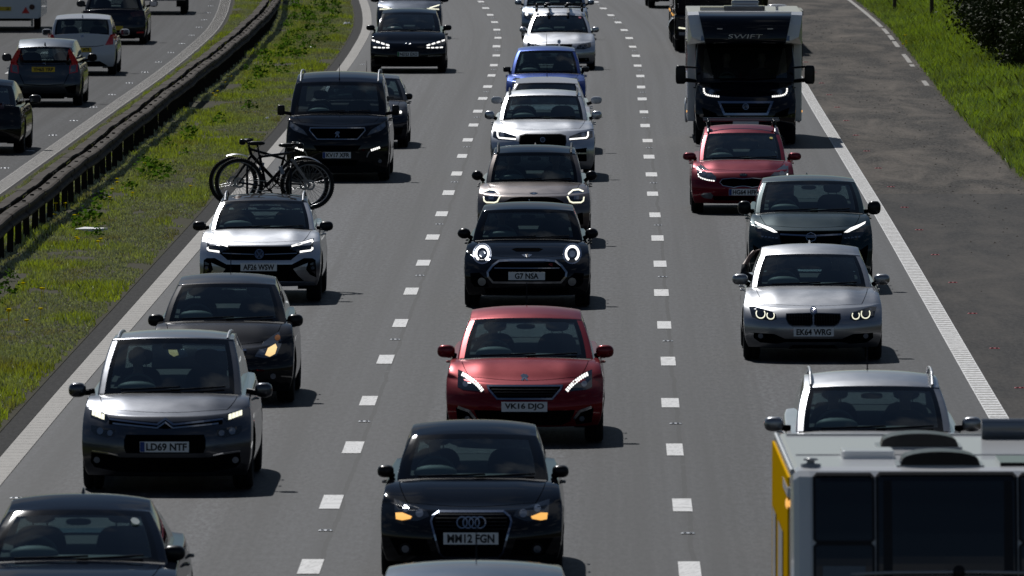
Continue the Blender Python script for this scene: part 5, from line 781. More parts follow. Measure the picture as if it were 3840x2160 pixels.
{'name':'saloon_car','label':'dark saloon cut off by the bottom left corner beside the verge','W':1.85,'L':4.6,'paint':'dkgrey2','feats':[],'oh':0.85,'wb':2.8,'r':0.33,'H':1.45,'ant':3,'sedan':1,'stick':[[0.74,0.78,0.05,0.06,'sticker_pale']],'yc':1.4,'zc':0.978,'ywt':2.2,'zwt':1.32,'ypk':2.9,'zpk':1.442,'wcb':0.72,'wwt':0.55,'yh':0.25,'zh':0.825,'zg':0.26,'mir':[0.836,0.994,0.099,0.067,'e','bk',1.85],'x':-3.75,'y':90.8},
{'name':'motorhome','label':'black-fronted white motorhome lettered SWIFT over the cab','W':2.05,'L':6.9,'paint':'navyblack','feats':[['headlight','hl','p',[[-0.943,1.193],[-0.842,1.184],[-0.648,1.113],[-0.502,0.969],[-0.734,0.969],[-0.885,1.006],[-0.936,1.081]],4,1,'',0,0],['daytime_light','le','s',[[-0.842,1.138],[-0.84,1.109]],9,1,'headlight',0.032,0],['daytime_light','le','s',[[-0.839,1.096],[-0.838,1.067]],9,1,'headlight',0.032,0],['daytime_light','le','s',[[-0.834,1.056],[-0.814,1.034]],9,1,'headlight',0.032,0],['daytime_light','le','s',[[-0.806,1.025],[-0.783,1.01]],9,1,'headlight',0.032,0],['daytime_light','le','s',[[-0.77,1.007],[-0.742,1.001]],9,1,'headlight',0.032,0],['daytime_light','le','s',[[-0.729,0.998],[-0.701,0.992]],9,1,'headlight',0.032,0],['daytime_light','le','s',[[-0.688,0.99],[-0.659,0.988]],9,1,'headlight',0.032,0],['daytime_light','le','s',[[-0.647,0.987],[-0.618,0.985]],9,1,'headlight',0.032,0],['daytime_light','le','s',[[-0.605,0.984],[-0.576,0.981]],9,1,'headlight',0.032,0],['daytime_light','le','s',[[-0.564,0.981],[-0.534,0.978]],9,1,'headlight',0.032,0],['lens','lens','p',[[-0.639,1.064],[-0.642,1.08],[-0.649,1.094],[-0.661,1.105],[-0.675,1.113],[-0.691,1.115],[-0.707,1.113],[-0.721,1.105],[-0.733,1.094],[-0.74,1.08],[-0.743,1.064],[-0.74,1.048],[-0.733,1.033],[-0.721,1.022],[-0.707,1.015],[-0.691,1.012],[-0.675,1.015],[-0.661,1.022],[-0.649,1.033],[-0.642,1.048]],7,1,'headlight',0,0],['grille','gr','p',[[-0.536,0.87],[0.532,0.87],[0.429,0.633],[-0.432,0.633]],3,0,'',0,0],['grille_frame','chb','s',[[-0.536,0.87],[0.532,0.87],[0.429,0.633],[-0.432,0.633]],12,0,'grille',0.043,1],['grille_bar','bk','s',[[-0.476,0.814],[0.472,0.814]],6,0,'grille',0.013,0],['grille_bar','bk','s',[[-0.45,0.758],[0.446,0.758]],6,0,'grille',0.013,0],['grille_bar','bk','s',[[-0.424,0.702],[0.42,0.702]],6,0,'grille',0.013,0],['badge','hl','p',[[0.058,0.784],[0.055,0.802],[0.047,0.819],[0.033,0.833],[0.017,0.841],[-0.002,0.844],[-0.021,0.841],[-0.037,0.833],[-0.051,0.819],[-0.059,0.802],[-0.062,0.784],[-0.059,0.765],[-0.051,0.748],[-0.037,0.735],[-0.02,0.726],[-0.002,0.723],[0.017,0.726],[0.034,0.735],[0.047,0.748],[0.055,0.765]],9,0,'grille',0,0],['badge_ring','ch','s',[[0.054,0.784],[0.052,0.798],[0.047,0.812],[0.038,0.823],[0.026,0.832],[0.013,0.838],[-0.002,0.84],[-0.016,0.838],[-0.03,0.832],[-0.042,0.823],[-0.05,0.812],[-0.056,0.798],[-0.058,0.784],[-0.056,0.769],[-0.05,0.756],[-0.041,0.744],[-0.03,0.735],[-0.016,0.73],[-0.002,0.728],[0.013,0.73],[0.026,0.735],[0.038,0.744],[0.047,0.756],[0.052,0.769]],13,0,'grille',0.015,1],['badge_mark','ch','s',[[-0.036,0.758],[-0.013,0.797],[0.037,0.801],[0.015,0.766]],13,0,'grille',0.013,0],['air_intake','gr','p',[[-0.885,0.758],[-0.605,0.65],[-0.561,0.564],[-0.841,0.586]],4,1,'',0,0],['air_intake','gr','p',[[-0.432,0.543],[0.429,0.543],[0.386,0.392],[-0.389,0.392]],4,0,'',0,0]],'oh':0.93,'wb':3.9,'r':0.34,'H':2.65,'van':1,'cargo':1,'mh':1,'yc':0.78,'zc':1.29,'ywt':1.45,'zwt':2,'ypk':2,'zpk':2.1,'wcb':0.907,'wwt':0.867,'yh':0.25,'zh':0.979,'zg':0.294,'mir':[1.305,1.4,0.105,0.19,'b','bk',1],'yrto':0.3,'yrbo':0.06,'zrb':1.3,'x':4.714,'y':218.3},
{'name':'van','label':'dark vehicle half hidden behind the lorry at the top edge','W':1.9,'L':4.6,'paint':'black','feats':[],'oh':0.9,'wb':2.8,'r':0.34,'H':1.7,'yc':1.2,'zc':1.08,'ywt':2,'zwt':1.6,'ypk':2.7,'zpk':1.68,'wcb':0.74,'wwt':0.62,'yh':0.3,'zh':0.9,'zg':0.22,'mir':[1.05,1.1,0.12,0.09,'e','bk',1.6],'x':5.218,'y':338},
{'name':'hatchback','label':'grey hatchback driving away with yellow number plate YH65 YRP','W':1.694,'L':3.99,'paint':'grey2','feats':[['tail_light','rdl','p',[[-0.757,1.001],[-0.647,1.195],[-0.572,1.308],[-0.528,1.299],[-0.558,1.105],[-0.626,0.992],[-0.573,0.897],[-0.568,0.734],[-0.758,0.763]],6,1,'',0,0],['lens','hc','p',[[-0.722,0.927],[-0.603,0.912],[-0.585,0.749],[-0.71,0.778]],9,1,'tail_light',0,0],['tailgate_panel','gl','p',[[-0.573,1.031],[0.587,1.031],[0.634,0.927],[-0.621,0.927]],4,0,'',0,0],['badge','ch','s',[[-0.038,0.998],[-0.032,0.933]],8,0,'',0.015,0],['badge','ch','s',[[0.042,0.998],[0.036,0.933]],8,0,'',0.015,0],['badge','ch','s',[[-0.032,0.963],[0.036,0.963]],8,0,'',0.015,0],['bumper_vent','gr','p',[[-0.729,0.481],[-0.47,0.436],[-0.545,0.302],[-0.708,0.273]],5,1,'',0,0],['tailgate_seam','gr','s',[[-0.544,0.719],[-0.44,0.496],[0.006,0.466],[0.452,0.496],[0.556,0.719]],4,0,'',0.015,0],['brake_light','rdl','s',[[-0.2,1.4],[0.201,1.4]],12,0,'',0.024,0],['bumper_trim','gr','p',[[-0.485,0.288],[0.496,0.288],[0.451,0.169],[-0.441,0.169]],5,0,'',0,0]],'rear':1,'oh':0.78,'wb':2.53,'r':0.31,'H':1.53,'ant':3,'rwb':0.639,'rwt':0.536,'zrb':0.992,'zrt':1.331,'zpk':1.491,'yrbo':0.12,'yrto':0.5,'zg':0.201,'yc':1,'zc':0.98,'ywt':1.8,'ypk':2.4,'wcb':0.69,'wwt':0.58,'zwt':1.45,'yh':0.2,'zh':0.75,'mir':[0.97,1.03,0.11,0.09,'e','bk',1.45],'plate':[0.011,0.826,0.559,0.128,'YH65 YRP','','y'],'x':-10.468,'y':242.9},
{'name':'hatchback','label':'white hatchback driving away with number plate ending WTR','W':1.695,'L':3.85,'paint':'white','feats':[['tail_light','rdl','p',[[0.579,0.741],[0.71,0.995],[0.841,1.018],[0.867,0.871],[0.841,0.757]],6,1,'',0,0],['badge','ch','p',[[0.051,0.953],[0.049,0.964],[0.044,0.974],[0.036,0.982],[0.026,0.987],[0.015,0.989],[0.004,0.987],[-0.006,0.982],[-0.014,0.974],[-0.019,0.964],[-0.021,0.953],[-0.019,0.942],[-0.014,0.932],[-0.006,0.924],[0.004,0.919],[0.015,0.917],[0.026,0.919],[0.036,0.924],[0.044,0.932],[0.049,0.942]],6,0,'',0,0],['tailgate_seam','gr','s',[[-0.498,0.757],[-0.335,0.708],[0.351,0.708],[0.547,0.741]],4,0,'',0.013,0],['bumper_trim','gr','p',[[-0.401,0.316],[0.448,0.349],[0.66,0.218],[-0.597,0.218]],5,0,'',0,0]],'rear':1,'oh':0.78,'wb':2.43,'r':0.3,'H':1.51,'ant':3,'rwb':0.669,'rwt':0.613,'zrb':1.034,'zrt':1.39,'zpk':1.489,'yrbo':0.15,'yrto':0.5,'zg':0.204,'yc':1,'zc':0.98,'ywt':1.8,'ypk':2.4,'wcb':0.69,'wwt':0.58,'zwt':1.43,'yh':0.2,'zh':0.75,'mir':[0.97,1,0.12,0.085,'e','paint',1.45],'plate':[0.01,0.626,0.587,0.134,'    WTR','','y'],'x':-10.583,'y':266.8},
{'name':'family_car','label':'dark car driving away in front of the white hatchback','W':1.8,'L':4.4,'paint':'dkblue','feats':[['tail_light','rdd','p',[[0.444,0.867],[0.788,0.922],[0.823,0.777],[0.516,0.741]],6,1,'',0,0],['reflector','rdl','s',[[0.631,0.322],[0.823,0.329]],8,1,'',0.039,0],['bumper_trim','gr','p',[[-0.606,0.264],[0.624,0.264],[0.587,0.155],[-0.57,0.155]],5,0,'',0,0]],'rear':1,'oh':0.85,'wb':2.65,'r':0.33,'H':1.55,'ant':0,'rwb':0.723,'rwt':0.56,'zrb':0.975,'zrt':1.46,'zpk':1.56,'yrbo':0.2,'yrto':0.7,'zg':0.164,'yc':1.1,'zc':1,'ywt':1.9,'ypk':2.5,'wcb':0.7,'wwt':0.6,'zwt':1.48,'yh':0.2,'zh':0.8,'mir':[1,1.05,0.12,0.09,'e','bk',1.55],'plate':[0.002,0.449,0.56,0.152,'','','y'],'x':-10.871,'y':295.5},
{'name':'family_car','label':'black car at the left edge driving away from the camera','W':1.8,'L':4.6,'paint':'black','feats':[['tail_light','rdd','p',[[0.313,0.974],[0.522,1.014],[0.535,0.896],[0.326,0.87]],6,1,'',0,0]],'rear':1,'oh':0.85,'wb':2.75,'r':0.33,'H':1.46,'sedan':1,'rwb':0.66,'rwt':0.55,'zrb':0.98,'zrt':1.33,'zpk':1.44,'yrbo':0.55,'yrto':1.3,'zg':0.22,'yc':1.2,'zc':0.97,'ywt':2,'ypk':2.6,'wcb':0.7,'wwt':0.58,'zwt':1.36,'yh':0.2,'zh':0.78,'mir':[1,1,0.12,0.085,'e','bk',1.7],'x':-10.516,'y':213.5},
{'name':'pickup_truck','label':'pale pickup at the top left edge driving away','W':1.85,'L':5.1,'paint':'silver','feats':[],'rear':1,'oh':0.9,'wb':3.1,'r':0.38,'H':1.8,'rwb':0.7,'rwt':0.6,'zrb':1.15,'zrt':1.6,'zpk':1.75,'yrbo':0.3,'yrto':0.8,'zg':0.42,'yc':1.4,'zc':1.15,'ywt':2.1,'ypk':2.7,'wcb':0.72,'wwt':0.62,'zwt':1.66,'yh':0.2,'zh':1,'mir':[1.05,1.2,0.12,0.1,'e','bk',1.9],'x':-10.908,'y':330}]
CARS = [build_car(d) for d in SPECS]
# ---------------------------------------------------------------- motorhome body on its cab
mh = next(o for o in CARS if o.name.startswith('motorhome'))
def rbox(x0, x1, y0, y1, z0, z1, r, name, mat, parent, levels=2):
    f = lambda n, a, b: [a, a + (b - a) * r / abs(b - a) if abs(b - a) > r * 2 else a + (b - a) * .2, (a + b) / 2, b - (b - a) * r / abs(b - a) if abs(b - a) > r * 2 else b - (b - a) * .2, b]
    V, F, G = lattice(f(0, x0, x1), f(0, y0, y1), f(0, z0, z1), lambda a, b, c: (a, b, c)); T = np.zeros(len(F), int)
    for _ in range(levels): V, F, T = catmull(V, F, T)
    return mesh_obj(name, V, F, mat, parent, None, True)
def extrude_profile(pts, x0, x1, name, mat, parent, smooth=False):
    """pts (y,z) outline extruded across x"""
    return MB().loft([[(x0, p[0], p[1]) for p in pts], [(x1, p[0], p[1]) for p in pts]]).build(name, mat, parent, smooth)
if True:
    P = mh
    rbox(-1.165, 1.165, 2.02, 6.95, .42, 2.66, .05, 'living_box', 'white_shell', P)
    # over-cab pod: black curved centre, white cheeks sweeping down on both sides
    prof = [(.62 + .42 * (1 - math.cos(math.pi / 2 * k / 8)), 2.04 + .56 * math.sin(math.pi / 2 * k / 8)) for k in range(9)]
    ring = prof + [(1.5, 2.655), (2.06, 2.655), (2.06, 2.04)]
    V = []; n = len(ring); xs = [-.94, -.7, -.35, 0, .35, .7, .94]
    for x in xs:
        for k, (yy, zz) in enumerate(ring):
            sh = .12 * (abs(x) / .94) ** 2 if k < 9 else 0
            V.append((x * (.865 + .135 * (zz - 2.04) / .6), yy + sh, zz))
    F = [(i * n + k, i * n + (k + 1) % n, (i + 1) * n + (k + 1) % n, (i + 1) * n + k) for i in range(len(xs) - 1) for k in range(n)]
    mesh_obj('overcab_pod', V, F, 'paint_navyblack', P, None, True)
    for sx in (-1, 1):
        out = [(.80, 2.06), (.82, 2.18), (.95, 2.42), (1.14, 2.61), (1.5, 2.668), (2.05, 2.668), (2.05, 2.02), (1.7, 2.0)]
        V = []; m_ = len(out)
        for t_ in (0, 1):
            for yy, zz in out:
                xi = (.80 + .14 * (zz - 2.04) / .6); xo = (.90 if zz < 2.1 and yy < 1.2 else 1.165 - .20 * max(0, (1.6 - yy)) * (2.7 - zz))
                V.append((sx * (xi if t_ == 0 else max(xo, xi + .07)), yy + (.10 if t_ else .0), zz - .012 * t_))
        F = [(k, (k + 1) % m_, m_ + (k + 1) % m_, m_ + k) for k in range(m_)] + [tuple(range(m_)), tuple(range(m_, 2 * m_))]
        mesh_obj('pod_cheek', V, F, 'white_shell', P)
        MB().box((sx * .86, .83, 2.14), (.07, .02, .10), 0, R(-12)).build('marker_lamp', 'lens', P)
        # long mirror arms, side window of the cab, lower side parts
        for zz in (1.56, 1.27): MB().tube([(sx * .95, 1.05, zz - .02), (sx * 1.22, 1.02, zz)], .022, 8).build('mirror_bar', 'bk', P, True)
        MB().box((sx * 1.172, 2.5, 1.75), (.02, .7, .6)).build('side_window', 'gl', P); MB().box((sx * 1.172, 4.8, 1.75), (.02, 1.0, .6)).build('side_window', 'gl', P)
        MB().box((sx * 1.170, 3.4, .82), (.012, 1.4, .12)).build('side_stripe', 'bk', P)
        MB().ell((sx * 1.16, 5.2, .55), (.05, .42, .26), 3, 14, 10).build('wheel_spat', 'white_shell', P, True)
        MB().box((sx * 1.175, 2.2, .62), (.015, .06, .04)).build('side_marker', 'am', P)
    TV, TF = text_mesh('SWIFT', .69, .085, .0)
    mesh_obj('lettering', [(v[0] + v[2] * .25, .612 + .12 * (abs(v[0]) / .94) ** 2, v[2] + 2.185) for v in TV], TF, 'sv', P)
    for xx in (-.52, .50): MB().box((xx, .715, 2.335), (.11, .03, .022)).build('pod_hinge', 'sv', P)
    MB().box((-.62, 2.9, 2.70), (.56, .8, .06)).build('solar_panel', 'gl', P)
    MB().box((-.62, 2.47, 2.70), (.54, .03, .05)).build('solar_frame', 'sv', P)
    rbox(-.42, .42, 2.35, 3.0, 2.66, 2.76, .06, 'rooflight', 'hc', P); rbox(-.24, .32, 4.0, 4.7, 2.66, 2.84, .08, 'rooflight', 'lens', P)
    mb = MB(); mb.tube([(.68, 3.3, 2.66), (.68, 3.3, 2.74)], .03, 8); mb.ell((.68, 3.3, 2.75), (.20, .10, .03), 2, 14, 8); mb.build('television_aerial', 'white_shell', P, True)
    MB().box((1.185, 5.2, 2.58), (.09, 2.6, .10)).build('awning', 'grey_shell', P)
    MB().box((0, 6.97, .5), (2.2, .05, .25)).build('rear_skirt', 'white_shell', P)
    MB().box((0, 1.96, 1.6), (2.0, .04, 1.2)).build('cab_dark_panel', 'interior', P)  # added dark panel: hides the white box wall so the cab looks dark
    o = MB().box((0, -.035, .46), (.52, .012, .11)).build('number_plate', 'plate_w', P)
    for xx in (-.36, .36):
        person('person in a dark top in the %s of the motorhome' % ('driving seat' if xx < 0 else 'passenger seat'), P.location.x + xx, P.location.y + 1.75, 1.02, mh.rotation_euler.z, 'shirt_dark')
# ---------------------------------------------------------------- white caravan, bottom right
cv = empty('caravan', (3.17, 78.9, 0), .003); tag(cv, 'white caravan with dark front windows and a yellow side in the near corner', 'caravan', 'vehicles in the queue of traffic')
if True:
    hw = 1.13; Lc = 4.75
    def front(z): return .0 if z > 2.5 else .02 - .30 * (1 - ((z - .6) / 1.95) ** 2) if z > .6 else -.25
    ring = []
    zs = [.45, .6, .9, 1.2, 1.5, 1.75, 1.95, 2.15, 2.35, 2.5, 2.56]
    prof = [(front(z) + (.02 if z > 2.5 else 0), z) for z in zs] + [(.08, 2.60), (.3, 2.615), (Lc - .3, 2.60), (Lc - .06, 2.55), (Lc, 2.4), (Lc, .45)]
    V = []; n = len(prof); xs = [(-1, 1.0), (-.985, .35), (-.95, .1), (-.88, .0), (-.5, -.02), (0, -.03), (.5, -.02), (.88, .0), (.95, .1), (.985, .35), (1, 1.0)]
    for s_, k in xs:
        for yy, zz in prof: V.append((s_ * hw, yy + (k * .22 if yy < .5 else 0), zz - (.03 if abs(s_) > .98 and zz > 2.5 else 0)))
    F = [(i * n + k, i * n + (k + 1) % n, (i + 1) * n + (k + 1) % n, (i + 1) * n + k) for i in range(len(xs) - 1) for k in range(n)] + [tuple(range(n)), tuple(range((len(xs) - 1) * n, len(xs) * n))]
    o = mesh_obj('caravan_body', V, F, 'white_shell', cv, None, False); sh = Shell(V, F)
    for x0, x1, z0, z1 in ((-.965, -.535, 2.095, 2.58), (-.505, .505, 1.72, 2.585), (.535, .965, 2.095, 2.58), (-.965, -.535, 1.5, 2.08), (.535, .965, 1.5, 2.08)):
        c_ = .022; pts = [(x0 + c_, z0), (x1 - c_, z0), (x1, z0 + c_), (x1, z1 - c_), (x1 - c_, z1), (x0 + c_, z1), (x0, z1 - c_), (x0, z0 + c_)]
        wd = sh.lay('front_window', 'gl', *poly_mesh(pts), .018, cv)
        V2, F2 = stroke_quads(pts, .02, True); sh.lay('window_seal', 'bk', V2, F2, .024, wd)
        if x1 - x0 < .6 and z0 < 1.6: sh.lay('inner_blind', 'bluegrey_film', *poly_mesh([(x0 + .06, z0 + .05), (x1 - .06, z0 + .05), (x1 - .06, z1 - .16), (x0 + .06, z1 - .16)]), .021, wd)
        if x1 - x0 > .6:
            for xx in (-.43, .45): sh.lay('window_edge', 'bk', *poly_mesh([(xx - .035, z0 + .03), (xx + .035, z0 + .03), (xx + .03, z1 - .05), (xx - .03, z1 - .05)]), .021, wd)
    # yellow side with dark window, marker lamp
    for sx in (-1, 1):
        MB().box((sx * (hw + .004), Lc / 2 + .25, 1.55), (.02, Lc - .52, 1.95)).build('side_panel', 'yellow_paint', cv)
        MB().box((sx * (hw + .012), 2.2, 1.75), (.02, 1.2, .6)).build('side_window', 'gl', cv); MB().box((sx * (hw + .012), 3.9, 1.75), (.02, .9, .6)).build('side_window', 'gl', cv)
        MB().box((sx * (hw + .006), 1.0, 2.42), (.025, 1.2, .07)).build('side_trim', 'white_shell', cv)
        MB().ell((sx * (hw + .0), .55, 2.33), (.03, .05, .05), 2, 10, 8).build('marker_lamp', 'am', cv, True)
        MB().tube([(sx * (hw - .012), .2, 2.585), (sx * (hw - .012), Lc - .2, 2.585)], .02, 8).build('awning_rail', 'sv', cv, True)
        wheel(cv, sx * (hw - .18), 2.6, .32, .18, sx)
    for xa, ya in ((-.095, 2.70), (-.03, .57)):
        arch = lambda y_, s_: [(xa - .30 * s_, y_, 2.605)] + [(xa + .285 * s_ * math.sin(math.pi * (k / 12 - .5)) , y_, 2.65 + .075 * s_ * math.cos(math.pi * (k / 12 - .5)) ** .8) for k in range(13)] + [(xa + .30 * s_, y_, 2.605)]
        rl = MB().loft([arch(ya - .25, 1), arch(ya - .24, 1.0), arch(ya + .20, .97), arch(ya + .26, .8)]).build('rooflight', 'dome', cv); MB().box((xa, ya, 2.610), (.64, .56, .03)).build('rooflight_frame', 'grey_shell', rl)
    rbox(-.72, -.33, 1.25, 1.75, 2.60, 2.67, .05, 'roof_vent', 'white_shell', cv)
    mb = MB(); mb.lathe([(2.60, .075), (2.635, .075), (2.64, .03), (2.66, .03), (2.662, .055), (2.675, .05), (2.68, .001)], 'z', (-1.0 + .02, .32, 0), 18); mb.build('flue_cap', 'grey_shell', cv, True)
    mb = MB().tube([(.43, 3.75, 2.68), (1.0, 3.75, 2.68)], .08, 14); mb.build('roof_locker', 'sv', cv, True)
    MB().box((.62, .75, 2.628), (.42, .8, .03)).build('solar_panel', 'gl', cv)
    MB().box((0, .5 + 1.2, 2.612), (2.1, .02, .01)).build('roof_seam', 'grey_shell', cv); MB().box((0, Lc - .55, 2.607), (2.1, .03, .012)).build('roof_seam', 'grey_shell', cv)
    MB().ell((.085, -.21, 1.875), (.045, .05, .055), 2.2, 12, 8).build('front_handle', 'bk', cv, True)
    MB().tube([(-.75, -.16, 1.86), (-.4, -.205, 1.875), (.2, -.21, 1.88), (.7, -.19, 1.87)], .012, 8).build('locker_lip', 'grey_shell', cv, True)
    MB().tube([(0, .1, .5), (0, -1.4, .45)], .05, 8).build('tow_bar', 'steel', cv, True)
# ---------------------------------------------------------------- lorry in the right lane
lo = empty('lorry', (5.56, 287.4, 0), yaw_at(292)); tag(lo, 'black articulated lorry mostly hidden behind the motorhome', 'lorry', 'vehicles in the queue of traffic')
if True:
    rbox(-1.24, 1.24, .05, 2.2, 1.0, 3.7, .16, 'cab', 'paint_black', lo)
    rbox(-1.25, 1.25, .0, 1.6, .34, 1.02, .12, 'bumper', 'paint_black', lo)
    rbox(-1.05, 1.05, .02, .3, 1.95, 2.85, .08, 'windscreen', 'gl', lo)
    for k in range(6): MB().box((0, .045, 1.05 + k * .12), (1.9, .03, .05)).build('grille_bar', 'bk', lo)
    for sx in (-1, 1):
        h = MB().box((sx * .98, .0, .74), (.46, .06, .26), 0).build('headlight', 'hl', lo)
        MB().tube([(sx * 1.14, -.035, .66), (sx * .8, -.035, .62)], .02, 6).build('daytime_light', 'ly', h)
        MB().box((sx * .98, -.01, .5), (.3, .05, .08)).build('fog_light', 'lens', lo)
        MB().ell((sx * 1.42, .25, 2.3), (.12, .12, .38), 4, 12, 10).build('door_mirror', 'bk', lo, True)
        for yy in (1.35, 4.9, 9.8, 11.1, 12.4): wheel(lo, sx * 1.07, yy, .50, .32, sx)
        for yy in (2.6, 6.2): MB().box((sx * 1.22, yy + .7, .78), (.08, 1.3, .62)).build('side_skirt', 'beige', lo)
        for yy in (2.3, 4.0, 7.2, 8.9): MB().box((sx * 1.265, yy, .95), (.03, .09, .05)).build('side_marker', 'am', lo)
        MB().tube([(sx * 1.1, 2.3, .62), (sx * 1.1, 3.6, .62)], .28, 14).build('fuel_tank', 'steel', lo, True)
    rbox(-1.26, 1.26, 3.0, 13.6, 1.15, 4.0, .05, 'trailer', 'paint_navy', lo)
    MB().box((0, 7.5, .95), (.9, 11.5, .28)).build('chassis', 'bk', lo)
    MB().box((0, -.04, .55), (.52, .02, .11)).build('number_plate', 'plate_w', lo)
# ---------------------------------------------------------------- caravan on the other carriageway
oc = empty('caravan', (-14.62, 310.5, 0), yaw_at(312)); tag(oc, 'white caravan rear with red triangle at the top left corner', 'caravan', 'vehicles on the opposite carriageway')
if True:
    rbox(-1.12, 1.12, 0, 5.2, .36, 2.55, .08, 'caravan_body', 'white_shell', oc)
    for sx in (-1, 1):
        MB().lathe([(-.02, .001), (-.02, .075), (0, .08)], 'y', (sx * .86, -.02, .68), 16).build('tail_lamp', 'rdd', oc)
        t_ = mesh_obj('reflector', [(sx * .68 - .11, -.015, .50), (sx * .68 + .11, -.015, .50), (sx * .68, -.015, .68), (sx * .68 - .11, .0, .50), (sx * .68 + .11, .0, .50), (sx * .68, .0, .68)], [(0, 1, 2), (0, 3, 4, 1), (1, 4, 5, 2), (2, 5, 3, 0)], 'rdl', oc)
        wheel(oc, sx * .95, 1.9, .32, .19, sx)
        MB().tube([(sx * .85, .3, .36), (sx * .85, .3, .12)], .03, 8).build('corner_steady', 'steel', oc)
    MB().box((0, -.012, .63), (.52, .015, .112)).build('number_plate', 'plate_y', oc)
    TV, TF = text_mesh('UA', .1, .079, .014); mesh_obj('plate_lettering', [(v[0] + .17, -.022, v[2] + .63) for v in TV], TF, 'plate_k', oc)
    MB().box((0, .02, .42), (2.1, .06, .14)).build('rear_bumper', 'white_shell', oc); MB().box((0, 2.6, .32), (1.6, 4.6, .1)).build('chassis', 'bk', oc)
    rbox(-.85, .85, -.03, .05, 1.3, 2.1, .05, 'rear_window', 'gl', oc)
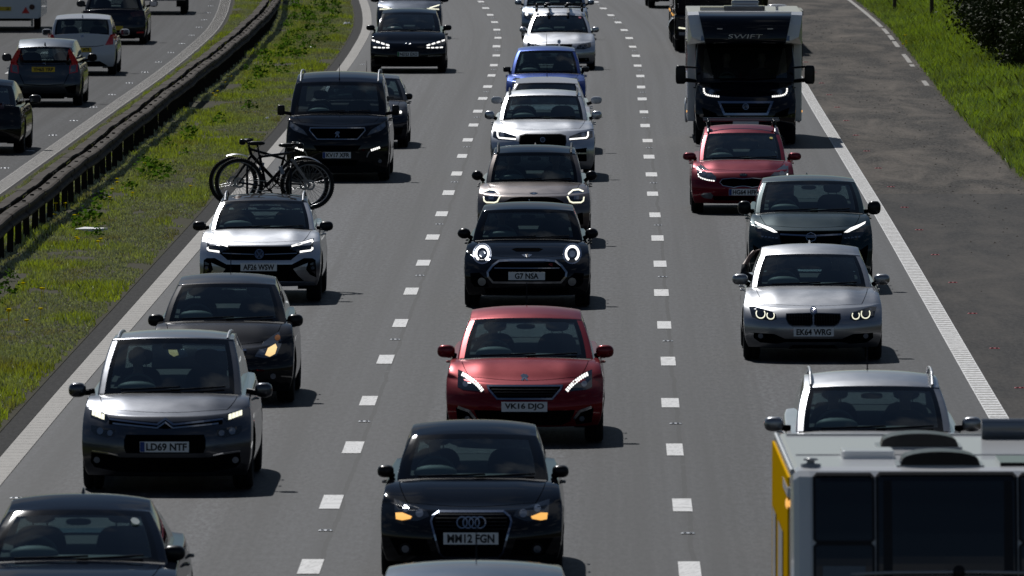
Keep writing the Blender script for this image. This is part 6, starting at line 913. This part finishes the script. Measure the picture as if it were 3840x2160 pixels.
# ---------------------------------------------------------------- bicycles on the carrier behind the silver crossover
def bike(fx, fz, rx, rz_, Y, frame_mat, label, fork_mat, guard=True):
    """front hub (fx,fz), rear hub (rx,rz_) in the plane y=Y"""
    sg = 1 if rx > fx else -1
    root = empty('bicycle', ((fx + rx) / 2, Y, min(fz, rz_) - .355)); tag(root, label, 'bicycle', 'bicycles on the carrier')
    ox, oz = (fx + rx) / 2, min(fz, rz_) - .355; q = lambda x, z, y=0: (x - ox, y, z - oz)
    def bw():
        t_ = MB(); V, F = torus(.335, .026, 44, 8); t_.add(V, F)
        for k in range(72):
            a = 2 * math.pi * k / 72; t_.box((.362 * math.cos(a), .012 * (-1) ** k, .362 * math.sin(a)), (.010, .02, .012), 0, 0, -a)
        return t_.build('wheel', 'rubber', None, True)
    def br():
        t_ = MB(); V, F = torus(.303, .010, 44, 6); t_.add(V, F)
        for k in range(28):
            a = 2 * math.pi * k / 28; b = a + (.35 if k % 2 else -.35)
            t_.tube([(.025 * math.cos(b), .02 * (-1) ** k, .025 * math.sin(b)), (.30 * math.cos(a), 0, .30 * math.sin(a))], .0016, 4, False)
        t_.lathe([(-.04, .001), (-.04, .02), (.04, .02), (.04, .001)], 'y', n=12); t_.lathe([(-.03, .05), (-.03, .08)], 'y', n=20)
        return t_.build('rim', 'alloy', None, True)
    for hx, hz in ((fx, fz), (rx, rz_)):
        o = inst('wheel', cached('bike_tyre', bw), root, q(hx, hz)); inst('rim', cached('bike_rim', br), o)
    bx, bz = fx + sg * .645, fz - .02                      # bottom bracket
    hx, hz = fx + sg * .235, fz + .50; hx2, hz2 = fx + sg * .265, fz + .39   # head tube
    sx_, sz_ = rx - sg * .30, rz_ + .38                                     # seat cluster
    m = MB()
    m.tube([q(hx, hz), q(hx2, hz2)], .024, 10); m.tube([q(hx2, hz2), q(bx, bz)], .026, 10); m.tube([q(hx, hz - .02), q(sx_, sz_)], .020, 10); m.tube([q(sx_, sz_ + .03), q(bx, bz)], .020, 10)
    for yy in (-.05, .05): m.tube([q(sx_, sz_), q(rx, rz_, yy)], .011, 8); m.tube([q(bx, bz), q(rx, rz_, yy)], .013, 8)
    m.build('frame', frame_mat, root, True)
    f = MB()
    for yy in (-.055, .055): f.tube([q(hx2 - sg * .01, hz2 - .02, yy), q(fx, fz, yy)], [.020, .015], 8)
    f.tube([q(hx2, hz2 - .02, -.06), q(hx2, hz2 - .02, .06)], .018, 8); f.build('fork', fork_mat, root, True)
    s = MB(); s.tube([q(sx_, sz_), q(sx_ - sg * -.03, sz_ + .17)], .014, 8); s.build('seat_post', 'bk', root, True)
    c = q(sx_ + sg * .05, sz_ + .20); MB().ell(c, (.135, .055, .032), 2.6, 16, 8).build('saddle', 'bk', root, True)
    h = MB(); tx, tz = hx - sg * .06, hz + .10; h.tube([q(hx, hz), q(hx - sg * .01, hz + .06), q(tx, tz)], .016, 8)
    h.tube([q(tx + sg * .03, tz + .01, -.30), q(tx, tz + .02, -.1), q(tx, tz + .02, .1), q(tx + sg * .03, tz + .01, .30)], .014, 8); h.build('handlebar', 'bk', root, True)
    g = MB(); g.ell(q(tx + sg * .05, tz + .01, -.27), (.07, .022, .02), 2, 10, 6); g.ell(q(tx + sg * .05, tz + .01, .27), (.07, .022, .02), 2, 10, 6); g.ell(q(tx - sg * .04, tz - .02), (.05, .05, .045), 2.5, 10, 8); g.build('grips_and_bell', 'bk', root, True)
    k = MB(); k.lathe([(-.035, .085), (-.03, .09), (-.025, .085)], 'y', q(bx, bz), 24, True); k.lathe([(-.04, .055), (-.04, .07)], 'y', q(bx, bz), 24)
    for yy, s_ in ((-.06, 1), (.06, -1)): k.tube([q(bx, bz, yy), q(bx + s_ * .12, bz - .12, yy)], .012, 6); k.box(q(bx + s_ * .12, bz - .12, yy * 1.9), (.09, .08, .02))
    k.build('crank', 'bk', root, True)
    MB().tube([q(bx, bz + .08, -.04), q(rx, rz_ + .045, -.04)], .006, 5).build('chain', 'steel', root); MB().tube([q(bx, bz - .08, -.04), q(rx - sg * .02, rz_ - .05, -.04)], .006, 5).build('chain', 'steel', root)
    MB().tube([q(fx + sg * .40, fz + .16, .0), q(fx + sg * .43, fz + .28, 0)], .035, 10).build('drinks_bottle', 'grey_shell', root, True)
    if guard:
        for (cx_, cz_, a0, a1) in ((fx, fz, 105, 60) if sg > 0 else (fx, fz, 75, 120), (rx, rz_, 50, 110) if sg > 0 else (rx, rz_, 130, 70)):
            V = []; n = 12
            for i in range(n + 1):
                a = R(a0 + (a1 - a0) * i / n)
                rr = .40 + .03 * i / n
                for yy, dr in ((-.035, -.015), (0, 0), (.035, -.015)): V.append(q(cx_ + (rr + dr) * math.cos(a), cz_ + (rr + dr) * math.sin(a), yy))
            F = [(i * 3 + j, i * 3 + j + 1, i * 3 + j + 4, i * 3 + j + 3) for i in range(n) for j in (0, 1)]
            mesh_obj('mudguard', V, F, 'sv', root, None, True)
    return root
Yb = 154.9 + 4.27 + .30
bike(-4.11, 1.568, -3.06, 1.52, Yb + .16, 'bk', 'black mountain bicycle facing left on the carrier behind the silver crossover', 'bk')
bike(-2.98, 1.52, -4.02, 1.555, Yb, 'paint_navy', 'dark bicycle with pale fork facing right on the carrier behind the silver crossover', 'grey_shell', False)
cr = empty('cycle_carrier', (-3.58, Yb - .1, .7)); tag(cr, 'black tailgate carrier holding the two bicycles', 'cycle carrier')
for sx in (-1, 1):
    MB().tube([(sx * .32, -.12, .25), (sx * .32, -.02, .45), (sx * .32, .0, 1.05), (sx * .32, .30, 1.12)], .018, 8).build('carrier_frame', 'bk', cr, True)
    MB().tube([(sx * .32, -.02, .50), (sx * .32, .36, .52)], .02, 8).build('carrier_arm', 'bk', cr, True)
MB().tube([(-.32, 0, .62), (.32, 0, .62)], .016, 8).build('carrier_crossbar', 'bk', cr, True)
for zz in (.44, .5): MB().box((0, .18, zz), (1.2, .05, .03)).build('wheel_tray', 'bk', cr)
# ---------------------------------------------------------------- crash barrier in the central verge
def galv():
    m, t, b = newmat('galvanised'); tc = N(t, 'ShaderNodeTexCoord').outputs['Object']
    f = noise(t, tc, 1.1, 6, .7); base = ramp(t, f, (.3, (.05, .040, .032)), (.5, (.085, .072, .060)), (.7, (.115, .10, .086)))
    sp = N(t, 'ShaderNodeOrientation') if False else None
    t.links.new(base, b.inputs['Base Color']); b.inputs['Roughness'].default_value = .7; b.inputs['Metallic'].default_value = 0; b.inputs['Specular IOR Level'].default_value = .03
galv(); simple('post_steel', (.02, .018, .016), .8, .0, .1)
bar = empty('crash_barrier', (float(XA(200)) - 6.6, 200, 0)); tag(bar, 'weathered double-sided steel crash barrier along the central verge', 'crash barrier')
bx0, by0 = bar.location.x, 200.
WP = [(-.09, .72), (-.085, .748), (.06, .752), (.095, .738), (.105, .705), (.095, .675), (.045, .645), (.045, .605), (.095, .58), (.105, .555), (.095, .53), (.05, .51), (-.03, .505)]
def panel(y0, y1, l0, sg, lift):
    V = []; ys = np.linspace(y0, y1, 4); n = len(WP)
    for y in ys:
        wob = .012 * math.sin(y * .31) + .008 * math.sin(y * .83)
        for dx, z in WP: V.append((float(XA(y)) + l0 + sg * (dx + lift) - bx0, y - by0, z + wob + lift * .4))
    F = [(i * n + k, i * n + k + 1, (i + 1) * n + k + 1, (i + 1) * n + k) for i in range(3) for k in range(n - 1)]
    return mesh_obj('beam', V, F, 'galvanised', bar)
for j, y in enumerate(np.arange(112, 372, 2.4)):
    panel(y - .06, y + 2.46, -6.44, 1, .012 * (j % 2)); panel(y - .06, y + 2.46, -6.72, -1, .012 * (j % 2))
pm_ = None
for y in np.arange(112.3, 372, 2.4):
    x = float(XA(y)) - bx0
    for l0 in (-6.53,):
        yy = y + (0 if l0 > -6.6 else .9)
        if l0 < -6.6 and int(y / 2.4) % 2: continue
        if pm_ is None:
            mb = MB(); mb.box((0, 0, .33), (.012, .10, .74)); mb.box((0, .05, .33), (.10, .012, .74)); mb.box((0, -.05, .33), (.10, .012, .74)); o = mb.build('post', 'post_steel', bar, loc=(x + l0, yy - by0, 0)); pm_ = o.data
        else: o = inst('post', pm_, bar, (x + l0, yy - by0, .01 * math.sin(y)), (0, R(random.uniform(-2, 2)), 0))
    bo = cached('bolt', lambda: MB().lathe([(0, .035), (.025, .03), (.028, .001)], 'z', n=8).build('bolt', 'post_steel'))
    inst('bolt', bo, bar, (x - 6.44, y - by0, .752))
# ---------------------------------------------------------------- grass
def grassmat():
    m, t, b = newmat('grass_blades'); t.nodes.remove(b)
    a = N(t, 'ShaderNodeAttribute', attribute_name='col').outputs['Color']
    d = N(t, 'ShaderNodeBsdfDiffuse'); tr = N(t, 'ShaderNodeBsdfTranslucent'); g = N(t, 'ShaderNodeBsdfGlossy'); g.inputs['Roughness'].default_value = .33; g.inputs[0].default_value = (.9, .95, .85, 1)
    t.links.new(a, d.inputs[0]); t.links.new(mixc(t, 1, a, (1.05, 1.15, .45), 'MULTIPLY'), tr.inputs[0])
    x = N(t, 'ShaderNodeMixShader'); x.inputs[0].default_value = .45; t.links.new(d.outputs[0], x.inputs[1]); t.links.new(tr.outputs[0], x.inputs[2])
    y = N(t, 'ShaderNodeMixShader'); y.inputs[0].default_value = .20; t.links.new(x.outputs[0], y.inputs[1]); t.links.new(g.outputs[0], y.inputs[2])
    t.links.new(y.outputs[0], t.nodes['Material Output'].inputs[0])
grassmat()
def vnoise(x, y, s):
    """smooth value noise on arrays"""
    x = x * s; y = y * s; xi = np.floor(x).astype(int); yi = np.floor(y).astype(int); fx = x - xi; fy = y - yi
    h = lambda a, b: np.modf(np.abs(np.sin(a * 127.1 + b * 311.7) * 43758.5453))[0]
    fx = fx * fx * (3 - 2 * fx); fy = fy * fy * (3 - 2 * fy)
    return (h(xi, yi) * (1 - fx) + h(xi + 1, yi) * fx) * (1 - fy) + (h(xi, yi + 1) * (1 - fx) + h(xi + 1, yi + 1) * fx) * fy
def grass(name, label, l, y, zf, hgt, wid, colr, lean=.7):
    n = len(l); x = XA(y) + l; z = np.array([zf(a, b) for a, b in zip(l, y)]) + .01
    az = rng.uniform(0, 2 * math.pi, n); wv = wid * rng.uniform(.6, 1.4, n); h = hgt * rng.uniform(.5, 1.3, n)
    th = rng.uniform(0, 2 * math.pi, n); ln = lean * h * rng.uniform(.1, 1, n)
    B = np.stack([x, y, z], 1); dx = np.stack([np.cos(az) * wv, np.sin(az) * wv, 0 * az], 1)
    mid = B + np.stack([np.cos(th) * ln * .35, np.sin(th) * ln * .35, h * .62], 1); tip = B + np.stack([np.cos(th) * ln, np.sin(th) * ln, h], 1)
    V = np.stack([B - dx, B + dx, mid + dx * .6, tip, mid - dx * .6], 1).reshape(-1, 3)
    i = np.arange(n) * 5; F = np.stack([i, i + 1, i + 2, i + 3, i + 4], 1)
    me = bpy.data.meshes.new(name); me.vertices.add(len(V)); me.vertices.foreach_set('co', V.astype(np.float32).reshape(-1))
    me.loops.add(n * 5); me.loops.foreach_set('vertex_index', F.astype(np.int32).reshape(-1)); me.polygons.add(n); me.polygons.foreach_set('loop_start', (np.arange(n) * 5).astype(np.int32))
    me.polygons.foreach_set('loop_total', np.full(n, 5, np.int32)) if False else None
    me.update(calc_edges=True); me.validate()
    at = me.color_attributes.new('col', 'FLOAT_COLOR', 'POINT'); c = np.repeat(np.c_[colr, np.ones(n)], 5, 0); at.data.foreach_set('color', c.astype(np.float32).reshape(-1))
    me.materials.append(MAT['grass_blades']); o = bpy.data.objects.new(name, me); col.objects.link(o); tag(o, label, 'grass', kind='stuff')
    return o
# central verge: short, dull turf with brighter patches and lush weeds by the barrier
n = 270000; y = 108 + (352 - 108) * rng.random(n) ** 1.15; l = rng.uniform(-7.88, -4.16, n)
keep = (vnoise(l, y * .5, 3.1) > .18) & (vnoise(l + 77, y * .28, 1.1) > .17) & (l < -4.15 - .07 * vnoise(l * 0, y, 1.7)); l, y = l[keep], y[keep]; n = len(l)
p1 = vnoise(l + 40, y * .35, .9); p2 = vnoise(l + 9, y * .3, 2.3); p3 = vnoise(l, y * .5, 9.)
lush = np.clip((p1 - .50) * 3.2, 0, 1); foot = np.exp(-((l + 5.75) / .30) ** 2) * (vnoise(l, y, .5) > .3); lush = np.clip(lush + .8 * foot, 0, 1)
dry = np.clip((p2 - .66) * 4, 0, 1)[:, None] * .7
c = (1 - lush[:, None]) * np.array([.26, .265, .185]) + lush[:, None] * np.array([.30, .345, .02]); c = c * (1 - dry) + dry * np.array([.22, .18, .09]); c *= (.55 + .9 * rng.random((n, 1)))
rust = np.exp(-((y - 137) / 1.6) ** 2 - ((l + 6.1) / 1.6) ** 2)[:, None]; c = c * (1 - rust) + rust * np.array([.22, .14, .02])
grass('verge_grass', 'short dull green turf of the central verge', l, y, mz, .038 + .075 * lush * rng.random(n), .012 - .003 * lush + .005 * p3, c)
# bank on the right: long bright spring grass
n = 200000; y = 188 + (372 - 188) * rng.random(n); d = rng.random(n) ** 1.2 * 9.5; l = np.array([GE(v) for v in y]) + .03 + d
p1 = vnoise(l + 3, y * .35, .8); p2 = vnoise(l, y * .4, 2.6)
c = np.array([.23, .335, .016]) * (1 - p1[:, None] * .5) + np.array([.07, .055, .004]) * p2[:, None]; c *= (.55 + .9 * rng.random((n, 1)))
grass('bank_grass', 'long bright green grass on the roadside bank', l, y, vz, .16 + .16 * p2 * np.clip(d, .15, 1), .013, c, .8)
# ---------------------------------------------------------------- weeds and flowers
def weed_mesh(seed):
    r_ = random.Random(seed); V = []; F = []
    for k in range(46):
        a = r_.uniform(0, 6.28); rr = r_.uniform(0, .22); e = r_.uniform(.05, .30) * (1 - rr * 2); x, y_, z = rr * math.cos(a), rr * math.sin(a), max(.02, e)
        s = r_.uniform(.025, .055); t1 = Vector((r_.gauss(0, 1), r_.gauss(0, 1), r_.gauss(0, .5))).normalized() * s; t2 = t1.cross(Vector((r_.gauss(0, 1), r_.gauss(0, 1), 1))).normalized() * s * .6
        n0 = len(V); c_ = Vector((x, y_, z)); V += [c_ - t1, c_ - t2, c_ + t1, c_ + t2]; F.append((n0, n0 + 1, n0 + 2, n0 + 3))
    return mesh_obj('weed', V, F, 'weed_leaf')
m, t, b = newmat('weed_leaf'); t.nodes.remove(b)
d_ = N(t, 'ShaderNodeBsdfDiffuse'); d_.inputs[0].default_value = (.045, .10, .012, 1); r_ = N(t, 'ShaderNodeBsdfTranslucent'); r_.inputs[0].default_value = (.08, .17, .012, 1)
x_ = N(t, 'ShaderNodeMixShader'); x_.inputs[0].default_value = .45; t.links.new(d_.outputs[0], x_.inputs[1]); t.links.new(r_.outputs[0], x_.inputs[2]); t.links.new(x_.outputs[0], t.nodes['Material Output'].inputs[0])
rr = random.Random(3); V = []; F = []
wd = [weed_mesh(k) for k in range(3)]
for k in range(95):
    yy = rr.uniform(140, 345) if k < 45 else rr.uniform(265, 345); ll = rr.gauss(-5.75, .22) if k < 45 else rr.uniform(-6.0, -4.6)
    s_ = rr.uniform(.6, 1.3); a_ = rr.uniform(0, 6); c_ = wd[k % 3].data; n0 = len(V); x0, z0 = float(XA(yy)) + ll, mz(ll, yy)
    V += [(x0 + s_ * (v.co.x * math.cos(a_) - v.co.y * math.sin(a_)), yy + s_ * (v.co.x * math.sin(a_) + v.co.y * math.cos(a_)), z0 + s_ * v.co.z) for v in c_.vertices]; F += [tuple(i + n0 for i in f.vertices) for f in c_.polygons]
for o in wd: bpy.data.objects.remove(o)
tag(mesh_obj('weeds', V, F, 'weed_leaf'), 'leafy green weeds in the central verge', 'weeds', kind='stuff')
def dandelion():
    mb = MB(); mb.tube([(0, 0, 0), (.005, 0, .13)], .004, 5)
    mb.lathe([(.125, .004), (.135, .030), (.145, .034), (.150, .012), (.150, .001)], 'z', n=10)
    return mb.build('dandelion', 'flower')
dm = cached('dandelion', dandelion)
spots = [(-7.11, 194.5, 4), (-7.05, 190.7, 2), (-7.22, 180.1, 4), (-7.73, 184.9, 3), (-6.93, 171.9, 4), (-6.54, 171.4, 4), (-6.70, 154.8, 3), (-6.58, 147.0, 2), (-6.44, 148.1, 2), (-6.98, 149.7, 3), (-6.93, 203.5, 2), (-5.70, 192.2, 2), (-6.75, 245.8, 3), (-6.75, 259.7, 3), (-6.62, 244.4, 2), (-6.64, 188.7, 2), (-6.96, 186.9, 2), (-7.06, 156.5, 2), (-7.61, 180.4, 2), (-6.26, 263.0, 2), (-6.72, 254.9, 2), (10.81, 296.9, 3), (10.64, 290.7, 3), (10.40, 288.7, 2), (11.45, 283.1, 1)]      # x, y, flowers in the clump
for cx_, cy_, k in spots:
    for _ in range((k + 1) // 2):
        px, py = cx_ + rr.uniform(-.07, .07), cy_ + rr.uniform(-1.1, 1.1)
        ll = px - float(XA(py)); zz = mz(ll, py) if ll < 0 else vz(ll, py)
        o = inst('dandelion', dm, None, (px, py, zz), (0, 0, rr.uniform(0, 6)), (1.1, 1.1, rr.uniform(.9, 1.4)))
        tag(o, 'yellow dandelion in the %s grass' % ('central verge' if ll < 0 else 'roadside bank'), 'flower', 'dandelions in the grass')
# ---------------------------------------------------------------- bushes on the bank
def bush(label, x, y, rx, ry, h, seed, nl=8500):
    r = np.random.default_rng(seed); gz = vz(x - float(XA(y)), y)
    root = empty('bush', (x, y, gz)); tag(root, label, 'bush', 'bushes on the bank')
    st = MB(); rs = random.Random(seed); cl = []
    for k in range(9):
        a = rs.uniform(0, 6.28); e = rs.uniform(.3, .95); tip = Vector((math.cos(a) * rx * e, math.sin(a) * ry * e, h * rs.uniform(.45, .98)))
        m_ = tip * .5 + Vector((rs.uniform(-.2, .2), rs.uniform(-.2, .2), h * .12)); st.tube([(0, 0, -.1), m_, tip], [.05, .03, .008], 5); cl += [m_ * .9, tip, tip * .8, (m_ + tip) / 2]
    st.build('stem', 'timber', root)
    for k in range(14): a = rs.uniform(0, 6.28); e = rs.uniform(.2, 1.0); cl.append(Vector((math.cos(a) * rx * e, math.sin(a) * ry * e, rs.uniform(.15, .55) * h)))
    C = np.array([c_[:] for c_ in cl]); pick = r.integers(0, len(C), nl); P = C[pick] + r.normal(0, 1, (nl, 3)) * np.array([rx * .22, ry * .22, h * .12]); P[:, 2] = np.abs(P[:, 2])
    t1 = r.normal(0, 1, (nl, 3)); t1 /= np.linalg.norm(t1, axis=1, keepdims=True); t2 = np.cross(t1, r.normal(0, 1, (nl, 3))); t2 /= np.linalg.norm(t2, axis=1, keepdims=True)
    s = r.uniform(.03, .065, (nl, 1)); V = np.stack([P - t1 * s, P - t2 * s * .55, P + t1 * s, P + t2 * s * .55], 1).reshape(-1, 3); i = np.arange(nl) * 4
    o = mesh_obj('foliage', V, np.stack([i, i + 1, i + 2, i + 3], 1), ['bush_leaf', 'bush_leaf2'], root, (pick % 3 == 0).astype(int))
    return root
for k, cc in (('bush_leaf', (.035, .05, .012)), ('bush_leaf2', (.055, .07, .018))): simple(k, cc, .6, spec=.08)
BU = [(12.35, 258, .75, 1.8, 1.1), (12.3, 268, .8, 2.2, 1.5), (12.5, 278, .95, 2.5, 1.9), (12.9, 290, .95, 2.5, 2.0), (13.5, 300, 1.1, 3.0, 2.6), (13.5, 309, 1.0, 2.8, 2.4), (14.1, 320, 1.2, 3.0, 3.0), (14.4, 332, 1.2, 3.2, 3.0), (15.0, 345, 1.5, 3.5, 3.4), (13.6, 266, 1.1, 2.4, 2.4), (14.4, 283, 1.3, 2.8, 3.2), (15.6, 305, 1.6, 3.2, 4.0), (13.4, 252, 1.0, 2.0, 1.8), (16.2, 325, 1.7, 3.4, 4.2), (13.6, 274, 1.1, 2.4, 2.6)]
lab = ['low leafy bush nearest the road at the front of the bank thicket', 'leafy bush second along the front of the bank thicket', 'tall bush with bare stems midway along the bank thicket', 'bush beside the timber post on the bank']
for k, (x, y, a, b_, h) in enumerate(BU): bush(lab[k] if k < 4 else 'dark leafy bush in the thicket on the bank', x, y, a, b_, h, 50 + k)
bush('small dark bush at the right edge of the picture', 10.85, 213.5, .55, .9, .7, 99, 2200)
for k, (x, y) in enumerate(((11.57, 327.5), (12.17, 314.0))):
    zz = vz(x - float(XA(y)), y); o = MB().box((0, 0, .5), (.11, .11, 1.3)).lathe([(1.15, .06), (1.18, .01)], 'z', n=4).build('timber_post', 'timber', None, loc=(x, y, zz))
    tag(o, ('farther' if k == 0 else 'nearer') + ' dark timber post standing on the grass bank', 'post', 'timber posts on the bank')
# ---------------------------------------------------------------- road studs
def stud_mesh(key, c_):
    mb = MB(); mb.loft([[(-.07, -.06, 0), (.07, -.06, 0), (.07, .06, 0), (-.07, .06, 0)], [(-.05, -.02, .009), (.05, -.02, .009), (.05, .02, .009), (-.05, .02, .009)]]); n0 = len(mb.F)
    for xx in (-.03, .03): mb.box((xx, -.035, .007), (.03, .012, .010))
    return mesh_obj('road_stud', mb.V, mb.F, [c_ if c_ == 'stud_red' else 'sv', c_], None, [0] * n0 + [1] * (len(mb.F) - n0))
simple('stud_white', (.85, .85, .85), .3); simple('stud_red', (.45, .02, .03), .3)
for nm, l0, y0, dy, c_, label, par_ in (('a', .03, 109.2, 18, 'stud_white', 'steel road stud between the dashes of the left lane line', 1), ('b', 3.69, 108.8, 18, 'stud_white', 'steel road stud between the dashes of the right lane line', 1), ('c', -3.35, 114, 18, 'stud_white', 'road stud beside the left edge line', 1), ('d', 8.0, 116, 9, 'stud_red', 'red road stud along the hard shoulder edge', 1), ('e', -8.75, 0, 0, 'stud_white', '', 0)):
    if dy:
        me = cached('stud_' + nm, lambda: stud_mesh(nm, c_))
        for yy in np.arange(y0, 350, dy): tag(inst('road_stud', me, None, (float(XA(yy)) + l0, yy, .008), (0, 0, yaw_at(yy))), label, 'road stud', 'road studs ' + nm)
me = cached('stud_o', lambda: stud_mesh('o', 'stud_white'))
for yy in np.arange(197, 352, 9): tag(inst('road_stud', me, None, (float(XA(yy)) - 8.62, yy, .008), (0, 0, yaw_at(yy)), (1.3, 1, 1.3)), 'bright road stud along the opposite carriageway edge', 'road stud', 'road studs opposite')
# ---------------------------------------------------------------- litter and debris
def crumple(name, label, x, y, sx, sy, h, mat, seed, grp='litter on the verges'):
    r = random.Random(seed); V = []; n = 6
    for i in range(n):
        for j in range(4): V.append((sx * (i / (n - 1) - .5) + r.uniform(-.1, .1) * sx / n, sy * (j / 3 - .5), h * (.3 + .7 * r.random()) * (1 if 0 < i < n - 1 else .3)))
    F = [(i * 4 + j, (i + 1) * 4 + j, (i + 1) * 4 + j + 1, i * 4 + j + 1) for i in range(n - 1) for j in range(3)]
    l_ = x - float(XA(y)); z = mz(l_, y) if l_ < -4.3 else vz(l_, y)
    o = mesh_obj(name, V, F, mat, None, None, False, (x, y, z + .02)); tag(o, label, 'litter', grp); return o
o = MB().loft([[(-.27, -.05, .09), (.10, -.15, .05), (.27, -.05, .09), (-.12, .14, .10)], [(-.27, -.05, .10), (.10, -.15, .105), (.27, -.05, .115), (-.12, .14, .125)]]).build('litter', 'litter_white', None, loc=(-6.85, 176.3, mz(-5.6, 176.3)))
tag(o, 'large white plastic sheet lying in the verge grass', 'litter', 'litter on the verges')
for k, (x_, y_, s_, label) in enumerate(((-5.25, 232.0, 0.12, 'small blue-white scrap in the verge beside the black van'), (-4.51, 182.8, 0.06, 'tiny white scrap in the verge left of the silver crossover'), (-7.76, 199.3, 0.1, 'white scrap at the foot of the crash barrier'), (-4.79, 314.4, 0.25, 'pale rag at the edge of the central verge near the top'), (10.72, 258.2, 0.2, 'white wrapper at the edge of the hard shoulder'), (10.22, 232.7, 0.1, 'small white scrap on the hard shoulder edge'), (-5.38, 288.4, 0.12, 'pale scrap in the weeds of the central verge'))):
    crumple('litter', label, x_, y_, s_, s_, s_ * .5, 'litter_white', 5 + k)
V = []; F = []
for k in range(420):                                              # grit and crumbs on the hard shoulder
    yy = rr.uniform(120, 330); ll = rr.choice((rr.gauss(9.3, .45), GE(yy) - abs(rr.gauss(0, .12)), rr.uniform(8.2, 10.4))); s_ = rr.uniform(.008, .028); x_ = float(XA(yy)) + ll; n0 = len(V)
    V += [(x_ - s_, yy - s_ * 2, .005), (x_ + s_, yy - s_ * 1.5, .005), (x_ + s_ * .8, yy + s_ * 2, .005), (x_ - s_, yy + s_ * 1.6, .005), (x_, yy, .005 + s_ * .9)]; F += [(n0, n0 + 1, n0 + 4), (n0 + 1, n0 + 2, n0 + 4), (n0 + 2, n0 + 3, n0 + 4), (n0 + 3, n0, n0 + 4)]
tag(mesh_obj('grit', V, F, 'soil'), 'dark grit and crumbs scattered over the hard shoulder', 'grit', kind='stuff')
# ---------------------------------------------------------------- people in the cars
def seat_person(car, side, label, shirt='shirt_dark'):
    d = SPECS[car]; x = -.36 if side == 'd' else .36
    return person(label, d['x'] + x, d['y'] + d['yc'] + 1.16, d['zc'] - .36, yaw_at(d['y']), shirt, sc=.95)
idx = {d['label'][:18]: i for i, d in enumerate(SPECS)}
def at(s): return next(i for i, d in enumerate(SPECS) if d['label'].startswith(s))
for s, side, label, sh_ in (('bronze', 'd', 'person driving the bronze crossover in a dark top', 'shirt_dark'), ('bronze', 'p', 'passenger with dark hair in the bronze crossover', 'shirt_pale'), ('silver saloon', 'd', 'person driving the silver saloon in a dark top', 'shirt_dark'),
        ('silver saloon', 'p', 'passenger beside the driver of the silver saloon', 'shirt_dark'), ('red hatchback with roof', 'p', 'passenger in a pale top in the red hatchback with roof bars', 'shirt_pale'), ('red hatchback with roof', 'd', 'person driving the red hatchback with roof bars', 'shirt_dark'), ('black hatchback', 'd', 'person driving the black four-ring hatchback', 'shirt_dark'),
        ('silver crossover with roof', 'd', 'person driving the silver crossover behind the caravan', 'shirt_dark'), ('silver crossover with roof', 'p', 'passenger in the silver crossover behind the caravan', 'shirt_dark'), ('black round', 'd', 'person driving the black round-lamped estate car', 'shirt_dark'), ('grey people', 'd', 'person driving the grey people carrier', 'shirt_dark'), ('red hatchback with dotted', 'd', 'person driving the red hatchback with dotted lights', 'shirt_dark'), ('silver crossover with number', 'd', 'person driving the silver crossover that carries bicycles', 'shirt_dark')):
    pr = seat_person(at(s), side, label, sh_)
    if label.startswith('person driving the silver saloon'):      # right arm out of the window, hand on the roof edge
        MB().tube([(-.20, .02, .42), (-.40, .05, .40), (-.52, .10, .46), (-.50, .14, .58)], [.06, .055, .05, .042], 10).build('sleeve', 'shirt_dark', pr, True)
        m_ = MB().tube([(-.50, .14, .57), (-.42, .18, .70), (-.36, .20, .765)], [.038, .030, .028], 8)
        for k in range(4): m_.tube([(-.365, .175 + .02 * k, .76), (-.30, .17 + .02 * k, .785), (-.26, .17 + .02 * k, .785)], .010, 6)
        m_.tube([(-.37, .17, .755), (-.335, .14, .765)], .011, 6); m_.build('raised_arm', 'skin', pr, True)
